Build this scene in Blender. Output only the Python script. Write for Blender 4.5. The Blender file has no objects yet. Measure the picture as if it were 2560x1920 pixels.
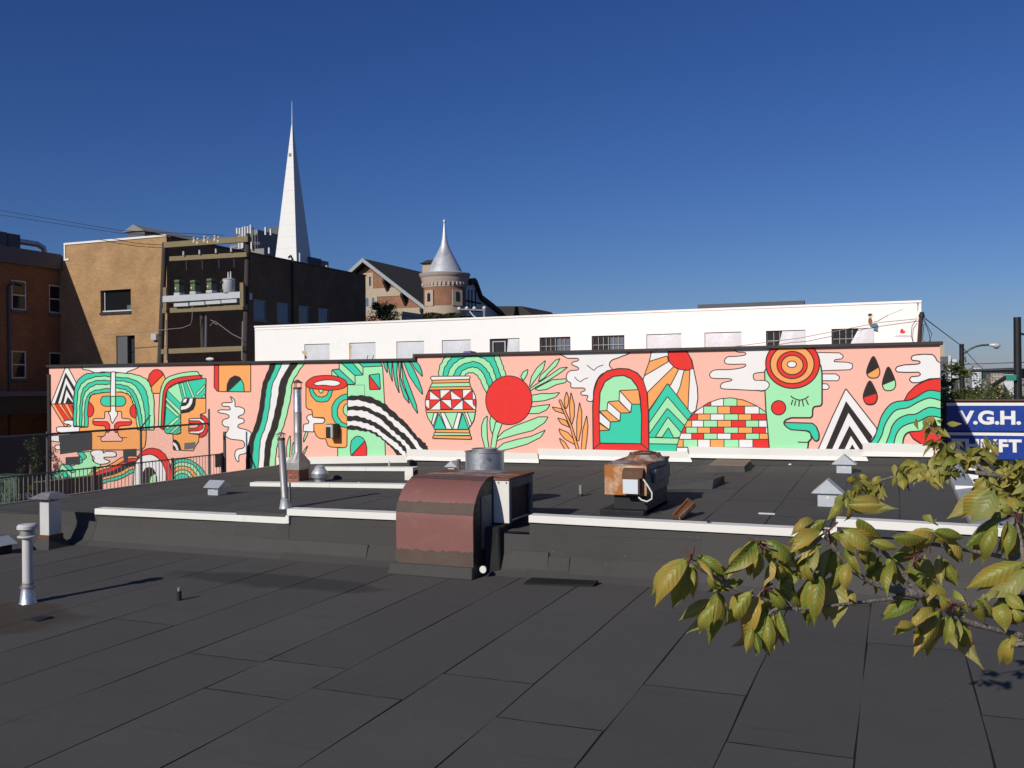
import bpy, bmesh, math, random
from mathutils import Vector, Matrix
from mathutils.geometry import tessellate_polygon
S = bpy.context.scene
COL = S.collection
rnd = random.Random(7)
# ------------------------------------------------------------ camera, sky, sun, exposure
E = 6.6                                   # eye height above the street
YAW, PIT, ROL = math.radians(22.05), math.radians(.016), math.radians(-.532)
FPX = 2361.0                              # focal length in pixels of a 2560 wide frame
_fw = Vector((-math.sin(YAW)*math.cos(PIT), math.cos(YAW)*math.cos(PIT), math.sin(PIT)))
_r0 = Vector((math.cos(YAW), math.sin(YAW), 0)); _u0 = _r0.cross(_fw)
CR = _r0*math.cos(ROL)+_u0*math.sin(ROL); CU = _u0*math.cos(ROL)-_r0*math.sin(ROL)
CF = _fw
cam = bpy.data.cameras.new('camera'); cam.sensor_width = 36; cam.lens = 36*FPX/2560
cam.clip_start = .05; cam.clip_end = 5000
co = bpy.data.objects.new('camera', cam); COL.objects.link(co)
co.matrix_world = Matrix(((CR.x, CU.x, -CF.x, 0), (CR.y, CU.y, -CF.y, 0), (CR.z, CU.z, -CF.z, E), (0, 0, 0, 1)))
S.camera = co
SUN_EL = math.radians(29); SHD = Vector((.262, .965, 0)).normalized()
w = bpy.data.worlds.new('World'); S.world = w; w.use_nodes = True
nt = w.node_tree; bg = nt.nodes['Background']
sky = nt.nodes.new('ShaderNodeTexSky'); sky.sky_type = 'NISHITA'; sky.sun_disc = False
sky.sun_elevation = SUN_EL; sky.sun_rotation = math.atan2(-SHD.x, -SHD.y)
sky.altitude = 60; sky.air_density = 1.0; sky.dust_density = .35; sky.ozone_density = 3.0
# clear dry autumn air: the same response curve over the whole dome, deeper in red and green
_sp = nt.nodes.new('ShaderNodeSeparateColor'); _cb = nt.nodes.new('ShaderNodeCombineColor'); nt.links.new(sky.outputs[0], _sp.inputs[0])
for _i, (_g, _k) in enumerate(((1.39, .50), (1.22, .53), (1.04, .76))):
    _a = nt.nodes.new('ShaderNodeMath'); _a.operation = 'MULTIPLY'; _a.inputs[1].default_value = .085; nt.links.new(_sp.outputs[_i], _a.inputs[0])
    _p = nt.nodes.new('ShaderNodeMath'); _p.operation = 'POWER'; _p.inputs[1].default_value = _g; nt.links.new(_a.outputs[0], _p.inputs[0])
    _m = nt.nodes.new('ShaderNodeMath'); _m.operation = 'MULTIPLY'; _m.inputs[1].default_value = _k/.1; nt.links.new(_p.outputs[0], _m.inputs[0]); nt.links.new(_m.outputs[0], _cb.inputs[_i])
nt.links.new(_cb.outputs[0], bg.inputs[0]); bg.inputs[1].default_value = .1
sl = bpy.data.lights.new('sun', 'SUN'); sl.energy = 3.9; sl.angle = math.radians(.5); sl.color = (1, .95, .87)
so = bpy.data.objects.new('sun', sl); COL.objects.link(so); so.location = (-10, -30, 40)
_d = Vector((SHD.x*math.cos(SUN_EL), SHD.y*math.cos(SUN_EL), -math.sin(SUN_EL)))
so.rotation_euler = _d.to_track_quat('-Z', 'Y').to_euler()
S.view_settings.view_transform = 'Standard'; S.view_settings.look = 'None'
S.view_settings.exposure = 0; S.view_settings.gamma = 1
S.render.resolution_x = 1024; S.render.resolution_y = 768

def at(x, y, X=None, Y=None, Z=None, d=None):
    """point of the place seen at a spot of the 2560 px photograph, on a known plane (z measured from the street)"""
    v = CF+CR*((x-1280)/FPX)-CU*((y-960)/FPX)
    t = X/v.x if X is not None else Y/v.y if Y is not None else (Z-E)/v.z if Z is not None else d
    return Vector((v.x*t, v.y*t, v.z*t+E))
# ------------------------------------------------------------ mesh helpers
LOC = {}
class MB:
    def __init__(s): s.v = []; s.f = []; s.m = []
    def add(s, vs, fs, mi=0):
        o = len(s.v); s.v += [Vector(p) for p in vs]
        for f in fs: s.f.append([i+o for i in f]); s.m.append(mi)
        return s
    def hexa(s, p, mi=0):      # 8 points: bottom ring, top ring
        return s.add(p, [(3,2,1,0),(4,5,6,7),(0,1,5,4),(1,2,6,5),(2,3,7,6),(3,0,4,7)], mi)
    def box(s, x0, x1, y0, y1, z0, z1, mi=0):
        return s.hexa([(x0,y0,z0),(x1,y0,z0),(x1,y1,z0),(x0,y1,z0),(x0,y0,z1),(x1,y0,z1),(x1,y1,z1),(x0,y1,z1)], mi)
    def cyl(s, a, b, ra, rb=None, n=14, mi=0, cap=True):
        a = Vector(a); b = Vector(b); rb = ra if rb is None else rb
        return s.rings([(a, ra), (b, rb)], n, mi, cap)
    def rings(s, pr, n=14, mi=0, cap=True):
        pts = [Vector(p) for p, r in pr]; o = len(s.v); k = len(pr)
        up = None
        for i, (p, r) in enumerate(pr):
            t = (pts[min(i+1,k-1)]-pts[max(i-1,0)])
            if t.length < 1e-9: t = Vector((0,0,1))
            t.normalize()
            if up is None: up = t.orthogonal().normalized() if abs(t.z) < .95 else Vector((1,0,0))
            ax = (up-t*up.dot(t)).normalized(); ay = t.cross(ax); up = ax
            for j in range(n):
                c = 2*math.pi*j/n; s.v.append(pts[i]+ax*(r*math.cos(c))+ay*(r*math.sin(c)))
        for i in range(k-1):
            for j in range(n):
                s.f.append([o+i*n+j, o+i*n+(j+1)%n, o+(i+1)*n+(j+1)%n, o+(i+1)*n+j]); s.m.append(mi)
        if cap:
            s.f.append([o+j for j in range(n)][::-1]); s.m.append(mi)
            s.f.append([o+(k-1)*n+j for j in range(n)]); s.m.append(mi)
        return s
    def tube(s, path, r, n=8, mi=0): return s.rings([(p, r) for p in path], n, mi)
    def lathe(s, c, prof, n=20, mi=0):
        return s.rings2(c, prof, n, mi)
    def rings2(s, c, prof, n, mi):
        o = len(s.v)
        for r, z in prof:
            for j in range(n):
                a = 2*math.pi*j/n; s.v.append(Vector((c[0]+r*math.cos(a), c[1]+r*math.sin(a), z)))
        for i in range(len(prof)-1):
            for j in range(n):
                s.f.append([o+i*n+j, o+i*n+(j+1)%n, o+(i+1)*n+(j+1)%n, o+(i+1)*n+j]); s.m.append(mi)
        s.f.append([o+j for j in range(n)][::-1]); s.m.append(mi)
        e = o+(len(prof)-1)*n; s.f.append([e+j for j in range(n)]); s.m.append(mi)
        return s
    def prism(s, pts, vec, mi=0):
        n = len(pts); vec = Vector(vec); o = len(s.v)
        s.v += [Vector(p) for p in pts]+[Vector(p)+vec for p in pts]
        s.f.append([o+i for i in range(n)]); s.m.append(mi)
        s.f.append([o+n+i for i in range(n)][::-1]); s.m.append(mi)
        for i in range(n):
            j = (i+1) % n; s.f.append([o+j, o+i, o+n+i, o+n+j]); s.m.append(mi)
        return s
    def wall(s, o, U, V, N, w, h, holes, depth=.12, mi=0):
        """flat wall in the U,V plane with real openings (u0,u1,v0,v1) and reveals"""
        o = Vector(o); U = Vector(U); V = Vector(V); N = Vector(N)
        us = sorted({0, w, *[x for q in holes for x in q[:2]]}); vs = sorted({0, h, *[x for q in holes for x in q[2:]]})
        P = lambda u, v, n=0: o+U*u+V*v+N*n
        for a, b in zip(us, us[1:]):
            for c, d in zip(vs, vs[1:]):
                mu, mv = (a+b)/2, (c+d)/2
                if any(q[0] < mu < q[1] and q[2] < mv < q[3] for q in holes): continue
                s.add([P(a,c), P(b,c), P(b,d), P(a,d)], [(0,1,2,3)], mi)
        for a, b, c, d in holes:
            s.add([P(a,c),P(b,c),P(b,d),P(a,d),P(a,c,-depth),P(b,c,-depth),P(b,d,-depth),P(a,d,-depth)],
                  [(0,4,5,1),(1,5,6,2),(2,6,7,3),(3,7,4,0)], mi)
        return s
    def build(s, name, mats, parent=None, loc=None, smooth=None, bev=0, kind=None, fix=True):
        me = bpy.data.meshes.new(name)
        b = LOC.get(parent.name) if parent else Vector(loc) if loc is not None else base_of(s.v)
        me.from_pydata([tuple(p-b) for p in s.v], [], s.f)
        if not isinstance(mats, (list, tuple)): mats = [mats]
        for m in mats: me.materials.append(m)
        me.polygons.foreach_set('material_index', s.m)
        if fix:
            bm = bmesh.new(); bm.from_mesh(me); bmesh.ops.recalc_face_normals(bm, faces=bm.faces); bm.to_mesh(me); bm.free()
        if smooth is not None:
            me.polygons.foreach_set('use_smooth', [True]*len(me.polygons))
            me.set_sharp_from_angle(angle=math.radians(smooth))
        o = bpy.data.objects.new(name, me); COL.objects.link(o)
        if parent: o.parent = parent; LOC[o.name] = b
        else: o.location = b; LOC[o.name] = b
        if bev:
            m = o.modifiers.new('bevel', 'BEVEL'); m.width = bev; m.segments = 2; m.limit_method = 'ANGLE'
        if kind: o['kind'] = kind
        return o
def base_of(vs):
    xs = [p.x for p in vs]; ys = [p.y for p in vs]
    return Vector(((min(xs)+max(xs))/2, (min(ys)+max(ys))/2, min(p.z for p in vs)))
def tag(o, label, cat, group=None):
    o['label'] = label; o['category'] = cat
    if group: o['group'] = group
    return o
def thing(name, label, cat, loc, group=None):
    o = bpy.data.objects.new(name, None); COL.objects.link(o); o.location = loc; o.empty_display_size = .2
    LOC[o.name] = Vector(loc); return tag(o, label, cat, group)
def dup(root, loc, label=None, rz=0):
    def cp(o, par):
        c = o.copy(); COL.objects.link(c); c.parent = par
        for ch in o.children: cp(ch, c)
        return c
    r = cp(root, None); r.location = loc; r.rotation_euler.z = rz
    LOC[r.name] = Vector(loc)
    if label: r['label'] = label
    return r
# ------------------------------------------------------------ materials
def s2l(c): return tuple((x/255/12.92 if x/255 <= .04045 else ((x/255+.055)/1.055)**2.4) for x in c)
def N_(nt, t, **k):
    n = nt.nodes.new(t)
    for a, v in k.items(): setattr(n, a, v)
    return n
def mixc(nt, f, a, b, mode='MIX'):
    m = N_(nt, 'ShaderNodeMix', data_type='RGBA', blend_type=mode)
    for i, v in ((0, f), (6, a), (7, b)):
        if hasattr(v, 'is_output'): nt.links.new(v, m.inputs[i])
        elif i == 0: m.inputs[0].default_value = v
        else: m.inputs[i].default_value = (*v[:3], 1)
    return m.outputs[2]
def noise(nt, vec, scale, detail=4, rough=.6):
    n = N_(nt, 'ShaderNodeTexNoise'); n.inputs['Scale'].default_value = scale; n.inputs['Detail'].default_value = detail
    n.inputs['Roughness'].default_value = rough; nt.links.new(vec, n.inputs['Vector']); return n.outputs[0]
def ramp(nt, f, stops):
    r = N_(nt, 'ShaderNodeValToRGB'); e = r.color_ramp.elements
    while len(e) < len(stops): e.new(.5)
    for x, (p, c) in zip(e, stops): x.position = p; x.color = (c, c, c, 1) if not hasattr(c, '__len__') else (*c[:3], 1)
    nt.links.new(f, r.inputs[0]); return r.outputs[0]
def mth(nt, op, a, b=None, c=None):
    n = N_(nt, 'ShaderNodeMath', operation=op)
    for i, v in enumerate((a, b, c)):
        if v is None: continue
        if hasattr(v, 'is_output'): nt.links.new(v, n.inputs[i])
        else: n.inputs[i].default_value = v
    return n.outputs[0]
MATS = {}
def pm(name, col, rough=.8, metal=0, var=.12, vs=1.5, bump=.15, bs=30, spec=.4, dirt=None, dscale=2, dthr=(.5,.7), streak=None, objvar=0):
    """plain procedural material: base colour with soft variation, optional dirt/rust patches, streaks and fine relief"""
    m = bpy.data.materials.new(name); m.use_nodes = True; nt = m.node_tree; b = nt.nodes['Principled BSDF']
    g = N_(nt, 'ShaderNodeNewGeometry').outputs['Position']
    c1 = tuple(x*(1-var) for x in col); c2 = tuple(min(1, x*(1+var)) for x in col)
    c = mixc(nt, noise(nt, g, vs), c1, c2)
    if objvar:
        oi = N_(nt, 'ShaderNodeObjectInfo').outputs['Random']
        c = mixc(nt, 1.0, c, ramp(nt, oi, [(0, 1-objvar), (1, 1+objvar)]) , 'MULTIPLY')
    if dirt: c = mixc(nt, ramp(nt, noise(nt, g, dscale, 8, .68), [(dthr[0], 0), (dthr[1], 1)]), c, dirt)
    if streak:
        mp = N_(nt, 'ShaderNodeMapping'); mp.inputs['Scale'].default_value = (9, 9, .35); nt.links.new(g, mp.inputs[0])
        c = mixc(nt, ramp(nt, noise(nt, mp.outputs[0], 1.2, 5), [(streak[1], 0), (streak[1]+.16, .8)]), c, streak[0])
    nt.links.new(c, b.inputs['Base Color'])
    nt.links.new(ramp(nt, noise(nt, g, vs*4), [(.3, max(.03, rough-.08)), (.7, min(1, rough+.08))]), b.inputs['Roughness'])
    b.inputs['Metallic'].default_value = metal; b.inputs['Specular IOR Level'].default_value = spec
    if bump:
        bp = N_(nt, 'ShaderNodeBump'); bp.inputs['Strength'].default_value = bump; bp.inputs['Distance'].default_value = .02
        nt.links.new(noise(nt, g, bs, 5), bp.inputs['Height']); nt.links.new(bp.outputs[0], b.inputs['Normal'])
    MATS[name] = m; return m
def brickm(name, c1, c2, mortar, bw=.22, rh=.075, var=.3, rough=.9, bump=.4):
    m = bpy.data.materials.new(name); m.use_nodes = True; nt = m.node_tree; b = nt.nodes['Principled BSDF']
    g = N_(nt, 'ShaderNodeNewGeometry').outputs['Position']
    sp = N_(nt, 'ShaderNodeSeparateXYZ'); nt.links.new(g, sp.inputs[0])
    cb = N_(nt, 'ShaderNodeCombineXYZ'); nt.links.new(mth(nt, 'ADD', sp.outputs[0], sp.outputs[1]), cb.inputs[0]); nt.links.new(sp.outputs[2], cb.inputs[1])
    br = N_(nt, 'ShaderNodeTexBrick'); nt.links.new(cb.outputs[0], br.inputs['Vector'])
    br.inputs['Scale'].default_value = 1; br.inputs['Brick Width'].default_value = bw; br.inputs['Row Height'].default_value = rh
    br.inputs['Mortar Size'].default_value = .006; br.inputs['Color1'].default_value = (*c1, 1); br.inputs['Color2'].default_value = (*c2, 1); br.inputs['Mortar'].default_value = (*mortar, 1)
    c = mixc(nt, 1.0, br.outputs[0], ramp(nt, noise(nt, g, .9, 6), [(.25, 1-var), (.75, 1+var*.5)]), 'MULTIPLY')
    mp = N_(nt, 'ShaderNodeMapping'); mp.inputs['Scale'].default_value = (4, 4, 16); nt.links.new(g, mp.inputs[0])
    c = mixc(nt, ramp(nt, noise(nt, mp.outputs[0], 1, 3), [(.62, 0), (.72, .5)]), c, tuple(x*1.35 for x in c1))
    nt.links.new(c, b.inputs['Base Color']); b.inputs['Roughness'].default_value = rough; b.inputs['Specular IOR Level'].default_value = .25
    bp = N_(nt, 'ShaderNodeBump'); bp.inputs['Strength'].default_value = bump; bp.inputs['Distance'].default_value = .01
    nt.links.new(br.outputs[1], bp.inputs['Height']); bp.invert = True; nt.links.new(bp.outputs[0], b.inputs['Normal'])
    MATS[name] = m; return m
def glassm(name, col, rough=.06):
    m = pm(name, col, rough, 0, .1, .8, 0, spec=.6); return m
def roofm(name, alb, dirtpts=()):
    """mineral roofing felt: granules, rolling tone per sheet, faint scuffs and dried puddle stains"""
    m = bpy.data.materials.new(name); m.use_nodes = True; nt = m.node_tree; b = nt.nodes['Principled BSDF']
    g = N_(nt, 'ShaderNodeNewGeometry').outputs['Position']
    oi = N_(nt, 'ShaderNodeObjectInfo').outputs['Random']
    c = mixc(nt, noise(nt, g, .6, 5), tuple(x*.84 for x in alb), tuple(x*1.14 for x in alb))
    c = mixc(nt, 1.0, c, ramp(nt, oi, [(0, .93), (1, 1.07)]), 'MULTIPLY')
    c = mixc(nt, 1.0, c, ramp(nt, noise(nt, g, 260, 2, .5), [(.3, .72), (.5, 1), (.72, 1.3)]), 'MULTIPLY')
    mp = N_(nt, 'ShaderNodeMapping'); mp.inputs['Scale'].default_value = (.7, 3.5, 1); nt.links.new(g, mp.inputs[0])
    c = mixc(nt, ramp(nt, noise(nt, mp.outputs[0], 1.4, 6, .65), [(.58, 0), (.74, .45)]), c, tuple(x*.62 for x in alb))
    c = mixc(nt, ramp(nt, noise(nt, g, 34, 1, .4), [(.765, 0), (.785, .55)]), c, (.22, .21, .2))
    for (px, py, rx, ry, col, k) in dirtpts:
        sb = N_(nt, 'ShaderNodeVectorMath', operation='SUBTRACT'); nt.links.new(g, sb.inputs[0]); sb.inputs[1].default_value = (px, py, 0)
        ml = N_(nt, 'ShaderNodeVectorMath', operation='MULTIPLY'); nt.links.new(sb.outputs[0], ml.inputs[0]); ml.inputs[1].default_value = (1/rx, 1/ry, 0)
        ln = N_(nt, 'ShaderNodeVectorMath', operation='LENGTH'); nt.links.new(ml.outputs[0], ln.inputs[0])
        v = mth(nt, 'ADD', ln.outputs['Value'], mth(nt, 'MULTIPLY', noise(nt, g, 1.7, 6, .6), .9))
        c = mixc(nt, ramp(nt, mth(nt, 'MULTIPLY', v, .5), [(.58, k), (.68, 0)]), c, col)
    nt.links.new(c, b.inputs['Base Color']); b.inputs['Roughness'].default_value = .9; b.inputs['Specular IOR Level'].default_value = .25
    bp = N_(nt, 'ShaderNodeBump'); bp.inputs['Strength'].default_value = .35; bp.inputs['Distance'].default_value = .006
    h = mth(nt, 'ADD', noise(nt, g, 180, 2), mth(nt, 'MULTIPLY', noise(nt, g, 5, 3), 2.0))
    nt.links.new(h, bp.inputs['Height']); nt.links.new(bp.outputs[0], b.inputs['Normal'])
    MATS[name] = m; return m
def paint(name, rgb, k=1.12, scuff=.05):
    a = tuple(x/k for x in s2l(rgb)); return pm(name, a, .75, 0, scuff, 1.2, .25, 55, .25)
M = {}
M['asphalt'] = pm('asphalt', (.05,.05,.052), .92, var=.25, vs=2, bump=.4, bs=90)
M['concrete'] = pm('concrete', (.33,.32,.3), .9, var=.15, vs=2, bump=.2, bs=40)
M['deck'] = pm('bitumen_black', (.008,.008,.009), .7, var=.3)
M['felt'] = roofm('roofing_felt', (.0805,.0755,.0695), [(-8.6,11.7,2.3,.5,(.03,.029,.03),.6), (-10.6,8.6,1.5,1.0,(.055,.042,.03),.75)])
M['felt_up'] = roofm('roofing_felt_upper', (.078,.0745,.069), [(-12,23.0,5,.9,(.1,.095,.09),.45), (-2,22.9,3,.8,(.095,.09,.085),.4)])
M['felt_face'] = roofm('roofing_felt_upstand', (.064,.0612,.058))
M['cap'] = pm('white_coping_metal', (.74,.72,.66), .55, 0, .05, 1.2, .05, 20, dirt=(.5,.47,.41), dscale=1.5, dthr=(.6,.85))
M['capgrey'] = pm('grey_zinc', (.4,.42,.45), .55, .3, .12, 2)
M['galv'] = pm('galvanised_steel', (.62,.64,.66), .38, .85, .18, 6, .04, 60, dirt=(.35,.34,.33), dscale=3, dthr=(.55,.8))
M['galvdull'] = pm('weathered_zinc', (.36,.35,.335), .5, .6, .2, 5, .06, 60, streak=((.3,.16,.07), .56))
M['galvblue'] = pm('bare_sheet_steel', (.5,.525,.54), .45, .35, .14, 5, .05, 60)
M['fluewhite'] = pm('pale_duct_paint', (.55,.54,.53), .6, .1, .12, 3, dirt=(.28,.26,.24), dscale=3, dthr=(.58,.75))
M['hood'] = pm('oxide_red_paint', (.205,.085,.072), .62, 0, .1, 2.5, .12, 9, spec=.35, dirt=(.24,.11,.09), dscale=5, dthr=(.55,.8))
M['hoodband'] = pm('bitumen_brown_patch', (.095,.065,.05), .75, 0, .3, 4, .4, 25)
M['black'] = pm('black_paint', (.012,.012,.014), .55, 0, .3, 3)
M['dark'] = pm('dark_bronze', (.035,.03,.027), .55, .2, .15, 3)
M['rust'] = pm('rusted_steel', (.6,.5,.36), .75, .1, .15, 4, .3, 30, dirt=(.4,.14,.03), dscale=1.9, dthr=(.4,.56), streak=((.36,.13,.03), .48))
M['rusttop'] = pm('rusted_top', (.36,.34,.31), .7, .2, .15, 4, .2, 30, dirt=(.22,.075,.028), dscale=1.7, dthr=(.42,.52))
M['rustdark'] = pm('dark_rust', (.12,.06,.035), .85, 0, .4, 6, .4, 30)
M['steelgrey'] = pm('grey_steel_side', (.16,.165,.175), .6, .3, .2, 3, dirt=(.09,.07,.06), dscale=3)
M['paleplate'] = pm('pale_plate', (.62,.66,.7), .5, 0, .06, 4, dirt=(.3,.24,.2), dscale=6, dthr=(.6,.72))
M['offwhite'] = pm('offwhite_panel', (.7,.68,.63), .6, 0, .06, 3, streak=((.4,.3,.2), .68))
M['wire'] = pm('fence_steel', (.13,.125,.12), .6, .5, .2, 5)
M['barn'] = pm('brown_board', (.2,.15,.11), .9, 0, .3, 5)
M['white'] = pm('white_stucco', (.84,.825,.785), .85, 0, .025, .7, .3, 24, .2, dirt=(.75,.735,.7), dscale=.8, dthr=(.55,.8))
M['whitestain'] = pm('rain_streak', (.2,.17,.15), .9, 0, .4, 9)
M['plastic'] = pm('plastic_sheeting', (.6,.61,.63), .3, 0, .16, 2.2, .5, 4, .5)
M['glass'] = glassm('dark_glass', (.012,.013,.015))
M['blind'] = glassm('window_with_pale_blind', (.1,.13,.17), .25)
M['framew'] = pm('white_window_frame', (.55,.56,.58), .5)
M['framed'] = pm('dark_window_frame', (.04,.036,.033), .5)
M['tan'] = brickm('tan_brick', (.45,.275,.13), (.38,.22,.1), (.38,.26,.15))
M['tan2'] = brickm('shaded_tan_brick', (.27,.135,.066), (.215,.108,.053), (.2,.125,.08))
M['brown'] = brickm('tan_brick_in_shade', (.20,.118,.062), (.165,.096,.052), (.17,.11,.07))  # same brick as the tan face, with the shade of its side put into the colour
M['redb'] = brickm('red_brick', (.33,.15,.085), (.26,.11,.065), (.3,.2,.14))
M['stone'] = pm('buff_stone', (.42,.34,.25), .9, 0, .14, 2, .3, 20)
M['pinkstone'] = pm('pale_pink_stone', (.45,.35,.29), .85, 0, .1, 2, .2, 20)
M['shingle'] = pm('dark_roof_shingle', (.04,.034,.03), .9, 0, .25, 3, .5, 14)
M['barge'] = pm('grey_bargeboard', (.3,.32,.33), .6)
M['silver'] = pm('aluminium_cone', (.6,.6,.61), .45, .45, .08, 1.5, .05, 5, dirt=(.36,.38,.42), dscale=.7)
M['spire'] = pm('white_spire_panel', (.72,.71,.68), .6, 0, .04, .5, .08, 6)
M['timber'] = pm('weathered_timber', (.21,.165,.09), .85, 0, .25, 6, .4, 20)
M['poleb'] = pm('dark_pole_wood', (.055,.045,.038), .9, 0, .3, 6, .5, 20)
M['xfgreen'] = pm('olive_green_paint', (.1,.13,.06), .5, .1, .12, 4)
M['xfgrey'] = pm('light_grey_paint', (.48,.5,.52), .4, .1, .08, 4)
M['porc'] = pm('porcelain', (.5,.5,.47), .25)
M['grey'] = pm('mid_grey_render', (.23,.225,.21), .85)
M['greyd'] = pm('dark_grey_render', (.1,.105,.115), .85)
M['bark'] = pm('cherry_bark', (.2,.17,.145), .75, 0, .45, 22, .8, 50)
M['barkd'] = pm('tree_bark', (.07,.055,.04), .9, 0, .3, 8, .6, 20)
M['cabgreen'] = pm('cabinet_green', (.06,.1,.06), .55, 0, .12, 4)
M['yellow'] = pm('yellow_label', (.6,.42,.04), .6)
M['poleblk'] = pm('dark_street_pole', (.022,.025,.028), .45, .3)
M['signblue'] = pm('sign_blue', (.012,.045,.27), .35, 0, .04, 2, .02)
M['signwhite'] = pm('sign_white', (.78,.78,.76), .4, 0, .03)
M['redbrick'] = pm('chimney_brick', (.34,.12,.075), .9, 0, .2, 12, .5, 60, objvar=.25)
M['mortar'] = pm('chimney_mortar', (.2,.17,.15), .95)
# ------------------------------------------------------------ ground and street
def sheet(name, x0, x1, y0, y1, z, m):
    b = MB(); b.add([(x0,y0,z),(x1,y0,z),(x1,y1,z),(x0,y1,z)], [(0,1,2,3)])
    return b.build(name, m, kind='structure', fix=False)
sheet('ground', -900, 900, -300, 2500, 0, M['asphalt'])
b = MB(); b.box(3.6, 6.4, -40, 300, .004, .14); b.build('pavement', M['concrete'], kind='structure')
b = MB()
for i in range(60):
    x = -900+i*32; h = 9+14*abs(math.sin(i*.37))+9*abs(math.sin(i*.91+1))
    b.add([(x, 2300, -1), (x+32, 2300, -1)], [])
pts = [(-900+i*24, 2300, -2) for i in range(80)]
top = [(-900+i*24, 2300+60*math.sin(i), 22+12*abs(math.sin(i*.21))+7*abs(math.sin(i*.57+1))) for i in range(80)]
back = [(p[0], 2480, -2) for p in pts]
b = MB(); n = 80; b.add(pts+top+back, [(i, i+1, n+i+1, n+i) for i in range(n-1)]+[(n+i, n+i+1, 2*n+i+1, 2*n+i) for i in range(n-1)])
b.build('hills', pm('far_forest', (.03,.045,.04), .95, var=.3, vs=.01), kind='structure', fix=False)

NR = E-2.9; YW = 24.0; XE = -17.4; XR = 1.0
def UR(x, y):
    s = (x-XE)/(XR-XE); t = (y-13.5)/(YW-13.5); t = max(0, min(1, t))
    f = -2.44+s*.25; k = -2.42+s*.48
    return E+f+(k-f)*t
# ------------------------------------------------------------ the low building whose roof fills the foreground
own = thing('flat_roofed_building', 'low building with dark grey felt roof on two levels, lying before the mural', 'building', (-8, 12, 0))
b = MB(); b.box(XE+.03, 3.3, -3, 13.3, 0, NR-.03)
b.box(XE+.03, XR+.35, 13.3, YW-.02, 0, E-3.0)
b.build('wall', M['concrete'], own)
b = MB(); b.add([(XE,-3,NR-.006),(3.35,-3,NR-.006),(3.35,13.45,NR-.006),(XE,13.45,NR-.006)], [(0,1,2,3)])
ny = 6; nx = 10; vs = []; fs = []
for j in range(ny+1):
    for i in range(nx+1):
        x = XE+(XR-XE)*i/nx; y = 13.45+(YW-13.45)*j/ny; vs.append((x, y, UR(x,y)-.006))
for j in range(ny):
    for i in range(nx): fs.append((j*(nx+1)+i, j*(nx+1)+i+1, (j+1)*(nx+1)+i+1, (j+1)*(nx+1)+i))
b.add(vs, fs)
# edges under the decks
b.add([(XE,13.45,UR(XE,13.45)-.012),(XE,YW,UR(XE,YW)-.012),(XE,YW,E-3.2),(XE,13.45,E-3.2)], [(0,1,2,3)])
b.add([(XE,-3,NR-.012),(XE,13.45,NR-.012),(XE,13.45,E-3.3),(XE,-3,E-3.3)], [(0,1,2,3)])
b.build('roof_deck', M['deck'], own, fix=False)
def feltsheet(x0, x1, y0, y1, zf, mat, gap=.007, sd=0, par=own):
    r = random.Random(int(x0*131+y0*977)+sd); n = max(2, min(9, int((y1-y0)/1.1)+1)); b = MB(); k = r.uniform(0, 6)
    L = []; R = []
    for i in range(n+1):
        y = y0+gap+(y1-y0-2*gap)*i/n
        L.append((x0+gap+.006*math.sin(k+y*2.1)+r.uniform(-.004,.004), y)); R.append((x1-gap+.006*math.sin(k+2+y*1.7)+r.uniform(-.004,.004), y))
    vs = []
    for (xl, y), (xr, _) in zip(L, R):
        vs += [(xl, y, zf(xl,y)), (xr, y, zf(xr,y)), (xl, y, zf(xl,y)-.005), (xr, y, zf(xr,y)-.005)]
    fs = []
    for i in range(n):
        a = 4*i; c = a+4; fs += [(a,a+1,c+1,c), (a,c,c+2,a+2), (a+1,a+3,c+3,c+1)]
    fs += [(0,2,3,1), (4*n,4*n+1,4*n+3,4*n+2)]
    return b.add(vs, fs).build('roofing_sheet', mat, par, fix=False)
def bead(x0, x1, yc, zf):      # bitumen bled out of a cross joint
    b = MB(); r = random.Random(int(yc*1000)); n = 9; vs = []
    for i in range(n+1):
        x = x0+.01+(x1-x0-.02)*i/n; wv = r.uniform(-.006,.006); hw = r.uniform(.005,.011)
        vs += [(x, yc-hw+wv, zf(x,yc)+.0006), (x, yc+wv, zf(x,yc)+.0022), (x, yc+hw+wv, zf(x,yc)+.0006)]
    b.add(vs, [f for i in range(n) for f in ((3*i,3*i+3,3*i+4,3*i+1), (3*i+1,3*i+4,3*i+5,3*i+2))]); b.build('seam_bead', M['deck'], own, fix=False)
crs = {}
for (a, c) in (((243,1545),(350,1551)), ((448,1634),(593,1642)), ((437,1717),(605,1726)), ((746.5,1661),(929,1676.5)), ((854,1734),(1047,1750)), ((1143,1691),(1280,1700.5)),
               ((1280,1801),(1508.6,1824)), ((1607,1714),(1858.7,1736)), ((1806.6,1854),(2133.6,1896)), ((2162.5,1610),(2408.5,1624)), ((2460.5,1788),(2560,1798)), ((1960,1500),(2060,1508))):
    p = (at(*a, Z=NR)+at(*c, Z=NR))/2; crs.setdefault(math.floor((p.x+.31)/.98), []).append(p.y)
flat = lambda x, y: NR
for k in range(-18, 4):
    x0 = max(XE, -.31+.98*k); x1 = min(3.3, x0+.98 if x0 > XE else -.31+.98*(k+1))
    if x1-x0 < .1: continue
    ys = [-3.0]+sorted(crs.get(k, []))+[13.3]
    if k not in crs: ys = [-3.0, 3+((k*37) % 50)/10, 13.3]
    if ys[1] > 5: ys.insert(1, ys[1]-4.6)
    for y0, y1 in zip(ys, ys[1:]): feltsheet(x0, x1, y0, y1, flat, M['felt'])
    for yc in ys[1:-1]: bead(x0, x1, yc, flat)
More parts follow.
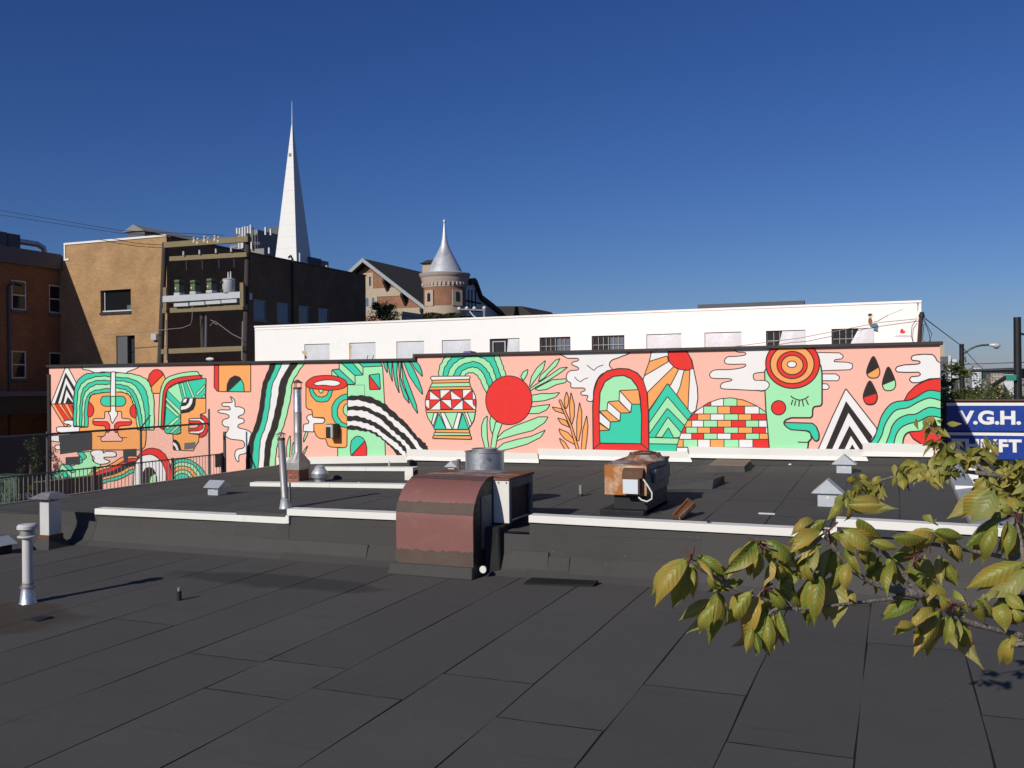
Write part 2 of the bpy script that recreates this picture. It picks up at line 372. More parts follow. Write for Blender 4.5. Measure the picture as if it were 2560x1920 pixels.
for k in range(19):
    x0 = XE+k*.97; x1 = min(XR, x0+.97)
    if x1-x0 < .1: continue
    ys = [13.6, 15+((k*53) % 70)/10, YW-.03]
    if (k % 3) == 1: ys.insert(2, min(23, ys[1]+2.1))
    for y0, y1 in zip(ys, ys[1:]): feltsheet(x0, x1, y0, y1, UR, M['felt_up'])
    for yc in ys[1:-1]: bead(x0, x1, yc, UR)
# upstand between the two roof levels, in overlapping felt sheets
def ctop(x):      # top of the coping along the front upstand
    P = [at(237,1271.5,Y=13.42), at(713,1293.6,Y=13.42)]; Q = [at(719,1272.6,Y=13.42), at(991,1284.5,Y=13.42), at(1360,1288.8,Y=13.42), at(1960,1320,Y=13.42)]
    T = [at(2181,1302,Y=13.42), at(2420,1316,Y=13.42)]
    seg = P if x < P[1].x+.018 else Q if x < -.75 else T
    for a, c in zip(seg, seg[1:]):
        if x <= c.x or c is seg[-1]: return a.z+(c.z-a.z)*max(-.3, min(1.3, (x-a.x)/(c.x-a.x)))
XHL = at(1020,1290,Y=13.42).x; XHR = at(1321,1290,Y=13.42).x; XS = at(716,1290,Y=13.42).x+.005; XL = at(236,1271,Y=13.42).x
x = XE; i = 0
while x < XR+.3:
    wd = 2.1+((i*29) % 10)/7; x1 = min(x+wd, XR+.35); m_ = (x+x1)/2
    if x < XL < x1: x1 = XL
    if x < XS < x1-.01: x1 = XS
    for xq in (XHL, XHR):
        if x < xq < x1-.01: x1 = xq
    t = E-2.3 if XHL < m_ < XHR else ctop(m_)-.09 if m_ > XL else UR(m_, 13.5)+.012
    b = MB(); o = .006*(i % 2)
    prof = [(13.16-o, NR+.003), (13.18-o, NR+.012), (13.31-o, NR+.08), (13.42-o, NR+.3), (13.47-o, t)]
    if m_ <= XL: prof += [(13.66, t+.004)]
    vs = []; 
    for y, z in prof: vs += [(x-.03*(i % 2), y, z), (x1+.03*(i % 2), y, z)]
    b.add(vs, [(2*j, 2*j+1, 2*j+3, 2*j+2) for j in range(len(prof)-1)])
    ob = b.build('upstand_sheet', M['felt_face'], own, fix=False)
    sm = ob.modifiers.new('thick', 'SOLIDIFY'); sm.thickness = .006; sm.offset = -1
    x = x1; i += 1
b = MB(); b.box(XE+.02, XR+.33, 13.49, 13.6, E-3.0, E-2.5); b.build('upstand_core', M['deck'], own)
def coping(x0, x1, y0, y1, zf, h=.11, lip=.012, name='coping', step=3.0, mat=None):
    n = max(1, round((x1-x0)/step))
    for i in range(n):
        a = x0+(x1-x0)*i/n+.002; c = x0+(x1-x0)*(i+1)/n-.002
        b = MB(); za, zc = zf(a), zf(c)
        b.hexa([(a,y0,za-h),(c,y0,zc-h),(c,y1,zc-h*.6),(a,y1,za-h*.6),(a,y0,za),(c,y0,zc),(c,y1,zc+.006),(a,y1,za+.006)])
        b.build(name, mat or M['cap'], own, bev=.006)
coping(XL, XS-.02, 13.42, 13.64, ctop); coping(XS, XHL, 13.42, 13.64, ctop); coping(XHR, -.76, 13.42, 13.64, ctop); coping(-.75, XR+.35, 13.42, 13.64, ctop)
b = MB(); b.box(XS-.02, XS+.05, 13.405, 13.64, ctop(XS-.1)-.1, ctop(XS+.1)-.113); b.build('coping_step', M['cap'], own, bev=.004)
for (xa, ha) in ((-.755, 0),):
    b = MB(); b.box(xa-.03, xa+.02, 13.41, 13.63, ctop(-.9)-.1, ctop(-.6)-.113); b.build('coping_step', M['cap'], own)
# felt patches on the upstand
for (px, py, w_, h_) in ((1275,1345,.62,.26), (1345,1375,.5,.2), (640,1355,2.2,.2)):
    p = at(px, py, Y=13.36); b = MB(); z0 = NR+.1
    b.hexa([(p.x,13.308,z0),(p.x+w_,13.308,z0),(p.x+w_,13.33,z0),(p.x,13.33,z0),(p.x+.02,13.392,z0+h_),(p.x+w_-.01,13.392,z0+h_),(p.x+w_-.01,13.42,z0+h_),(p.x+.02,13.42,z0+h_)])
    b.build('felt_patch', M['felt_face'], own)
# dark upstand and stepped white flashing along the foot of the mural wall
FL = [((690,1144),(1016,1138),(1018,1156.6),(693,1161.5)), ((1016,1122.7),(1343,1133.7),(1348,1157),(1018,1149.6)), ((1344,1121.5),(1719,1128.8),(1731,1154.5),(1349,1147)),
      ((1720,1116.6),(2157,1124),(2171,1152),(1724.7,1143.5)), ((2157,1106.9),(2336,1111.7),(2333,1142),(2156.6,1139.8))]
b = MB()
b.hexa([(XE,YW-.1,UR(XE,YW)-.02),(XR,YW-.1,UR(XR,YW)-.02),(XR,YW-.012,UR(XR,YW)-.02),(XE,YW-.012,UR(XE,YW)-.02),
        (XE,YW-.035,UR(XE,YW)+.12),(XR,YW-.035,E-1.69),(XR,YW-.012,E-1.69),(XE,YW-.012,UR(XE,YW)+.12)])
b.build('wall_upstand', M['felt_face'], own)
for i, (tl, tr, br_, bl) in enumerate(FL):
    yy = YW-.09-.012*(i % 2); P = [at(*q, Y=yy) for q in (bl, br_, tr, tl)]; up = Vector((0,.05,0))
    b = MB(); b.prism(P, up); o = b.build('wall_flashing', M['cap'], own, bev=.004)
    k = .66; a0 = P[0]+(P[3]-P[0])*0; b = MB()
    q = [P[0]+Vector((0,-.035,-.004)), P[1]+Vector((0,-.035,-.004)), P[1]+(P[2]-P[1])*.3+Vector((0,-.012,0)), P[0]+(P[3]-P[0])*.3+Vector((0,-.012,0))]
    if i: b.prism(q, (0,.04,0)); b.build('drip_edge', M['cap'], own)
# left edge trim and right parapet
b = MB()
b.hexa([(XE-.06,13.5,UR(XE,13.5)-.12),(XE+.05,13.5,UR(XE,13.5)-.12),(XE+.05,YW,UR(XE,YW)-.12),(XE-.06,YW,UR(XE,YW)-.12),
        (XE-.06,13.5,UR(XE,13.5)+.025),(XE+.05,13.5,UR(XE,13.5)+.025),(XE+.05,YW,UR(XE,YW)+.025),(XE-.06,YW,UR(XE,YW)+.025)])
b.build('edge_trim', M['galvdull'], own)
b = MB(); b.box(XE-.06, XE+.05, -3, 13.2, NR-.12, NR+.02); b.build('edge_trim', M['galvdull'], own)
zz = lambda y: UR(XR, y)
for i in range(4):
    y0 = 13.7+i*2.55; y1 = y0+2.53; b = MB()
    b.hexa([(XR,y0,zz(y0)-.02),(XR+.34,y0,zz(y0)-.02),(XR+.34,y1,zz(y1)-.02),(XR,y1,zz(y1)-.02),(XR,y0,zz(y0)+.10),(XR+.34,y0,zz(y0)+.15),(XR+.34,y1,zz(y1)+.15),(XR,y1,zz(y1)+.10)])
    b.build('parapet_coping', M['capgrey'], own, bev=.006)
    b = MB(); b.box(XR-.005, XR+.345, y1-.02, y1+.03, zz(y1)+.1, zz(y1)+.165); b.build('coping_joint', M['cap'], own)
P = [at(x, y, Y=YW+.4) for x, y in ((2352,1285), (2446,1285), (2446,1175), (2352,1150))]
b = MB(); b.prism(P, (0, .25, 0)); b.build('end_wall', M['white'], own)
# second and third white kerbs on the upper roof
def kerb(xa, xb, y, h, name):
    b = MB(); za = UR(xa, y); zb = UR(xb, y)
    b.hexa([(xa,y,za-.02),(xb,y,zb-.02),(xb,y+.2,zb-.02),(xa,y+.2,za-.02),(xa,y+.02,za+h-.07),(xb,y+.02,zb+h-.07),(xb,y+.18,zb+h-.07),(xa,y+.18,za+h-.07)])
    b.build('kerb_face', M['felt_face'], own)
    for i in range(2):
        a = xa+(xb-xa)*i/2; c = xa+(xb-xa)*(i+1)/2-.004
        b = MB(); h0 = UR(a,y)+h; h1 = UR(c,y)+h
        b.hexa([(a,y-.02,h0-.09),(c,y-.02,h1-.09),(c,y+.22,h1-.09),(a,y+.22,h0-.09),(a,y-.02,h0),(c,y-.02,h1),(c,y+.22,h1+.008),(a,y+.22,h0+.008)])
        b.build(name, M['cap'], own, bev=.005)
kerb(at(626,1210,Y=18.4).x, at(1040,1222,Y=18.4).x, 18.4, .1, 'kerb_coping')
kerb(at(800,1180,Y=20.2).x, at(1036,1184,Y=20.2).x, 20.2, .3, 'kerb_coping')
p = at(1022, 1192, Y=20.15); b = MB(); b.box(p.x-.1, p.x+.12, 20.13, 20.17, UR(p.x,20.2), UR(p.x,20.2)+.31); b.build('kerb_end_plate', M['cap'], own)

# ------------------------------------------------------------ mural building
mur = thing('mural_building', 'long low building with a pink mural painted across its whole wall', 'building', (-13, 24, 0))
XM0 = at(123,912,Y=YW).x; XM1 = at(2350,856,Y=YW).x; XST = at(1040,890,Y=YW).x
ZL = E+.79; ZR = E+.89
PINK = paint('mural_pink', (253,192,172))
b = MB(); b.box(XM0, XM1, YW, 34.9, 0, ZL-.06); b.box(XST, XM1, YW+.0005, 34.9, ZL-.06, ZR-.06)
b.build('wall', PINK, mur)
def bar(mb, x0, x1, z0, z1, ya=YW-.1, yb=YW+.3, h=.075):
    mb.hexa([(x0,ya,z0-h),(x1,ya,z1-h),(x1,yb,z1-h),(x0,yb,z0-h),(x0,ya,z0),(x1,ya,z1),(x1,yb,z1),(x0,yb,z0)])
for (xa, xb, za, zb) in ((XM0-.03, XM0+7, ZL+.01, ZL), (XM0+7.005, XST-.06, ZL, ZL-.02), (XST-.055, XST+7, ZR, ZR), (XST+7.005, XM1+.06, ZR, ZR+.01)):
    b = MB(); bar(b, xa, xb, za, zb); b.build('coping', M['dark'], mur, bev=.006)
b = MB(); b.box(XST-.06, XST+.02, YW-.1, YW+.3, ZL-.09, ZR-.08); b.build('coping_step', M['dark'], mur)
b = MB(); b.box(XM0+.1, XM1-.1, YW+.32, 34.8, ZL-.2, ZL-.05); b.build('roof', M['felt_up'], mur)
b = MB(); b.box(XM0-.05, XM0+.06, YW-.06, YW-.004, E-5.5, ZL-.3); b.build('downpipe', M['dark'], mur)
# wall mounted air conditioner
ac = thing('wall_air_conditioner', 'small dark box air conditioner sticking out of the mural wall', 'air conditioner', at(828,1103,Y=YW))
p0 = at(814,1060,Y=YW-.32); p1 = at(834,1096,Y=YW-.32)
b = MB(); b.box(p0.x, p1.x, YW-.32, YW, p1.z, p0.z); b.build('casing', M['hoodband'], ac, bev=.01)
b = MB(); b.box(p0.x+.015, p1.x-.09, YW-.335, YW-.321, p1.z+.02, p0.z-.1); b.build('grille', M['black'], ac)
for i in range(7):
    b = MB(); xx = p0.x+.02+i*(p1.x-p0.x-.12)/6; b.box(xx, xx+.018, YW-.334, YW-.321, p0.z-.085, p0.z-.02); b.build('louvre', M['offwhite'], ac)
b = MB(); b.box(p1.x-.085, p1.x-.065, YW-.338, YW-.32, p1.z+.02, p0.z-.02); b.build('trim', M['offwhite'], ac); b = MB(); b.box(p1.x-.05, p1.x-.03, YW-.338, YW-.32, p1.z+.02, p0.z-.02); b.build('trim', M['offwhite'], ac)

# ------------------------------------------------------------ white building behind
YB = 35.0; wb = thing('white_building', 'long white stucco building with a row of square windows, behind the mural wall', 'building', (-13, YB, 0))
X0 = at(637,817,Y=YB).x; X1 = at(2303,750,Y=YB).x; ZT = E+2.71
WN = [(761,824,'p'),(873,939,'p'),(991,1060,'p'),(1104.7,1177,'p'),(1224,1298.6,'h'),(1348.7,1426,'g'),(1479,1561,'g'),(1616,1704,'p'),(1761.4,1854,'p'),(1915,2013.5,'m'),(2078.8,2183,'d')]
zt = E+1.84; zs = E+.42; holes = []
for a, c, k in WN:
    xa = at(a,850,Y=YB).x; xb = at(c,850,Y=YB).x; holes.append((xa-X0, xb-X0, zs, zt))
b = MB(); b.wall((X0,YB,0), (1,0,0), (0,0,1), (0,-1,0), X1-X0, ZT, holes, .17)
b.add([(X0,YB,0),(X0,47,0),(X0,47,ZT),(X0,YB,ZT)], [(0,3,2,1)]); b.add([(X1,YB,0),(X1,47,0),(X1,47,ZT),(X1,YB,ZT)], [(0,1,2,3)])
b.add([(X0,47,0),(X1,47,0),(X1,47,ZT),(X0,47,ZT)], [(0,3,2,1)])
b.build('wall', M['white'], wb, fix=False)
b = MB(); b.box(X0+.01, X1-.01, YB+.25, 46.99, ZT-.3, ZT-.15); b.build('roof', M['greyd'], wb)
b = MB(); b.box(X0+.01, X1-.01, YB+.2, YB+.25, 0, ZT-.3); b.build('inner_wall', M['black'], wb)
for i in range(6):
    a = X0-.02+(X1-X0+.04)*i/6; c = X0-.02+(X1-X0+.04)*(i+1)/6-.004
    b = MB(); b.box(a, c, YB-.035, YB+.3, ZT-.06, ZT+.02); b.build('coping', M['white'], wb, bev=.01)
b = MB(); b.box(X0-.01, at(824,820,Y=YB).x, YB-.02, YB-.002, ZT-.17, ZT-.13); b.build('moulding', M['white'], wb)
rw = random.Random(3)
def sheetplastic(x0, x1, z0, z1, y, par, shear=0):
    b = MB(); nx, nz = 7, 5; vs = []
    for j in range(nz+1):
        for i in range(nx+1):
            u = i/nx; v = j/nz; e = min(u,1-u)*min(v,1-v)
            vs.append((x0+(x1-x0)*u+shear*(1-v)*(1-u), y-.005-.16*e-.03*rw.random()*(e > .02), z0+(z1-z0)*v))
    b.add(vs, [(j*(nx+1)+i, j*(nx+1)+i+1, (j+1)*(nx+1)+i+1, (j+1)*(nx+1)+i) for j in range(nz) for i in range(nx)])
    return b.build('plastic_sheet', M['plastic'], par, smooth=60, fix=False)
for (a, c, k), h in zip(WN, holes):
    xa = X0+h[0]; xb = X0+h[1]; y = YB+.12
    b = MB()
    for q in ((xa+.003,xa+.06,zs+.003,zt-.003), (xb-.06,xb-.003,zs+.003,zt-.003), (xa+.06,xb-.06,zt-.06,zt-.003), (xa+.06,xb-.06,zs+.003,zs+.06), ((xa+xb)/2-.03,(xa+xb)/2+.03,zs+.06,zt-.06)):
        b.box(q[0], q[1], y-.03, y+.03, q[2], q[3])
    wi = b.build('window', M['framed'], wb)
    b = MB(); b.box(xa+.05, xb-.05, y+.005, y+.015, zs+.05, zt-.05); b.build('pane', M['glass'], wi)
    w_ = xb-xa
    if k in 'gmd':
        for i in range(1, 6):
            xx = xa+.06+(w_-.12)*i/6; b = MB(); b.box(xx-.008, xx+.008, y-.05, y-.032, zs+.05, zt-.05); b.build('bar', M['galvdull'], wi)
        for i in range(1, 4):
            z_ = zs+(zt-zs)*i/4; b = MB(); b.box(xa+.05, xb-.05, y-.068, y-.052, z_-.008, z_+.008); b.build('bar', M['galvdull'], wi)
        if k == 'g':
            b = MB(); b.box(xa+w_*.54, xb-.07, y+.0, y+.004, zs+.06, zt-.07); b.build('half_blind', M['blind'], wi)
    if k == 'h':
        b = MB(); b.box(xa+.1, xa+.13, y-.05, y-.03, zs+.05, zt-.1); b.box(xa+w_*.48, xa+w_*.51, y-.05, y-.03, zs+.05, zt-.1); b.box(xa+.13, xa+w_*.48, y-.05, y-.03, zt-.13, zt-.1); b.build('sash', M['framew'], wi)
    if k == 'p': sheetplastic(xa+.02, xb-.004, zs, zt-.03, YB+.02, wi)
    if k == 'h': sheetplastic(xa+w_*.62, xb-.004, zs, zt-.03, YB+.01, wi, -.14)
    if k == 'm': sheetplastic(xa+w_*.42, xb-.004, zs, zt-.03, YB-.01, wi, -.35)
    if k == 'd': sheetplastic(xa+w_*.66, xb+.02, zs, zt-.02, YB-.02, wi, -.75)
b = MB(); xa = at(1744,770,Y=38).x; xb = at(2010,760,Y=38).x; b.box(xa, xb, 38, 38.4, ZT-.15, ZT+.42)
tag(b.build('roof_duct', M['greyd']), 'long low dark duct lying on the roof of the white building', 'duct')
pv = thing('service_mast', 'rusty brown service pipe holding wires at the corner of the white building', 'mast', at(2298,866,Y=YB-.1))
b = MB(); b.tube([at(2297,872,Y=YB-.1), at(2302,800,Y=YB-.1), at(2304,786,Y=YB-.1)], .07); b.build('pipe', pm('rusty_pipe', (.06,.025,.02), .8), pv)
b = MB(); b.cyl(at(2304,792,Y=YB-.1), at(2305,780,Y=YB-.1), .11, .06); b.build('weatherhead', M['black'], pv)
for i, q in enumerate((((2304,790),(2330,835),(2320,862),(2306,850),(2310,810)), ((2306,792),(2322,830),(2327,858),(2330,880)), ((2290,800),(2280,815),(2278,840),(2284,860)))):
    b = MB(); pts = [at(x, y, Y=YB-.16) for x, y in q]; b.tube(smoothp(pts) if 'smoothp' in globals() else pts, .012, 5); b.build('loose_wire', M['black'], pv)

# ------------------------------------------------------------ tan brick block, its shaded side in a darker copy of the brick
YT = 37.0; XD = at(416,590,Y=YT).x; XT = at(162,611,Y=YT).x; ZB = E+7.52
tb = thing('brick_block', 'tall tan brick building, its other side dark brown in shade', 'building', ((XT+XD)/2, YT, 0))
def hole(px0, px1, py0, py1, Y=None, X=None):
    a = at(px0, py1, X=X, Y=Y); c = at(px1, py0, X=X, Y=Y)
    return (a, c)
a, c = hole(251.5,327,722,783,Y=YT); a2, c2 = hole(291.5,337,838,950,Y=YT)
b = MB(); H = [(a.x-XT, c.x-XT, a.z, c.z), (a2.x-XT, c2.x-XT, 3, c2.z)]
b.wall((XT,YT,0), (1,0,0), (0,0,1), (0,-1,0), XD-XT, ZB, H, .3)
b.build('tan_wall', M['tan'], tb, fix=False)
b = MB(); b.box(XT-.7, XT, YT, YT+.5, 0, ZB-.85); b.build('tan_return', M['tan'], tb)
wn = MB(); wn.box(a.x+.003, a.x+.06, YT+.16, YT+.24, a.z+.003, c.z-.003).box(c.x-.06, c.x-.003, YT+.16, YT+.24, a.z+.003, c.z-.003).box(a.x+.06, c.x-.06, YT+.16, YT+.24, c.z-.06, c.z-.003)
wi = wn.build('window', M['framed'], tb)
b = MB(); b.box(a.x+.05, c.x-.05, YT+.2, YT+.22, a.z+.05, c.z-.05); b.build('pane', M['glass'], wi)
b = MB(); b.box(a.x+.05, c.x, YT+.1, YT+.17, a.z+.06, a.z+.12); b.box(a.x+.14, a.x+.18, YT+.13, YT+.15, a.z+.12, c.z-.1); b.build('frame', M['framew'], wi)
b = MB(); b.box(a.x-.02, c.x+.02, YT-.06, YT+.12, a.z-.1, a.z+.02); b.build('sill', M['dark'], wi)
b = MB(); b.box(c.x-.42, c.x-.08, YT+.17, YT+.19, a.z+.13, a.z+.36); b.build('paper_in_window', M['blind'], wi)
b = MB(); b.box(a2.x, c2.x, YT+.28, YT+.34, 3, c2.z); dn = b.build('blocked_doorway', M['black'], tb)
b = MB(); b.box(a2.x, a2.x+(c2.x-a2.x)*.55, YT+.06, YT+.27, 3, c2.z-.02); b.build('brick_infill', M['greyd'], dn)
b = MB(); p = at(384,835,Y=YT); q = at(397,850,Y=YT); b.box(p.x, q.x, YT-.2, YT, q.z, p.z); b.build('wall_lamp_box', M['galvblue'], tb)
# dark side with blinds
DW = []
for x0, x1, y0, y1 in ((634,667,749,801), (693,725,757,807), (747.5,773.5,764.5,815), (796.5,822.5,771,818)):
    a = at(x0, y1, X=XD); c = at(x1, y0, X=XD); DW.append((a.y-YT, c.y-YT, (a.z+at(x1,y1,X=XD).z)/2, (c.z+at(x0,y0,X=XD).z)/2))
YE = at(914,694,X=XD).y
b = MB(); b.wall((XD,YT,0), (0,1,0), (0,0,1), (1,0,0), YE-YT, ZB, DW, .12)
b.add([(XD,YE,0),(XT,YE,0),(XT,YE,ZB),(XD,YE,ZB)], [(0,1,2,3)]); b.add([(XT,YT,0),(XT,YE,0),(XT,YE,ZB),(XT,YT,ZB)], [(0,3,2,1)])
b.build('shaded_side_wall', M['brown'], tb, fix=False)
b = MB(); b.box(XT+.01, XD-.01, YT+.35, YE-.01, ZB-.4, ZB-.2); b.build('roof', M['greyd'], tb)
for h in DW:
    y0 = YT+h[0]; y1 = YT+h[1]; b = MB(); x = XD-.06
    b.box(x-.03, x+.03, y0+.003, y0+.09, h[2]+.003, h[3]-.003); b.box(x-.03, x+.03, y1-.09, y1-.003, h[2]+.003, h[3]-.003); b.box(x-.03, x+.03, y0+.09, y1-.09, h[3]-.09, h[3]-.003); b.box(x-.03, x+.03, y0+.09, y1-.09, h[2]+.003, h[2]+.09)
    wi = b.build('window', M['blind'], tb)
    b = MB(); b.box(x-.015, x-.005, y0+.08, y1-.08, h[2]+.08, h[3]-.08); b.build('pane', M['blind'], wi)
    b = MB(); b.box(XD+.002, XD+.06, y0-.04, y1+.04, h[2]-.09, h[2]-.01); b.build('sill', M['grey'], wi)
b = MB(); b.box(XT-.03, XD+.02, YT-.05, YT+.3, ZB-.03, ZB+.07); b.box(XT-.03, XT+.06, YT-.045, YT-.002, ZB-.85, ZB-.035); b.box(XT+.06, XT+.3, YT-.045, YT-.002, ZB-.85, ZB-.75); b.build('white_coping', M['cap'], tb)
b = MB(); b.box(XD-.28, XD+.05, YT+.3, YE+.03, ZB-.05, ZB+.03); b.build('dark_coping', M['dark'], tb)
yp = at(729,700,X=XD).y
b = MB(); b.tube([(XD+.07,yp,2),(XD+.07,yp,ZB+.12),(XD-.05,yp,ZB+.3),(XD-.2,yp,ZB+.2)], .07); b.build('downpipe', M['black'], tb)
for i in range(2):
    a = at(669+i*13,723,X=XD); b = MB(); b.box(XD, XD+.04, a.y, a.y+.5, a.z-.22, a.z); b.build('vent_grille', M['signblue'] if 0 else M['greyd'], tb)
# roof monitor on the tan block
rm = thing('roof_monitor', 'low grey gabled roof light on top of the tan brick block', 'roof light', (at(360,590,Y=40).x, 40, ZB-.2))
A = [at(306,580,Y=40), at(333,561,Y=40), at(360,576,Y=40)]; bk = Vector((0,5,0)); b = MB()
b.prism([A[0], A[1], A[2]], bk); b.build('roof', M['grey'], rm)
b = MB(); b.box(A[0].x+.3, A[2].x-.05, 40.1, 44.9, ZB-.2, A[2].z+.02); b.build('base', M['greyd'], rm)
# ------------------------------------------------------------ shaded building along the lane
XLB = -40.5; lb = thing('shaded_brick_building', 'shaded brown brick building with sash windows standing along the lane', 'building', (-44, 30, 0))
ZLB = E+6.95
LW = []
for x0, x1, y0, y1 in ((29.5,66,701,775), (123,158,713,783), (29.5,66,877,946), (124,158,881,945)):
    a = at(x0, y1, X=XLB); c = at(x1, y0, X=XLB); LW.append((a.y-10, c.y-10, (a.z+at(x1,y1,X=XLB).z)/2, (c.z+at(x0,y0,X=XLB).z)/2))
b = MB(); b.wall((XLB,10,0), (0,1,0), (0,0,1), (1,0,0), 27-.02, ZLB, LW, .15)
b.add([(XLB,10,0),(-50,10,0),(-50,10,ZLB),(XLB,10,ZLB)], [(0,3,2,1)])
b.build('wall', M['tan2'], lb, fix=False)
b = MB(); b.box(-50, XLB-.3, 10, 36.98, ZLB-.3, ZLB-.1); b.build('roof', M['greyd'], lb)
b = MB(); b.box(XLB-.3, XLB+.22, 10, 36.95, ZLB-.75, ZLB+.05); b.build('fascia', M['greyd'], lb, bev=.02)
for h in LW:
    y0 = 10+h[0]; y1 = 10+h[1]; x = XLB-.06; b = MB(); zm = (h[2]+h[3])/2
    for q in ((y0+.003,y0+.07,h[2]+.003,h[3]-.003), (y1-.07,y1-.003,h[2]+.003,h[3]-.003), (y0+.07,y1-.07,h[3]-.07,h[3]-.003), (y0+.07,y1-.07,h[2]+.003,h[2]+.07), (y0+.07,y1-.07,zm-.03,zm+.03)):
        b.box(x-.04, x+.04, q[0], q[1], q[2], q[3])
    wi = b.build('window', M['framew'], lb)
    for za, zb in ((h[2]+.07, zm-.03), (zm+.03, h[3]-.07)):
        b = MB(); b.box(x-.01, x, y0+.065, y1-.065, za, zb); b.build('pane', M['glass'], wi)
    b = MB(); b.box(XLB, XLB+.09, y0-.06, y1+.06, h[2]-.14, h[2]-.01); b.build('sill', M['greyd'], wi)
yp = at(20,700,X=XLB).y; b = MB(); b.tube([(XLB+.07,yp+.9,E+5.2),(XLB+.07,yp+.3,E+5.3),(XLB+.07,yp,E+5.05),(XLB+.07,yp,1)], .06); b.build('downpipe', M['greyd'], lb)
b = MB(); b.box(XLB, XLB+2.2, 10, 36.9, E-.35, E-.12); b.build('canopy', M['greyd'], lb)
b = MB(); b.box(XLB+.02, XLB+2.0, 10, 36.9, E-1.2, E-.352); b.build('canopy_fascia', M['black'], lb)
b = MB(); b.box(XLB+.02, XLB+2.5, 10, 36.9, 0, E-2.3); b.build('loading_bay', pm('slate_painted_wall', (.05,.055,.068), .8), lb)
du = thing('rooftop_unit', 'dark rooftop plant box on the shaded brick building', 'rooftop unit', (-43, 32, ZLB-.1))
p = at(0,578,X=-42.5); q = at(50,590,X=-42.5)
b = MB(); b.box(-45, -42.5, q.y-3.6, q.y-.03-(q.y-p.y)*.62, ZLB-.1, p.z); b.build('casing', M['greyd'], du); b = MB(); b.box(-45, -42.48, q.y-(q.y-p.y)*.6, q.y, ZLB-.1, q.z+.05); b.build('casing', M['greyd'], du)
b = MB(); b.tube([(-43,q.y,q.z-.2),(-43,q.y+1.5,q.z-.2),(-43,q.y+1.9,q.z-.35),(-43,q.y+2.0,q.z-.8),(-43,q.y+2.0,ZLB-.1)], .16, 12); b.build('duct', M['galv'], du, smooth=40)

# ------------------------------------------------------------ utility pole rack in the lane
YR = 36.3; rk = thing('transformer_rack', 'two dark poles joined by timber beams, carrying a white transformer platform', 'utility rack', (at(510,900,Y=YR).x, YR, 0))
for (x0, y0, x1, y1) in ((412,606,401,905), (620,584,613,902)):
    a = at(x1,y1,Y=YR); c = at(x0,y0,Y=YR); bt = Vector((a.x-(c.x-a.x)*1.3, YR, 0))
    b = MB(); b.rings([(bt,.19),(a,.15),(c,.12)], 10); b.build('pole', M['poleb'], rk, smooth=50)
def beam(x0, y0, x1, y1, h, name='beam', mat='timber', y=YR-.28, t=.16, d=0):
    a = at(x0,y0,Y=y); c = at(x1,y1,Y=y); b = MB(); z = Vector((0,0,h)); yv = Vector((0,t,0))
    b.hexa([a-z/2, c-z/2, c-z/2+yv, a-z/2+yv, a+z/2, c+z/2, c+z/2+yv, a+z/2+yv]); return b.build(name, M[mat], rk, bev=.01)
beam(409,612.5,619,597,.27); beam(423,647,616,636,.22); beam(405,777,614,767,.24); beam(402,879,610,871,.24)
beam(406,748,600,737,.3,'platform','xfgrey',YR-.5,.9)
for x in (453, 493, 533, 573):
    yy = 756.5-(x-453)*.075; a = at(x,yy,Y=YR-.45); b = MB(); b.box(a.x-.45, a.x+.42, YR-.45, YR-.1, a.z-.18, a.z-.02); b.build('hanger', M['xfgrey'], rk)
for (x, y0, y1) in ((416,719,777), (608,707,768)):
    a = at(x,y0,Y=YR-.33); c = at(x,y1,Y=YR-.33); b = MB(); b.box(a.x-.1, a.x+.1, YR-.46, YR-.3, c.z, a.z); b.build('upright', M['timber'], rk)
for (x, y0) in ((467,645), (507,642), (548,639), (586,636)):
    a = at(x,y0,Y=YR-.15); b = MB(); b.cyl(a+Vector((0,0,-.1)), a+Vector((0,0,-.62)), .07, .05, 8); b.build('cutout', M['black'], rk)
    b = MB(); b.cyl(a+Vector((-.02,-.2,.1)), a+Vector((-.02,-.2,.3)), .05, .04, 8); b.build('insulator', M['porc'], rk)
for (x, y0) in ((486,598), (495,601), (512,596), (521,599), (538,594), (547,597)):
    a = at(x,y0,Y=YR-.2); b = MB(); b.lathe((a.x,a.y), [(.03,a.z-.25),(.09,a.z-.2),(.1,a.z-.1),(.05,a.z),(.09,a.z+.06),(.04,a.z+.12)], 8); b.build('insulator', M['porc'], rk, smooth=50)
for q in (((481,780),(480,800),(476,812),(455,820),(420,823),(380,828),(300,834),(260,838)), ((526,800),(540,805),(560,820),(580,835),(606,848)), ((525,815),(533,806),(543,812))):
    b = MB(); b.tube([at(x, y, Y=YR-.5 if x > 405 else YR-.45) for x, y in q], .016, 5); b.build('cable', M['grey'], rk)
for q in ((505,785,508,875), (516,783,515,873)):
    b = MB(); b.cyl(at(q[0],q[1],Y=YR+.1), at(q[2],q[3],Y=YR+.1), .11 if q[0] == 505 else .07, None, 10); b.build('conduit', M['poleb'] if q[0] == 505 else M['greyd'], rk)
b = MB(); b.cyl(at(415,800,Y=YR-.35), at(417,900,Y=YR-.35), .035, None, 6); b.build('ground_rod', M['grey'], rk); b = MB(); b.cyl(at(607,803,Y=YR-.35), at(605,900,Y=YR-.35), .035, None, 6); b.build('ground_rod', M['grey'], rk)
zplat = at(500,734,Y=YR-.4).z
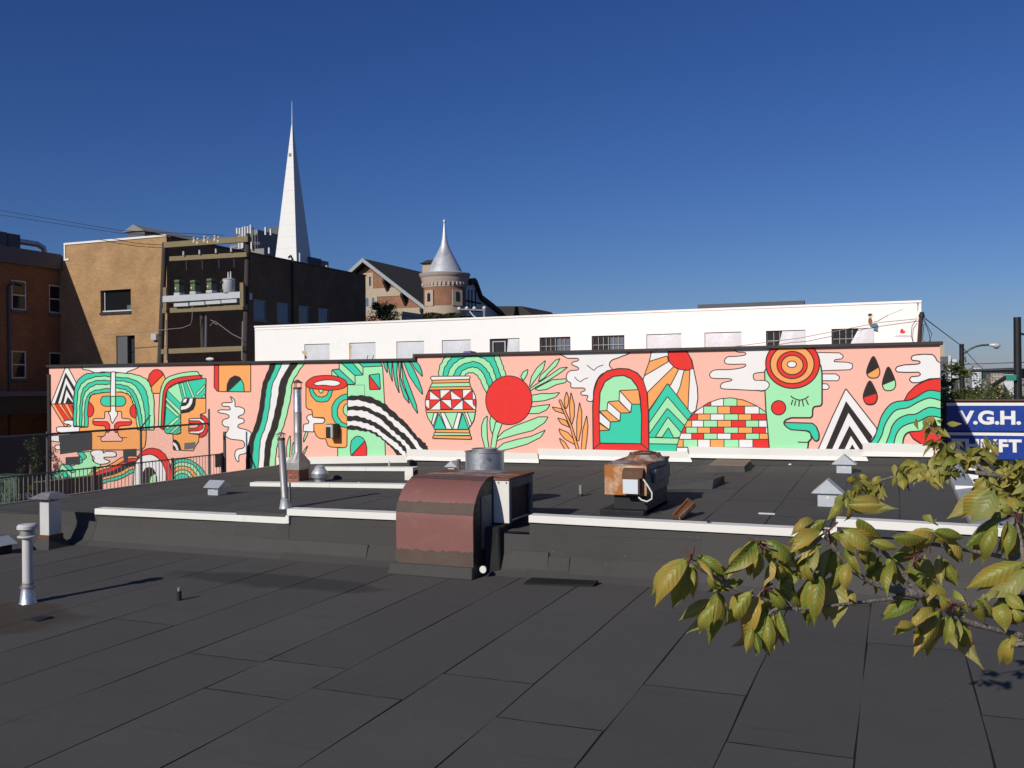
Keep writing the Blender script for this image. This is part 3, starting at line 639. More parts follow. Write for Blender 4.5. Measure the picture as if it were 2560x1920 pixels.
for i, (x, yt, lab) in enumerate(((448,700,'olive green transformer can standing first on the white platform by the tan wall'), (487.5,701,'olive green transformer can in the middle of the three on the white platform'), (528.5,697,'olive green transformer can on the white platform, next to the grey drum'))):
    yb = 739-i*3; a = at(x,yb,Y=YR-.3); z1 = at(x,yt,Y=YR-.3).z; t = thing('voltage_regulator', lab, 'transformer', a, 'olive green transformer cans'); h = z1-a.z
    b = MB(); b.box(a.x-.145, a.x+.145, YR-.48, YR-.1, a.z+.14, a.z+h*.74); b.build('tank', M['xfgreen'], t, bev=.05)
    b = MB(); b.box(a.x-.16, a.x+.16, YR-.5, YR-.08, a.z+h*.78, a.z+h); b.build('cover', M['xfgreen'], t, bev=.06)
    b = MB(); b.box(a.x-.16, a.x+.16, YR-.46, YR-.12, a.z+h*.73, a.z+h*.79); b.build('gasket', M['black'], t)
    b = MB(); b.box(a.x-.17, a.x+.17, YR-.47, YR-.1, a.z, a.z+.13); b.build('foot', M['xfgrey'], t)
    b = MB(); b.cyl((a.x-.05,YR-.5,a.z+h*.45), (a.x-.05,YR-.478,a.z+h*.45), .05, None, 10); b.build('gauge', M['porc'], t)
a = at(572,733,Y=YR-.3); z1 = at(572,697,Y=YR-.3).z; t = thing('drum_transformer', 'light grey drum transformer on the white platform beside the dark pole', 'transformer', a)
b = MB(); b.lathe((a.x,a.y), [(.26,a.z),(.29,a.z+.04),(.29,z1-.06),(.31,z1-.04),(.25,z1)], 18); b.build('tank', M['xfgrey'], t, smooth=40)
for dx, hh in ((-.02,.32), (.12,.34)):
    b = MB(); b.cyl((a.x+dx,a.y,z1-.02), (a.x+dx,a.y,z1+hh), .045, .03, 8); b.build('bushing', M['porc'], t)
for zz_ in (a.z+.06, z1-.22):
    b = MB(); b.box(a.x-.26, a.x-.1, a.y-.3, a.y-.2, zz_, zz_+.1); b.build('bracket', M['black'], t)
# overhead wires
for i, (q, lab) in enumerate(((((-60,512),(0,526),(300,576),(560,588)), 'upper thin black power line coming from the left into the pole rack'), (((-60,524),(0,537),(300,583),(520,594)), 'lower thin black power line coming from the left into the pole rack'))):
    A = [at(x, y, Y=YR-.25) for x, y in q]; b = MB(); b.tube(A, .014, 5); tag(b.build('power_line', M['black']), lab, 'wire')
A = [at(2304,790,Y=YB-.15), at(2400,862,Y=48), at(2446,913,Y=66), at(2560,1010,Y=90)]; b = MB(); b.tube(A, .018, 5)
tag(b.build('service_wire', M['black']), 'black wire slanting down from the white building corner toward the street', 'wire')
A = [at(1838,866,Y=YB-.2), at(2000,845,Y=YB-.25), at(2200,806,Y=YB-.2), at(2295,797,Y=YB-.12)]; b = MB(); b.tube(A, .012, 5)
tag(b.build('telephone_wire', M['grey']), 'thin grey wire strung along the white wall above the mural coping', 'wire')
# ------------------------------------------------------------ the mural: flat paint shapes on the wall
PC = {'P': PINK, 'W': paint('mural_white', (243,240,236)), 'T': paint('mural_teal', (62,210,172)), 'L': paint('mural_mint', (170,238,182)), 'O': paint('mural_orange', (252,172,100)),
      'R': paint('mural_red', (238,56,50)), 'K': paint('mural_black', (46,43,40)), 'G': paint('mural_grey_patch', (66,66,70)), 'H': paint('mural_light_grey_patch', (112,108,110)), 'l': paint('mural_line', (66,48,42))}
PK = list(PC)
ZO = {'A': (100,860,4.0963), 'B': (500,860,4.0963), 'C': (800,860,4.0963), 'D': (1000,820,4.0963), 'F': (1400,820,4.0963), 'G': (1860,820,4.0963), 'W': (2100,740,8.508)}
def zp(z, pts): x, y, s = ZO[z]; return [(x+a/s, y+c/s) for a, c in pts]
def crom(p, closed, n=6):
    k = len(p); out = []
    for i in range(k if closed else k-1):
        q = [p[(i+j-1) % k] if closed else p[max(0, min(k-1, i+j-1))] for j in range(4)]
        for s in range(n):
            t = s/n; out.append(tuple(.5*(2*q[1][d]+(q[2][d]-q[0][d])*t+(2*q[0][d]-5*q[1][d]+4*q[2][d]-q[3][d])*t*t+(3*q[1][d]-q[0][d]-3*q[2][d]+q[3][d])*t**3) for d in (0, 1)))
    if not closed: out.append(p[-1])
    return out
class Mural:
    def __init__(s, yw, lim): s.done = []; s.yw = yw; s.lim = lim; s.cur = None
    def motif(s, name, parent):
        s.flush(); s.cur = MB(); s.name = name; s.par = parent
    def flush(s):
        if s.cur and s.cur.v: s.cur.build(s.name, [PC[k] for k in PK], s.par, fix=False)
        s.cur = None
    def layer(s, pts, isline=False):
        x0 = min(p[0] for p in pts)-1; x1 = max(p[0] for p in pts)+1; y0 = min(p[1] for p in pts)-1; y1 = max(p[1] for p in pts)+1
        l = 1+max([q[4] for q in s.done if q[0] < x1 and q[1] > x0 and q[2] < y1 and q[3] > y0], default=0)
        s.done.append((x0, x1, y0, y1, l)); return l
    def w(s, p, l):
        v = at(p[0], p[1], Y=s.yw-.0003*l-.001); return Vector((max(s.lim[0], min(s.lim[1], v.x)), v.y, min(v.z, s.lim[2])))
    def poly(s, c, pts, l=None):
        if l is None: l = s.layer(pts)
        V = [s.w(p, l) for p in pts]; tri = tessellate_polygon([[Vector((p[0], p[1], 0)) for p in pts]])
        fs = []
        for a, b_, c_ in tri:
            n = (V[b_]-V[a]).cross(V[c_]-V[a]); fs.append((a, b_, c_) if n.y < 0 else (a, c_, b_))
        s.cur.add(V, fs, PK.index(c))
    def line(s, pts, wd=2.6, closed=False, c='l', l=None):
        if l is None: l = s.layer(pts)
        k = len(pts); L = []; R = []
        for i in range(k):
            a = pts[(i-1) % k] if closed else pts[max(0, i-1)]; d = pts[(i+1) % k] if closed else pts[min(k-1, i+1)]
            tx, ty = d[0]-a[0], d[1]-a[1]; n = math.hypot(tx, ty) or 1; ox, oy = -ty/n*wd/2, tx/n*wd/2
            L.append((pts[i][0]+ox, pts[i][1]+oy)); R.append((pts[i][0]-ox, pts[i][1]-oy))
        V = [s.w(p, l) for p in L]+[s.w(p, l) for p in R]
        fs = []
        for i in range(k if closed else k-1):
            j = (i+1) % k; q = (i, j, k+j, k+i); n = (V[q[1]]-V[q[0]]).cross(V[q[2]]-V[q[0]]); fs.append(q if n.y < 0 else q[::-1])
        s.cur.add(V, fs, PK.index(c))
    def sh(s, z, c, pts, sm=0, ln=1):
        p = zp(z, pts)
        if sm: p = crom(p, True)
        s.poly(c, p)
        if ln: s.line(p if sm else dens(p), 2.4*ln, True)
    def ell(s, z, c, cx, cy, rx, ry, ln=1, ymin=-1e9):
        s.sh(z, c, [(cx+rx*math.cos(t*math.pi/24), max(ymin, cy+ry*math.sin(t*math.pi/24))) for t in range(48)], 0, ln)
    def bands(s, z, cols, curves, ln=1, ymin=-1e9, wob=0):
        C = []
        for i, cv in enumerate(curves):
            q = crom(cv, False, 8)
            if wob:
                q = [(x+wob*math.sin(j*1.05+i), y+wob*math.cos(j*.9+i*2)) for j, (x, y) in enumerate(q)]
            C.append(zp(z, [(x, max(ymin, y)) for x, y in q]))
        al = [p for c in C for p in c]; l = s.layer(al)
        for c, a, b_ in zip(cols, C, C[1:]): s.poly(c, a+b_[::-1], l)
        if ln:
            l2 = s.layer(al)
            for a in C: s.line(a, 2.4*ln, l=l2)
            s.line([C[0][0], C[-1][0]], 2.4*ln, l=l2); s.line([C[0][-1], C[-1][-1]], 2.4*ln, l=l2)
def dens(p):      # keep corners crisp: repeat points close to each corner
    out = []
    for i in range(len(p)):
        a, c = p[i], p[(i+1) % len(p)]; d = math.hypot(c[0]-a[0], c[1]-a[1]) or 1; e = min(.45, 1.2/d)
        out += [(a[0]+(c[0]-a[0])*e, a[1]+(c[1]-a[1])*e), (a[0]+(c[0]-a[0])*(1-e), a[1]+(c[1]-a[1])*(1-e))]
    return out
m = Mural(YW, (XM0+.003, XM1-.003, ZR-.06))
m.motif('painted_mask_face', mur); s = m.sh
s('A','W',[(262,232),(112,614),(340,612),(350,500),(372,400),(285,232)])
s('A','K',[(262,290),(150,612),(186,612),(266,345),(346,490),(356,445)],0,0); s('A','K',[(268,410),(210,612),(240,612),(272,468),(335,585),(340,540)],0,0); s('A','K',[(283,540),(258,612),(338,612),(335,598)],0,0)
s('A','O',[(112,614),(335,612),(338,800),(255,850)]); s('A','R',[(150,616),(185,616),(310,785),(262,800)],0,.6); s('A','R',[(215,616),(250,616),(335,770),(322,782)],0,.6); s('A','R',[(283,616),(318,616),(337,660),(337,720)],0,.6)
s('A','W',[(340,785),(255,785),(250,815),(300,825),(310,845),(185,850),(170,880),(200,905),(400,915),(405,850),(345,845)],1); s('A','W',[(92,940),(195,935),(200,1005),(92,990)]); s('A','W',[(200,1035),(160,1040),(152,1062),(170,1080),(205,1080)],1)
s('A','W',[(420,222),(440,262),(500,268),(540,285),(570,300),(640,285),(730,290),(780,290),(880,300),(905,280),(950,265),(1000,245),(1022,216)])
s('A','O',[(724,490),(600,505),(530,520),(505,560),(495,650),(492,852),(405,855),(405,910),(530,910),(530,1085),(1040,1085),(1075,1050),(1085,980),(1088,885),(1000,880),(985,780),(965,660),(940,570),(910,520),(850,495),(770,490)])
m.bands('A','TLTLT',[[(340,835),(345,640),(358,450),(400,360),(480,305),(600,295),(724,290)],[(372,845),(378,650),(392,480),(440,395),(520,350),(620,330),(724,335)],[(405,848),(408,650),(428,500),(470,425),(560,380),(650,372),(724,378)],
  [(430,848),(432,650),(452,520),(500,455),(580,415),(650,415),(724,412)],[(455,850),(455,680),(475,560),(515,500),(590,470),(724,455)],[(492,852),(495,650),(505,560),(530,520),(600,505),(724,490)]],1,-1e9,2.5)
m.bands('A','LTLTL',[[(770,295),(900,300),(1000,320),(1080,355),(1120,400),(1145,480),(1165,560),(1170,800),(1165,880)],[(770,340),(900,350),(1000,385),(1060,440),(1090,500),(1110,600),(1120,780),(1115,885)],[(770,375),(880,385),(960,415),(1010,480),(1045,560),(1070,680),(1085,880)],
  [(770,410),(870,425),(940,465),(985,530),(1015,620),(1040,740),(1055,880)],[(770,450),(860,465),(920,500),(955,560),(985,650),(1010,780),(1030,882)],[(770,490),(850,495),(910,520),(940,570),(965,660),(985,780),(1000,880)]],1,-1e9,2.5)
s('A','T',[(660,535),(630,555),(620,590),(640,625),(680,637),(830,637),(865,620),(880,585),(865,550),(830,535)],1)
s('A','R',[(497,605),(530,620),(550,660),(548,700),(530,735),(490,738)],1); s('A','R',[(972,628),(940,635),(922,670),(925,715),(945,745),(985,750)],1)
s('A','P',[(665,690),(835,690),(838,760),(910,765),(938,785),(935,800),(790,800),(762,830),(765,900),(800,910),(805,940),(845,970),(840,995),(630,998),(620,960),(650,945),(668,930),(672,905),(705,905),(715,830),(690,795),(540,795),(545,770),(570,762),(660,765)])
s('A','W',[(728,285),(720,530),(724,690),(698,700),(720,740),(725,780),(742,818),(765,770),(790,735),(795,695),(775,690),(772,285)]); s('A','L',[(724,537),(724,635),(772,635),(772,537)])
s('A','R',[(540,792),(690,795),(716,830),(712,900),(680,905),(668,850),(650,838),(560,832),(540,815)]); s('A','R',[(938,795),(800,797),(768,820),(762,890),(775,910),(795,905),(805,850),(830,838),(920,832),(938,815)])
m.line(zp('A',[(585,945),(650,948)]),2); m.line(zp('A',[(830,958),(890,960)]),2)
m.motif('painted_profile_face', mur)
s('A','O',[(1105,370),(1120,310),(1160,268),(1200,260),(1250,285),(1275,330),(1285,370),(1240,440),(1230,505),(1150,505),(1140,440)]); s('A','R',[(1105,370),(1120,310),(1160,268),(1200,260),(1240,275),(1262,315),(1140,438)])
s('A','O',[(1442,555),(1700,555),(1698,705),(1640,720),(1648,760),(1525,765),(1525,915),(1630,930),(1625,1000),(1590,1050),(1570,1095),(1365,1085),(1362,925),(1440,915)])
m.bands('A','LR',[[(1212,845),(1222,600),(1238,460),(1290,355),(1400,308),(1510,287),(1612,280)],[(1238,860),(1252,600),(1268,470),(1320,385),(1420,345),(1540,328),(1662,320)],[(1262,880),(1278,620),(1292,500),(1340,430),(1430,390),(1540,368),(1662,355)]])
s('A','T',[(1300,480),(1420,405),(1510,380),(1700,350),(1695,555),(1570,555),(1480,555),(1440,640),(1440,915),(1400,925),(1290,915),(1272,880),(1285,700)])
for q in ([(1310,462),(1400,407),(1420,407),(1460,570),(1440,610),(1312,482)],[(1440,400),(1465,398),(1500,545),(1480,553)],[(1495,385),(1515,380),(1585,550),(1560,553)],[(1690,410),(1692,440),(1610,530),(1595,510)],[(1690,510),(1690,550),(1650,553)],[(1290,540),(1440,680),(1440,735),(1290,575)],
  [(1290,600),(1438,735),(1400,740),(1288,640)],[(1400,750),(1440,755),(1300,880),(1285,850)],[(1438,800),(1438,840),(1350,915),(1320,915)],[(1438,870),(1438,900),(1415,918),(1400,910)]): s('A','L',q,0,.7)
s('A','K',[(1595,557),(1590,620),(1570,670),(1520,700),(1442,712),(1442,675),(1500,668),(1540,640),(1560,600),(1565,557)],0,0); s('A','W',[(1565,557),(1555,610),(1525,650),(1480,668),(1442,675),(1445,640),(1490,635),(1520,610),(1535,557)],0,0)
s('A','K',[(1535,557),(1520,600),(1490,630),(1445,638),(1450,600),(1490,600),(1510,557)],0,0); s('A','W',[(1510,557),(1495,600),(1460,602),(1470,570),(1485,557)],0,.6)
s('A','R',[(1648,722),(1690,740),(1722,780),(1725,860),(1700,930),(1660,955),(1630,955),(1632,920),(1680,880),(1690,820),(1670,770),(1650,765)]); s('A','W',[(1525,765),(1640,762),(1685,790),(1690,850),(1670,900),(1625,920),(1530,915),(1525,895),(1620,885),(1650,850),(1645,810),(1620,790),(1530,785)])
s('A','R',[(1525,785),(1630,787),(1672,820),(1670,860),(1640,885),(1600,892),(1522,890),(1522,865),(1600,860),(1625,840),(1610,815),(1525,812)])
s('A','K',[(1362,975),(1400,985),(1430,1020),(1450,1085),(1420,1088),(1405,1040),(1385,1015),(1362,1005)],0,0); s('A','W',[(1362,1005),(1385,1015),(1405,1040),(1420,1088),(1400,1088),(1385,1055),(1362,1030)],0,0); s('A','K',[(1362,1030),(1385,1055),(1400,1088),(1380,1088),(1362,1060)],0,0)
m.motif('painted_rainbow_ground', mur)
s('A','L',[(100,1355),(180,1300),(230,1225),(340,1250),(400,1200),(400,1110),(525,1100),(540,1200),(620,1230),(620,1300),(480,1380),(100,1385)])
for q in ([(380,1110),(440,1105),(480,1160),(440,1190)],[(230,1230),(300,1235),(370,1310),(320,1320)],[(180,1290),(240,1290),(310,1360),(250,1370)],[(130,1330),(190,1325),(220,1372),(150,1372)],[(370,1180),(435,1190),(435,1215),(380,1230)]): s('A','T',q)
s('A','W',[(530,1095),(520,1130),(555,1165),(550,1200),(600,1230),(680,1225),(715,1200),(665,1180),(660,1160),(760,1155),(780,1135),(765,1105),(680,1100),(650,1115),(640,1090),(580,1085)],1)
m.bands('A','ORKOT',[[(430,1520),(500,1340),(580,1280),(680,1250),(760,1210),(830,1165),(900,1150),(1000,1150)],[(440,1530),(520,1370),(600,1305),(700,1275),(790,1235),(860,1195),(930,1172),(985,1172)],[(460,1530),(535,1400),(610,1340),(720,1310),(810,1270),(880,1225),(940,1205),(980,1205)],
  [(500,1530),(560,1415),(640,1365),(740,1340),(830,1305),(900,1265),(970,1245)],[(520,1530),(575,1440),(660,1390),(760,1365),(850,1335),(920,1290),(962,1280)],[(575,1530),(610,1460),(680,1415),(780,1395),(860,1365),(930,1325),(958,1318)]])
s('A','W',[(955,1500),(965,1280),(985,1200),(1040,1145),(1100,1125),(1160,1135),(1230,1185),(1275,1260),(1300,1360),(1305,1500)]); s('A','R',[(990,1170),(1030,1110),(1090,1075),(1150,1065),(1220,1080),(1280,1130),(1320,1210),(1345,1300),(1360,1500),(1303,1500),(1290,1300),(1250,1210),(1190,1150),(1130,1128),(1060,1140)])
s('A','K',[(1045,1500),(1055,1320),(1080,1275),(1120,1262),(1160,1280),(1185,1330),(1110,1420),(1105,1500)]); s('A','L',[(1110,1500),(1130,1360),(1180,1320),(1195,1360),(1200,1500)])
m.bands('A','TLOLT',[[(1340,1230),(1390,1190),(1450,1175),(1530,1185),(1600,1225),(1660,1280),(1740,1400)],[(1345,1260),(1400,1222),(1455,1210),(1530,1222),(1590,1260),(1690,1400)],[(1350,1300),(1400,1260),(1450,1250),(1520,1262),(1570,1300),(1640,1400)],
  [(1355,1340),(1410,1300),(1460,1290),(1510,1300),(1545,1330),(1600,1400)],[(1360,1385),(1400,1345),(1450,1325),(1500,1335),(1560,1400)],[(1362,1400),(1450,1401),(1555,1402)]])
for q, c in (([(200,930),(530,905),(528,1085),(205,1130)],'G'),([(260,1160),(410,1150),(410,1235),(262,1240)],'G'),([(850,1078),(988,1072),(988,1145),(852,1152)],'G'),([(855,1152),(905,1150),(900,1215),(858,1215)],'G'),([(1478,1015),(1592,1003),(1590,1070),(1478,1082)],'H')): s('A',c,q,0,0)
m.motif('painted_smoke_and_door', mur)
s('A','R',[(1785,195),(1830,195),(1830,485),(1815,485),(1782,440)]); s('A','O',[(1830,195),(2158,185),(2158,490),(1830,487)]); s('A','K',[(1913,487),(1918,410),(1945,355),(1995,325),(2040,338),(2060,360)]); s('A','T',[(1925,487),(2060,360),(2085,410),(2092,490)])
s('A','W',[(1950,540),(1985,565),(1998,600),(2000,640),(2050,645),(2092,670),(2085,715),(2045,735),(2030,755),(2085,770),(2085,805),(2035,825),(2030,855),(2080,870),(2130,885),(2165,920),(2178,1000),(2150,1080),(2100,1120),(2040,1140),(2035,1205),(2005,1180),(1995,1120),(2020,1080),(2080,1065),(2095,1030),(2070,990),(1960,975),(1910,950),(1900,925),(1925,880),(1930,850),(1890,845),(1865,810),(1880,775),(1925,760),(1935,735),(1900,715),(1840,705),(1822,688),(1850,675),(1940,675),(1945,655),(1930,640),(1870,635),(1870,605),(1940,600),(1970,590)],1)
m.motif('painted_black_white_stripes', mur)
m.bands('B','KTWKL',[[(730,176),(700,270),(650,390),(630,500),(605,680),(560,850),(510,970),(480,1130),(470,1300)],[(786,176),(745,290),(690,410),(670,520),(650,680),(610,850),(560,960),(540,1110),(530,1300)],[(850,176),(800,290),(740,420),(725,530),(705,690),(665,860),(625,960),(610,1080),(595,1290)],
  [(945,176),(870,300),(820,400),(800,540),(770,690),(730,850),(680,990),(665,1100),(655,1280)],[(1022,174),(940,290),(890,400),(865,540),(830,700),(790,860),(740,980),(720,1100),(705,1270)],[(1085,172),(1000,300),(945,400),(930,540),(890,720),(850,860),(805,980),(780,1110),(768,1250)]],1,-1e9,2)
for q in ([(890,1170),(885,1060),(905,970),(925,935),(925,1040),(915,1170)],[(1060,970),(1080,910),(1112,870),(1100,930),(1060,1010)],[(1050,1130),(1070,1080),(1105,1040),(1085,1090),(1055,1150)],[(940,1150),(945,1030),(960,1000),(965,1120)],[(800,1190),(815,1090),(835,1020),(840,1100),(825,1200)]): s('B','L',q)
m.motif('painted_cup_face_house', mur)
s('B','L',[(1350,265),(1425,255),(1425,172),(1830,168),(1870,230),(1890,600),(1893,980),(1900,1160),(1410,1160),(1410,1062),(1480,1062),(1505,1045),(1510,415),(1400,340),(1350,325)])
s('B','T',[(1425,174),(1545,172),(1670,318),(1585,322)]); s('B','T',[(1605,172),(1830,168),(1872,225),(1668,235)]); s('B','T',[(1352,265),(1425,258),(1590,412),(1500,415)])
m.line(zp('B',[(1669,235),(1669,318)]),2.2); m.line(zp('B',[(1586,322),(1590,412)]),2.2); m.line(zp('B',[(1425,258),(1425,180)]),2.2); m.line(zp('B',[(1512,420),(1685,420),(1685,594),(1515,590)]),1.2)
s('B','T',[(1730,318),(1838,303),(1848,465),(1738,468)]); s('B','R',[(1730,318),(1845,464),(1738,468)])
s('B','T',[(1545,1145),(1538,1060),(1550,990),(1590,950),(1625,942),(1665,960),(1688,992)]); s('B','R',[(1550,1145),(1690,992),(1708,1060),(1708,1142)])
s('B','O',[(1085,430),(1085,640),(1100,665),(1145,675),(1155,750),(1270,755),(1280,785),(1265,810),(1165,815),(1165,880),(1190,940),(1230,970),(1285,970),(1310,1040),(1340,1055),(1480,1062),(1505,1045),(1510,430)])
s('B','T',[(1115,455),(1150,455),(1170,500),(1200,535),(1250,545),(1300,525),(1320,470),(1360,470),(1340,540),(1310,585),(1240,595),(1190,585),(1140,530)]); s('B','L',[(1215,455),(1262,460),(1258,492),(1240,505),(1220,490)])
s('B','R',[(1082,410),(1110,370),(1170,335),(1270,322),(1380,328),(1470,360),(1505,400),(1490,440),(1420,465),(1300,475),(1250,465),(1170,460),(1100,440)],1); s('B','W',[(1165,408),(1200,385),(1290,368),(1380,372),(1430,390),(1430,415),(1370,432),(1270,422),(1200,425)],1)
s('B','T',[(1510,508),(1450,525),(1390,570),(1350,640),(1352,740),(1380,800),(1440,845),(1510,858),(1510,825),(1450,800),(1410,740),(1405,670),(1430,610),(1470,575),(1510,567)]); s('B','L',[(1510,608),(1480,625),(1463,670),(1475,715),(1510,745)])
s('B','W',[(1150,722),(1110,728),(1090,750),(1100,775),(1118,790),(1110,815),(1062,822),(1055,895),(1165,900),(1165,815),(1260,812),(1278,790),(1270,762),(1155,750)])
m.motif('painted_zebra_rainbow', mur)
m.bands('C','KWKWKWK',[[(282,535),(390,525),(500,535),(600,580),(680,625),(800,735),(880,805),(940,880),(1000,950),(1070,1010),(1100,1050),(1118,1100)],[(282,580),(390,575),(480,600),(560,620),(640,670),(720,740),(790,790),(870,860),(930,930),(990,1000),(1060,1100)],
  [(282,640),(390,635),(480,645),(560,690),(640,720),(720,790),(800,870),(880,930),(940,1000),(1010,1100)],[(282,680),(390,680),(470,690),(540,725),(620,770),(700,850),(770,910),(840,970),(900,1030),(950,1100)],[(282,740),(370,735),(460,760),(530,785),(600,820),(680,880),(740,935),(810,990),(870,1050),(910,1100)],
  [(282,790),(370,790),(440,805),(520,830),(590,870),(660,925),(720,970),(790,1020),(840,1075),(880,1120)],[(282,835),(360,835),(440,860),(510,880),(580,910),(640,960),(700,1010),(760,1060),(820,1110),(855,1160)],[(282,880),(370,880),(440,895),(500,900),(570,935),(640,980),(700,1035),(750,1085),(795,1160)]],0,-1e9,4)
m.motif('painted_palm_fronds', mur)
for q in ([(642,160),(685,160),(690,298),(665,250)],[(688,160),(738,160),(735,280),(742,388),(712,300)],[(742,160),(795,160),(785,300),(812,505),(775,420),(752,300)],[(800,160),(830,160),(822,330),(850,430),(900,540),(915,610),(860,545),(820,420)],
  [(832,160),(850,250),(880,340),(930,470),(985,620),(1000,715),(950,640),(890,500),(850,380)],[(848,160),(900,160),(960,260),(1010,370),(1045,470),(1050,520),(980,430),(910,320)],[(915,160),(970,160),(1020,220),(1042,280),(1048,335),(980,260)]): s('C','T',q)
m.motif('painted_vase', mur)
m.bands('D','LTLTL',[[(395,500),(402,410),(440,330),(490,278),(600,255),(800,250),(990,260),(1040,350),(1065,420),(1092,505)],[(440,500),(452,420),(500,340),(560,280),(700,262),(930,262),(975,340),(1010,430),(1040,520)],[(490,500),(510,420),(570,350),(650,305),(750,285),(850,310),(920,360),(960,440),(990,540)],
  [(545,500),(575,430),(630,380),(740,345),(820,365),(880,420),(920,480),(950,570)],[(605,500),(640,440),(700,410),(750,400),(810,420),(860,480),(890,560),(915,620)],[(660,500),(680,470),(720,458),(770,470),(820,530),(850,600),(890,670)]],1,-1e9,3)
s('D','O',[(328,530),(712,520),(710,560),(328,565)]); s('D','L',[(328,565),(712,557),(722,598),(305,605)]); s('D','O',[(308,605),(722,598),(740,628),(295,635)])
s('D','W',[(295,635),(740,628),(770,690),(780,760),(775,835),(265,840),(258,760),(268,700)])
for q in ([(285,652),(303,640),(303,735),(262,735)],[(303,640),(408,636),(415,730)],[(415,730),(515,640),(525,730)],[(515,638),(640,633),(640,730)],[(640,730),(740,632),(742,728)],[(303,735),(415,735),(308,832)],[(415,735),(530,832),(415,832)],[(525,735),(640,732),(530,832)],[(645,735),(755,832),(645,832)],[(745,735),(775,735),(778,810),(750,785)],[(258,795),(300,832),(264,836)]): s('D','R',q,0,.8)
for q in ([(303,640),(303,832)],[(410,636),(415,832)],[(515,636),(530,832)],[(640,632),(645,832)],[(262,735),(780,731)]): m.line(zp('D',q),1.8)
s('D','O',[(262,840),(777,835),(772,862),(268,866)]); s('D','L',[(268,866),(772,862),(755,950),(715,1010),(700,1040),(360,1040),(320,975),(285,920)])
for q in ([(348,868),(385,868),(340,1005),(322,975)],[(412,866),(455,866),(535,1036),(475,1038)],[(590,866),(632,866),(590,1038),(540,1036)],[(660,864),(690,864),(735,985),(715,1012)]): s('D','W',q)
s('D','T',[(395,872),(345,1030),(355,1038),(475,1038)]); s('D','T',[(642,868),(592,1038),(705,1038)])
s('D','O',[(360,1040),(710,1040),(712,1075),(360,1070)]); s('D','L',[(350,1070),(715,1075),(720,1100),(345,1100)]); s('D','O',[(345,1100),(725,1105),(732,1140),(330,1130)]); s('D','W',[(310,510),(325,495),(715,492),(718,510),(705,525),(325,535)])
m.motif('painted_red_sun_and_leaves', mur)
for q in ([(1235,500),(1260,450),(1312,422),(1300,480),(1265,540)],[(1325,605),(1345,500),(1400,410),(1490,330),(1470,420),(1400,510),(1335,600)],[(1415,550),(1440,480),(1500,430),(1590,330),(1640,312),(1600,390),(1520,460),(1480,510)],[(1380,625),(1480,570),(1560,530),(1725,518),(1690,560),(1600,580),(1500,630),(1420,640)],
  [(1330,620),(1420,560),(1540,480),(1640,410),(1718,400),(1640,460),(1500,550),(1400,600),(1335,645)],[(1345,690),(1450,670),(1540,672),(1638,660),(1590,710),(1480,745),(1345,758)],[(1335,810),(1430,795),(1540,782),(1500,840),(1420,875),(1315,878)],[(1000,1120),(1060,1060),(1180,1000),(1320,950),(1420,910),(1518,910),(1480,970),(1360,1050),(1200,1090),(1060,1130),(990,1155)],
  [(985,1245),(1060,1180),(1200,1140),(1340,1110),(1490,1045),(1440,1120),(1300,1190),(1160,1230),(1010,1262)],[(955,1100),(925,1040),(920,950),(930,900),(985,940),(970,1040)],[(980,960),(1050,970),(1000,1100),(975,1250),(925,1250),(950,1080)],[(872,1240),(835,1100),(835,1000),(860,930),(895,898),(890,1000),(895,1120),(912,1240)]): s('D','L',q)
m.ell('D','R',1115,740,237,250)
m.motif('painted_orange_plant', mur)
for q in ([(1690,810),(1680,740),(1705,650),(1730,720),(1720,790),(1700,830)],[(1745,960),(1735,800),(1750,658),(1785,780),(1785,900),(1760,990)],[(1810,1150),(1810,950),(1838,760),(1862,860),(1860,1020),(1830,1160)],[(1855,1245),(1870,1050),(1912,895),(1925,1000),(1915,1130),(1900,1245)],[(1690,880),(1590,850),(1555,808),(1650,825)],
  [(1740,1020),(1650,980),(1612,920),(1700,945)],[(1790,1195),(1690,1140),(1640,1080),(1625,1030),(1720,1070),(1780,1140)],[(1690,1245),(1645,1170),(1632,1125),(1690,1170),(1735,1245)],[(1625,740),(1645,732),(1700,860),(1760,1000),(1835,1245),(1805,1245),(1740,1010),(1680,870)]): s('D','O',q)
m.motif('painted_arch_with_stairs', mur)
s('F','W',[(45,250),(60,300),(100,310),(180,312),(185,335),(130,350),(125,375),(185,405),(180,430),(100,440),(65,490),(75,540),(110,565),(120,610),(240,615),(255,640),(215,660),(225,685),(285,695),(275,740),(335,745),(345,640),(375,540),(430,470),(530,430),(505,380),(530,330),(620,295),(680,245)],1)
m.line(crom(zp('F',[(275,380),(320,415),(350,435)]),False),2); m.line(crom(zp('F',[(350,435),(385,400),(445,378)]),False),2); m.line(crom(zp('F',[(148,500),(180,535),(212,550)]),False),2); m.line(crom(zp('F',[(212,550),(245,525),(288,510)]),False),2)
s('F','R',[(340,1250),(335,800),(350,640),(390,520),(480,440),(600,415),(700,420),(790,460),(850,530),(890,640),(905,850),(910,1260)],0,1.3); s('F','L',[(410,1180),(400,850),(410,660),(460,550),(550,495),(650,485),(730,520),(790,600),(820,700),(835,900),(830,1185)],0,1.3)
s('F','T',[(405,1050),(510,1040),(515,960),(615,955),(620,870),(725,868),(735,780),(822,780),(835,900),(830,1185),(410,1178)])
s('F','O',[(610,640),(805,632),(825,780),(735,780)]); s('F','W',[(610,640),(735,780),(722,868),(605,745)]); s('F','O',[(490,755),(600,745),(722,868),(620,870)]); s('F','W',[(490,755),(620,870),(612,955),(480,845)]); s('F','O',[(402,850),(480,845),(612,955),(515,962)]); s('F','W',[(402,860),(515,962),(508,1045),(402,965)]); s('F','O',[(402,975),(508,1045),(405,1052)])
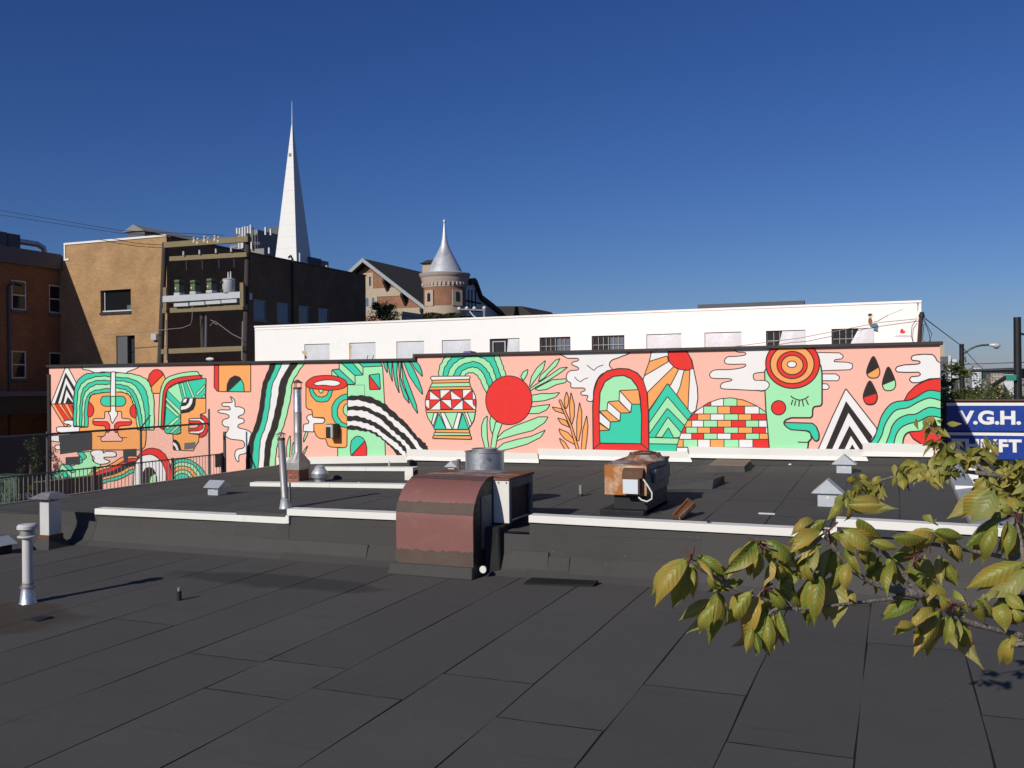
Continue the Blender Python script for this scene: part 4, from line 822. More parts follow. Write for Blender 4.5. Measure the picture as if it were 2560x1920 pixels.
m.line(zp('F',[(342,1240),(410,1180)]),2.4); m.line(zp('F',[(908,1250),(830,1185)]),2.4)
m.motif('painted_sunburst_mountain', mur)
s('F','W',[(940,225),(915,340),(865,490),(850,530),(890,660),(905,850),(1100,570),(1340,880),(1390,845),(1412,720),(1405,600),(1370,430),(1350,330),(1290,225)])
s('F','O',[(1098,285),(1110,345),(862,490),(915,342)]); s('F','O',[(1165,395),(1215,425),(1130,590),(1100,570),(905,850),(895,660)]); s('F','O',[(1270,435),(1330,430),(1310,840),(1195,685),(1230,600)])
s('F','R',[(1105,225),(1108,300),(1120,350),(1170,400),(1230,425),(1310,432),(1365,412),(1345,330),(1320,275),(1285,225)])
s('F','T',[(910,855),(1100,568),(1350,885),(1310,945),(1240,1070),(1190,1270),(912,1270)]); s('F','L',[(912,970),(1100,702),(1310,945),(1275,1000),(1100,822),(912,1085)]); s('F','L',[(975,1115),(1105,912),(1240,1070),(1225,1120),(1165,1125),(1110,1020),(1045,1120)]); s('F','L',[(912,1120),(1230,1130),(1205,1190),(912,1185)])
m.motif('painted_brick_dome', mur)
DOME = [(1195,1220),(1240,1070),(1310,940),(1400,845),(1520,765),(1640,725),(1750,715),(1880,738),(2010,795),(2108,860),(2125,1000),(2145,1225)]
def clip(poly, cl):
    out = list(poly); n = len(cl); ar = sum(cl[i][0]*cl[(i+1)%n][1]-cl[(i+1)%n][0]*cl[i][1] for i in range(n)); sg = 1 if ar > 0 else -1
    for i in range(n):
        a, c = cl[i], cl[(i+1) % n]; src = out; out = []
        f = lambda p: sg*((c[0]-a[0])*(p[1]-a[1])-(c[1]-a[1])*(p[0]-a[0]))
        for j in range(len(src)):
            p, q = src[j], src[(j+1) % len(src)]; fp, fq = f(p), f(q)
            if fp >= 0: out.append(p)
            if (fp >= 0) != (fq >= 0): t = fp/(fp-fq); out.append((p[0]+(q[0]-p[0])*t, p[1]+(q[1]-p[1])*t))
        if not out: return []
    return out
s('F','W',DOME)
for (y0, y1, xs, cs) in ((700,800,[1400,1545,1675,1812,2010],'RWLO'),(800,880,[1300,1470,1615,1745,1890,2040,2150],'WLORWL'),(880,945,[1250,1408,1540,1680,1825,1960,2150],'ROWLOR'),(945,1015,[1200,1348,1470,1612,1755,1900,2035,2150],'OWLORLW'),
    (1015,1078,[1200,1290,1408,1540,1678,1825,1970,2105,2150],'RLORLORW'),(1078,1140,[1180,1348,1472,1610,1750,1900,2040,2150],'WRLWRLO'),(1140,1225,[1180,1262,1410,1538,1680,1832,1975,2160],'OLWOLWR')):
    for a, c, k in zip(xs, xs[1:], cs):
        q = clip([(a,y0),(c,y0),(c,y1),(a,y1)], DOME)
        if len(q) > 2: s('F',k,q,0,.9)
s('F','W',[(1195,1222),(1310,1222),(1310,1275),(1190,1275)])
m.motif('painted_green_profile', mur)
s('F','W',[(1800,205),(1815,245),(1890,250),(1895,275),(1810,290),(1720,295),(1685,330),(1700,365),(1780,372),(1890,370),(1898,390),(1850,410),(1740,425),(1590,430),(1540,460),(1535,490),(1570,515),(1740,520),(1750,540),(1670,560),(1645,590),(1660,620),(1800,630),(2110,640),(2200,600),(2200,560),(2090,540),(2000,535),(1980,500),(1995,465),(2095,450),(2150,430),(2150,330),(2200,235),(2070,205)],1)
s('G','W',[(755,250),(980,255),(1018,285),(1005,315),(930,325),(920,345),(1050,350),(1110,365),(1112,410),(1080,428),(780,438),(760,380),(745,300)]); s('G','W',[(780,470),(940,470),(980,500),(965,540),(780,540)]); s('G','W',[(780,570),(850,572),(875,600),(860,628),(780,630)])
s('G','L',[(212,440),(290,300),(700,300),(785,380),(798,470),(798,770),(785,795),(715,805),(702,830),(700,900),(680,918),(480,918),(425,940),(405,970),(420,1000),(480,1040),(640,1055),(680,1075),(690,1130),(660,1165),(650,1240),(260,1240),(235,950),(225,850),(215,650)],0,1.3)
s('G','W',[(150,545),(215,540),(250,560),(258,590),(240,620),(215,635),(150,635)],1); s('G','W',[(100,540),(214,542),(214,633),(100,634)],0,0)
m.ell('G','R',498,365,276,253,1.3,180); m.ell('G','O',493,370,225,200,1.3,180); m.ell('G','R',493,379,155,139,1.2); m.ell('G','O',494,379,112,99,1.2); m.ell('G','W',490,372,47,33)
m.ell('G','R',354,817,73,73,1.2); L_ = m.line
L_(crom(zp('G',[(478,695),(510,720),(570,738),(630,722),(662,697)]),False),3)
for q in ([(500,735),(482,790)],[(530,742),(517,798)],[(566,742),(562,805)],[(598,740),(610,803)],[(633,730),(660,788)]): L_(zp('G',q),3)
s('G','T',[(405,970),(440,968),(700,975),(740,1010),(768,1080),(765,1140),(740,1160),(715,1145),(690,1100),(670,1060),(640,1052),(480,1042),(430,1010)],0,1.3); L_(zp('G',[(550,1168),(650,1172),(690,1130)]),3)
m.motif('painted_drops_and_hills', mur)
s('G','W',[(1042,620),(1355,1020),(1365,1060),(1285,1190),(1225,1260),(752,1260),(900,920)],0,1.2); s('G','K',[(1045,748),(1318,1115),(1285,1190),(1275,1172),(1070,870),(895,1260),(828,1260)],0,0); s('G','K',[(1080,1000),(1215,1200),(1218,1260),(1195,1260),(1095,1105),(1022,1260),(952,1260)],0,0); s('G','K',[(1108,1190),(1150,1260),(1070,1260)],0,0)
def drop(cx, ty, wl, wr, my, by, col, cut):
    p = crom([(cx,ty),(cx+(wr-cx)*.62,ty+(my-ty)*.45),(wr,my),(cx+(wr-cx)*.7,by-(by-my)*.2),(cx,by),(cx+(wl-cx)*.7,by-(by-my)*.2),(wl,my),(cx+(wl-cx)*.62,ty+(my-ty)*.45)], True)
    s('G','K',p,0,1.3); (x0, y0), (x1, y1) = cut; q = clip(p, [(x0-200,y0-(y1-y0)/(x1-x0)*200),(x1+200,y1+(y1-y0)/(x1-x0)*200),(x1+200,y1+600),(x0-200,y0+600)])
    s('G',col,q,0,1.1)
drop(1325,292,1256,1391,450,513,'O',((1265,468),(1380,400))); drop(1478,400,1417,1553,572,642,'L',((1422,580),(1545,530))); drop(1288,543,1222,1363,698,782,'R',((1225,708),(1355,668)))
s('G','W',[(2030,360),(1975,335),(1960,300),(1930,272),(1840,268),(1740,278),(1710,300),(1720,330),(1800,340),(1805,358),(1780,370),(1640,378),(1570,395),(1548,425),(1570,450),(1660,455),(1790,452),(1810,475),(1790,492),(1710,500),(1692,530),(1720,560),(1790,560),(1900,520),(2030,515)],0,1.2)
s('G','R',[(1640,745),(1680,670),(1760,590),(1860,540),(1940,522),(2030,518),(2030,655),(1940,640),(1860,650),(1760,710),(1690,740)],0,1.3)
m.bands('G','TLTL',[[(1280,1200),(1340,1110),(1370,1020),(1410,900),(1480,800),(1560,755),(1690,740),(1760,710),(1860,650),(1930,638),(2030,658)],[(1355,1200),(1410,1100),(1440,1000),(1490,910),(1560,840),(1680,815),(1780,760),(1880,720),(1940,722),(2030,748)],[(1448,1200),(1490,1090),(1520,1000),(1580,930),(1670,890),(1760,880),(1850,830),(1920,812),(2030,832)],
  [(1530,1200),(1560,1090),(1610,1020),(1690,980),(1790,955),(1880,910),(1950,905),(2030,924)],[(1622,1200),(1640,1110),(1690,1065),(1800,1055),(1870,1030),(1930,1000),(2030,1012)]],1.3)
s('G','R',[(1690,1065),(1800,1055),(1870,1030),(1930,1000),(2030,1010),(2030,1210),(1850,1210),(1730,1130)],0,1.3)
m.flush()
# small painted figures on the white wall
PC['1'] = paint('figure_cap', (72,62,58)); PC['2'] = paint('figure_skin', (222,182,160)); PC['3'] = paint('figure_jacket', (140,98,60)); PC['4'] = paint('figure_jeans', (92,122,132)); PC['5'] = paint('painted_shadow_grey', (205,205,205)); PC['6'] = paint('painted_hand', (206,184,150)); PK = list(PC)
m = Mural(YB, (X0, X1-.003, ZT-.07)); s = m.sh
m.motif('painted_fishing_child', wb)
s('W','1',[(595,400),(605,378),(630,370),(670,374),(705,412),(682,410),(640,432),(610,445)],0,0); s('W','2',[(640,432),(690,420),(692,450),(672,465),(642,460)],0,0); s('W','3',[(605,475),(640,458),(665,465),(690,530),(688,590),(630,618),(598,560)],0,0)
s('W','4',[(622,612),(690,590),(770,580),(810,615),(820,660),(805,735),(712,725),(700,680),(645,660)],0,0); s('W','1',[(712,725),(800,735),(822,768),(770,760),(715,742)],0,0); s('W','2',[(690,555),(740,545),(742,560),(692,575)],0,0)
m.line(zp('W',[(720,557),(790,540),(1020,410)]),1.5); m.line(zp('W',[(1020,410),(1180,345),(1340,282)]),.9,False,'H')
m.motif('painted_heart', wb)
s('W','R',[(1280,745),(1295,710),(1325,695),(1350,715),(1355,750),(1375,735),(1390,765),(1370,792),(1320,798),(1285,785)],1,0); m.ell('W','5',1340,855,190,26,0)
m.motif('painted_hand', wb); ZO['X'] = (620,720,3.456)
s('X','6',[(487,580),(465,560),(470,540),(488,548),(492,535),(502,560),(515,540),(524,510),(528,530),(515,570),(500,585)],0,0); s('X','1',[(487,580),(500,585),(512,608),(490,608)],0,0); m.motif('painted_arm', wb); s('X','6',[(880,485),(900,505),(888,535),(900,560),(886,600),(878,600)],0,0)
m.flush()
b = MB(); q = [at(x, y, Y=YB-.012) for x, y in zp('W', [(1560,130),(1680,128),(1665,215),(1655,320),(1645,310),(1648,210),(1640,150),(1560,145)])]; b.add(q, [tuple(range(len(q)))]); b.build('rain_stain', M['whitestain'], wb, fix=False)
# ------------------------------------------------------------ things on the two roofs
def onroof(px, py, near=False):
    p = at(px, py, Z=NR if near else E-2.2)
    if not near:
        for _ in range(8): p = at(px, py, Z=UR(p.x, p.y))
    else: p.z = NR
    return p
# front vent pipe with cap
p = onroof(70, 1507, True); t = thing('vent_pipe', 'tall pale metal vent pipe with a ringed cap on the lower roof', 'vent pipe', p); z1 = at(70,1309,Y=p.y).z; h = z1-p.z
b = MB(); b.lathe(p, [(.115,p.z),(.105,p.z+.02),(.085,p.z+.2),(.1,p.z+.21),(.1,p.z+.235),(.07,p.z+.24)], 20); b.build('base_cone', M['galv'], t, smooth=40)
b = MB(); b.lathe(p, [(.068,p.z+.23),(.066,p.z+h-.17)], 20); b.build('pipe', M['fluewhite'], t, smooth=40)
b = MB(); b.lathe(p, [(.073,p.z+.25),(.075,p.z+.26),(.073,p.z+.275)], 20); b.build('clamp', M['galvdull'], t, smooth=40)
b = MB(); b.lathe(p, [(.07,p.z+h-.19),(.125,p.z+h-.18),(.125,p.z+h-.165),(.07,p.z+h-.15)], 20); b.build('lower_ring', M['fluewhite'], t, smooth=40)
b = MB(); b.lathe(p, [(.095,p.z+h-.15),(.095,p.z+h-.07)], 20); b.build('vent_band', M['galvdull'], t, smooth=40)
b = MB(); b.lathe(p, [(.1,p.z+h-.075),(.13,p.z+h-.07),(.13,p.z+h-.03),(.11,p.z+h-.008),(.03,p.z+h)], 20); b.build('cap', M['fluewhite'], t, smooth=40)
p = onroof(448, 1501, True); t = thing('stub_pipe', 'short black stub pipe poking out of the lower roof', 'pipe', p)
b = MB(); b.lathe(p, [(.035,p.z),(.033,p.z+.03),(.03,p.z+.13)], 12); b.build('boot', M['black'], t, smooth=40)
b = MB(); b.lathe(p, [(.022,p.z+.12),(.022,p.z+.175)], 12); b.build('pipe', M['galvdull'], t, smooth=40)
p = onroof(97, 1547, True); b = MB(); b.hexa([(p.x-.14,p.y-.1,NR+.002),(p.x+.12,p.y-.13,NR+.002),(p.x+.16,p.y+.08,NR+.002),(p.x-.1,p.y+.12,NR+.002),(p.x-.13,p.y-.09,NR+.012),(p.x+.11,p.y-.12,NR+.01),(p.x+.15,p.y+.07,NR+.03),(p.x-.09,p.y+.11,NR+.012)])
tag(b.build('felt_scrap', M['black']), 'small black square scrap of felt on the stained roof corner', 'felt scrap')
p = onroof(1455, 1430, True); p.y = 12.95; p.x = at(1455,1428,Y=12.95).x; b = MB()
P = [at(x, y, Z=NR) for x, y in ((1362,1428), (1535,1438), (1547,1424), (1385,1417))]
P = [Vector((q.x, min(q.y, 13.1), NR)) for q in P]
P = [Vector((-5.0,12.72,NR)), Vector((-4.0,12.9,NR)), Vector((-3.98,13.08,NR)), Vector((-4.95,12.92,NR))]
b.hexa([q+Vector((0,0,.003)) for q in P]+[P[0]+Vector((0,0,.02)), P[1]+Vector((0,0,.03)), P[2]+Vector((0,0,.06)), P[3]+Vector((0,0,.07))])
tag(b.build('loose_board', M['deck']), 'flat dark felt covered board lying at the foot of the upstand', 'board')
# square flue with weather cap
p = onroof(124, 1362, True); p = Vector((at(124,1356,Y=12.7).x, 12.7, NR)); t = thing('square_flue', 'pale square flue with a dented weather cap and long shadow', 'flue', p)
x0 = at(99,1300,Y=12.7).x; x1 = at(122,1300,Y=12.7).x; y1 = at(154,1300,X=x1).y; zt_ = at(110,1253,Y=12.7).z
b = MB(); b.box(x0, x1, 12.7, y1, NR+.2, zt_); b.build('shaft', M['fluewhite'], t, bev=.01)
b = MB(); b.box(x0-.02, x1+.02, 12.68, y1+.02, NR+.16, NR+.24); b.build('rust_band', M['rustdark'], t)
b = MB(); b.hexa([(x0-.12,12.58,NR),(x1+.12,12.58,NR),(x1+.12,y1+.12,NR),(x0-.12,y1+.12,NR),(x0-.01,12.69,NR+.17),(x1+.01,12.69,NR+.17),(x1+.01,y1+.01,NR+.17),(x0-.01,y1+.01,NR+.17)]); b.build('flashing', M['felt_face'], t)
xc = (x0+x1)/2; yc = (12.7+y1)/2; hw = (x1-x0)/2+.13; hd = (y1-12.7)/2+.13
for sx in (-1,1):
    for sy in (-1,1):
        b = MB(); b.box(xc+sx*(hw-.16)-.012, xc+sx*(hw-.16)+.012, yc+sy*(hd-.16)-.012, yc+sy*(hd-.16)+.012, zt_-.02, zt_+.06); b.build('cap_leg', M['galvdull'], t)
b = MB(); b.add([(xc-hw,yc-hd,zt_+.05),(xc+hw,yc-hd,zt_+.05),(xc+hw,yc+hd,zt_+.05),(xc-hw,yc+hd,zt_+.05),(xc-.1,yc-.1,zt_+.15),(xc+.1,yc-.1,zt_+.15),(xc+.1,yc+.1,zt_+.15),(xc-.1,yc+.1,zt_+.15)], [(3,2,1,0),(4,5,6,7),(0,1,5,4),(1,2,6,5),(2,3,7,6),(3,0,4,7)]); b.build('cap', M['galvdull'], t)
p = Vector((at(3,1340,Y=12.0).x, 12.0, NR)); t = thing('gable_vent', 'small grey vent box with peaked cover beside the square flue', 'roof vent', p)
b = MB(); b.box(p.x-.12, p.x+.08, 11.9, 12.15, NR, NR+.16); b.build('box', M['black'], t)
b = MB(); b.prism([(p.x-.3,11.85,NR+.17),(p.x-.07,11.85,NR+.3),(p.x+.17,11.85,NR+.17)], (0,.35,0)); b.build('cover', M['galvblue'], t)

# ------------------------------------------------------------ gooseneck hood and its fan box
YF = 12.85; YX = 13.62
xl = at(991,1390,Y=YF).x; xr = at(1183,1390,Y=YF).x; zb = at(991,1393,Y=YF).z; ztop = at(1140,1187,Y=YX).z
t = thing('exhaust_hood', 'big curved rust-red gooseneck exhaust hood joined to a fan box', 'exhaust hood', ((xl+xr)/2, YF, NR))
def arc(k, off=0):
    pts = [(YF-off, NR+.02), (YF-off, zb)]
    for i in range(k+1):
        a = i/k*math.pi/2; pts.append((YX-(YX-YF+off)*math.cos(a), ztop-.62+(.62+off)*math.sin(a)))
    return pts
A = arc(12)
b = MB(); vs = []
for y, z in A: vs += [(xl,y,z), (xr,y,z)]
b.add(vs, [(2*i,2*i+1,2*i+3,2*i+2) for i in range(len(A)-1)])
b.add([(xl,YX,ztop),(xr,YX,ztop),(xr,YX,NR+.02),(xl,YX,NR+.02)], [(0,1,2,3)])
b.build('hood_shell', M['hood'], t, smooth=35, fix=False)
for xx, nm in ((xl, 'left_cheek'), (xr, 'right_cheek')):
    b = MB(); d = .008 if xx == xr else -.008
    b.prism([(xx-(.02 if xx == xr else -.02), y+.01, z-.004) for y, z in A]+[(xx-(.02 if xx == xr else -.02), YX, NR+.02)], (.02+d if xx == xr else -.02+d,0,0)); b.build(nm, M['black'], t)
b = MB(); b.box(xr+.006, xr+.02, YF+.28, YX-.1, zb+.15, zb+.95); b.build('inspection_plate', M['steelgrey'], t, bev=.004)
def strip(z0, z1, amp, seed):
    r = random.Random(seed); b = MB(); B = [p_ for p_ in arc(60, .006)]; n = 26; lo = []; hi = []
    def yz(z):
        for (ya, za), (yb, zb_) in zip(B, B[1:]):
            if za <= z <= zb_: return ya+(yb-ya)*(z-za)/max(1e-6, zb_-za)
        return YF-.006
    for i in range(n+1):
        x = xl-.004+(xr-xl+.008)*i/n; zz_ = z0+r.uniform(-amp,amp)*.4-(.012*(i/n)); z2 = z1+r.uniform(-amp,amp)
        lo.append((x, zz_)); hi.append((x, z2))
    R_ = 6; vs = [(lo[i][0], yz(lo[i][1]+(hi[i][1]-lo[i][1])*k_/R_), lo[i][1]+(hi[i][1]-lo[i][1])*k_/R_) for k_ in range(R_+1) for i in range(n+1)]
    b.add(vs, [(k_*(n+1)+i,k_*(n+1)+i+1,(k_+1)*(n+1)+i+1,(k_+1)*(n+1)+i) for k_ in range(R_) for i in range(n)]); return b.build('sealant_band', M['hoodband'], t, fix=False)
strip(at(1000,1276,Y=YF).z-.02, at(1000,1253,Y=YF).z, .012, 1); strip(NR+.13, zb+.14, .02, 2); strip(ztop-.035, ztop-.008, .004, 3)
xb0 = xl+.0; xb1 = at(1272,1196,Y=YX).x; yb1 = at(1331.6,1177,X=xb1).y; zbox = at(1272,1308,Y=YX).z; zbt = at(1272,1196,Y=YX).z
b = MB(); b.hexa([(xl-.1,YF-.12,NR),(xr+.03,YF-.12,NR),(xr+.03,YX,NR),(xl-.1,YX,NR),(xl-.07,YF-.07,NR+.17),(xr+.01,YF-.07,NR+.17),(xr+.01,YX,NR+.17),(xl-.07,YX,NR+.17)]); b.build('felt_skirt', M['felt_face'], t, bev=.02)
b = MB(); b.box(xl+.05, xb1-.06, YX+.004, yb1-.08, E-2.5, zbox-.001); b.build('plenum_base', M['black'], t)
b = MB(); b.hexa([(xr+.012,YF+.33,NR),(xb1-.0,YF+.42,NR),(xb1-.0,YX+.2,NR),(xr+.012,YX+.2,NR),(xr+.012,YF+.4,zbox-.02),(xb1-.05,YF+.5,zbox-.02),(xb1-.05,YX+.2,zbox-.02),(xr+.012,YX+.2,zbox-.02)]); b.build('felt_wrapped_duct', M['deck'], t, bev=.03)
b = MB(); b.box(xb0, xb1, YX, YX+.04, zbox, zbt-.03); b.box(xb0, xb0+.03, YX+.04, yb1, zbox, zbt-.03); b.box(xb0+.03, xb1-.05, yb1-.03, yb1, zbox, zbt-.03); b.box(xb0+.03, xb1-.05, YX+.04, yb1-.03, zbox, zbox+.03)
b.build('fan_box', M['offwhite'], t)
b = MB(); b.box(xb1-.05, xb1, YX+.04, YX+.12, zbox, zbt-.03); b.box(xb1-.05, xb1, yb1-.1, yb1, zbox, zbt-.03); b.box(xb1-.05, xb1, YX+.12, yb1-.1, zbt-.16, zbt-.03); b.build('side_frame', M['steelgrey'], t)
b = MB(); b.box(xb1-.055, xb1-.045, YX+.12, yb1-.1, zbox+.03, zbt-.16); b.build('dark_intake', M['black'], t)
b = MB(); b.hexa([(xb0-.02,YX-.03,zbt-.028),(xb1+.02,YX-.03,zbt-.028),(xb1+.02,yb1+.02,zbt-.028),(xb0-.02,yb1+.02,zbt-.028),(xb0-.02,YX-.03,zbt),(xb1+.02,YX-.03,zbt),(xb1+.02,yb1+.02,zbt+.012),(xb0-.02,yb1+.02,zbt+.012)]); b.build('box_lid', M['rusttop'], t)
for x, z in ((xb1-.04, zbt-.07), (xr+.1, zbt-.07), (xb0+.06, zbt-.09)):
    b = MB(); b.cyl((x,YX-.012,z), (x,YX,z), .012, None, 8); b.build('rivet', M['rustdark'], t)
q = at(1207, 1424, Y=12.95); q.z = max(q.z, NR+.05); b = MB(); b.cyl((q.x,12.96,q.z), (q.x-.01,13.03,q.z), .04, None, 16); b.cyl((q.x,12.95,q.z), (q.x,12.96,q.z), .055, None, 16); b.build('drain_stub', M['offwhite'], t, smooth=40)
r = random.Random(5)
for i in range(7):
    a = Vector((xb1-.02+r.uniform(-.05,.1), yb1-.5+r.uniform(-.1,.2), zbox-.02)); b = MB(); b.tube([a, a+Vector((r.uniform(-.03,.12), r.uniform(-.15,.1), -.07)), a+Vector((r.uniform(-.02,.16), r.uniform(-.2,.1), -.2-r.random()*.12))], .012, 5); b.build('torn_felt', M['rustdark'], t)
# galvanised upblast fan housing behind the box
p = onroof(1212, 1212); p = Vector((at(1212,1165,Y=15.9).x, 15.9, UR(-5.8,15.9))); t = thing('fan_curb_cylinder', 'wide shiny galvanised fan cylinder standing behind the exhaust hood', 'roof fan', p)
rd = (1262-1161)/2/FPX*17.0; zt_ = at(1212,1127,Y=15.9).z
b = MB(); b.lathe(p, [(rd*.98,p.z),(rd*.98,zt_-.02),(rd*1.02,zt_-.015),(rd*1.02,zt_),(rd*.93,zt_),(rd*.93,zt_-.1)], 40); b.build('drum', M['galv'], t, smooth=40)
b = MB(); b.lathe(p, [(rd*.66,zt_-.09),(rd*.66,zt_+.045),(rd*.6,zt_+.05),(rd*.6,zt_-.05)], 36); b.build('collar', M['galvdull'], t, smooth=40)
b = MB(); b.cyl(p+Vector((rd*.55,-rd*.82,zt_-p.z-.12)), p+Vector((rd*.58,-rd*.88,zt_-p.z-.12)), .03, None, 12); b.build('access_port', M['steelgrey'], t)
p = onroof(1147, 1184); t = thing('capped_stub', 'dark short capped pipe behind the exhaust hood lid', 'pipe', p)
b = MB(); b.lathe(p, [(.05,p.z),(.045,p.z+.3),(.055,p.z+.31),(.055,p.z+.36),(.01,p.z+.37)], 14); b.build('pipe', M['steelgrey'], t, smooth=40)
p = onroof(1127, 1180); t = thing('ridge_vent', 'small two-tone peaked vent behind the exhaust hood lid', 'roof vent', p)
b = MB(); b.box(p.x-.08, p.x+.1, p.y, p.y+.2, p.z, p.z+.14); b.build('box', M['galvblue'], t)
b = MB(); b.prism([(p.x-.17,p.y-.05,p.z+.13),(p.x+.02,p.y-.05,p.z+.29),(p.x+.2,p.y-.05,p.z+.13)], (0,.3,0)); b.build('cover', M['galvblue'], t)
# ------------------------------------------------------------ rusty air handling unit
p = onroof(1555, 1291); YA = p.y+.15
x0 = at(1511,1165,Y=YA).x; x1 = at(1616,1165,Y=YA).x; z0 = at(1560,1238,Y=YA).z; z1 = at(1512,1161,Y=YA).z; y1 = at(1672,1141,X=x1).y
t = thing('rusty_air_handler', 'rust stained metal air handler raised on a black curb, cable hanging from it', 'air handler', (p.x, YA, UR(p.x, YA)))
b = MB(); b.box(x0, x1, YA, YA+.02, z0, z1); b.build('front_panel', M['rust'], t, bev=.004)
b = MB(); b.box(x0+.004, x1-.004, YA+.02, y1, z0+.02, z1-.006); b.build('casing', M['steelgrey'], t)
b = MB(); b.hexa([(x0-.004,YA-.008,z1-.005),(x1+.012,YA-.008,z1-.005),(x1+.012,y1+.01,z1-.005),(x0-.004,y1+.01,z1-.005),(x0-.004,YA-.008,z1+.012),(x1+.012,YA-.008,z1+.012),(x1+.012,y1+.01,z1+.03),(x0-.004,y1+.01,z1+.03)]); b.build('lid', M['rusttop'], t)
b = MB(); b.box(x0+.14, x1-.02, YA+.1, y1-.08, UR(x0,YA)-.02, z0+.018); b.build('curb', M['black'], t)
b = MB(); b.box(x0-.06, x1-.02, YA-.1, y1-.05, UR(x0,YA)-.03, UR(x0,YA)+.1); b.build('curb_skirt', M['deck'], t, bev=.02)
xa = at(1556,1200,Y=YA-.2).x; xc_ = at(1594,1200,Y=YA-.2).x; za = at(1570,1235,Y=YA-.2).z; zc = at(1570,1199,Y=YA-.2).z
b = MB(); b.box(xa-.01, xc_+.02, YA-.16, YA-.003, za-.01, zc+.02); b.build('motor_box', M['rustdark'], t)
b = MB(); b.box(xa, xc_, YA-.185, YA-.163, za, zc); b.build('motor_cover', M['paleplate'], t, bev=.004)
b = MB(); pr = [(YA-.16, zc+.02)]+[(YA-.01-.15*math.cos(i/8*math.pi/2), zc+.02+.16*math.sin(i/8*math.pi/2)) for i in range(9)]+[(YA-.003, zc+.02)]
b.prism([(xa-.02,y,z) for y, z in pr], (xc_-xa+.09,0,0)); b.build('rain_hood', M['rustdark'], t, smooth=40)
q = [at(x, y, Y=YA-.12) for x, y in ((1608,1198), (1618,1212), (1630,1232), (1630,1247), (1618,1254), (1604,1250), (1596,1243))]
b = MB(); b.tube([Vector(v) for v in [q[0],q[0].lerp(q[1],.5),q[1],q[1].lerp(q[2],.5),q[2],q[3],q[4],q[5],q[6]]], .014, 8); b.build('cable', M['offwhite'], t, smooth=60)
b = MB(); b.box(x1, x1+.05, YA+.4, y1-.12, z0+.18, z1-.1); b.build('side_box', M['steelgrey'], t, bev=.01)
b = MB(); b.box(x1, x1+.08, YA+.3, YA+.38, z1-.16, z1-.1); b.build('side_bracket', M['galvdull'], t)
for z in (z1-.06, z1-.12):
    b = MB(); b.cyl((x1-.07,YA-.008,z), (x1-.07,YA,z), .013, None, 8); b.build('bolt', M['rustdark'], t)
xm = (x0+x1)/2+.1; ym = (YA+y1)/2+.12
b = MB(); b.lathe((xm,ym), [(.36,z1+.02),(.31,z1+.07),(.28,z1+.12),(.26,z1+.11)], 30); b.build('fan_collar', M['rusttop'], t, smooth=40)
for i in range(3):
    b = MB(); rr = .27-i*.07; c = [(xm+rr*math.cos(k*math.pi/12), ym+rr*math.sin(k*math.pi/12), z1+.135+i*.014) for k in range(25)]; b.tube(c, .009, 5); b.build('guard_ring', M['rustdark'], t)
for k in range(8):
    b = MB(); a = k*math.pi/4; b.tube([(xm+.28*math.cos(a),ym+.28*math.sin(a),z1+.1),(xm+.1*math.cos(a),ym+.1*math.sin(a),z1+.135)], .007, 4); b.build('guard_wire', M['rustdark'], t)
# rusty tray leaning on felt ramp
p = onroof(1695, 1303); t = thing('rusted_tray', 'rusted brown metal tray leaning on its side before the air handler', 'metal tray', p)
A_ = [Vector((p.x-.1,p.y,p.z+.002)), Vector((p.x+.12,p.y-.02,p.z+.002)), Vector((p.x+.4,p.y+.55,p.z+.32)), Vector((p.x+.05,p.y+.6,p.z+.3))]
A_ = [onroof(1683,1300), onroof(1702,1303), at(1740,1266,Y=p.y+.55), at(1722,1256,Y=p.y+.6)]; A_[0].z += .01; A_[1].z += .004
b = MB(); nrm = (A_[1]-A_[0]).cross(A_[3]-A_[0]).normalized(); b.prism(A_, nrm*.025); b.build('tray_floor', M['rustdark'], t)
for i in range(4):
    a, c = A_[i], A_[(i+1) % 4]; u = (c-a).normalized(); inn = nrm.cross(u).normalized(); b = MB(); b.prism([a, c, c+inn*.015, a+inn*.015], nrm*.08); b.build('rim', M['rust'] if i % 2 else M['rustdark'], t)
b = MB(); q = onroof(1640,1290); q2 = onroof(1680,1300); e = Vector((0,0,.002)); b.add([q+e, q2+e, A_[2]*.5+A_[3]*.5-Vector((0,0,.03)), at(1700,1262,Y=p.y+.75)], [(0,1,2,3)]); o = b.build('felt_ramp', M['felt_face'], t, fix=False); md = o.modifiers.new('t','SOLIDIFY'); md.thickness = .015
# small posts, vents and kerbs
p = onroof(1452, 1241); t = thing('thin_vent_pipe', 'thin grey vent pipe standing alone on the upper roof', 'vent pipe', p)
b = MB(); b.lathe(p, [(.055,p.z),(.05,p.z+.02),(.045,p.z+.05)], 14); b.build('boot', M['black'], t, smooth=40)
b = MB(); b.lathe(p, [(.038,p.z+.04),(.038,p.z+.21),(.042,p.z+.212),(.042,p.z+.22)], 14); b.build('pipe', M['galvdull'], t, smooth=40)
p = onroof(973, 1168); b = MB(); b.lathe(p, [(.02,p.z),(.02,p.z+.16),(.03,p.z+.165),(.01,p.z+.19)], 10); tag(b.build('steel_post', M['offwhite'], smooth=40), 'tiny pale post near the stepped flashing behind the kerbs', 'post')
p = onroof(1740, 1181); t = thing('roof_hatch', 'low felt covered hatch with rusty brown lid by the white flashing', 'roof hatch', p)
A_ = [onroof(1735,1182), onroof(1862,1181), onroof(1886,1165), onroof(1770,1165)]; zl_ = p.z+.17
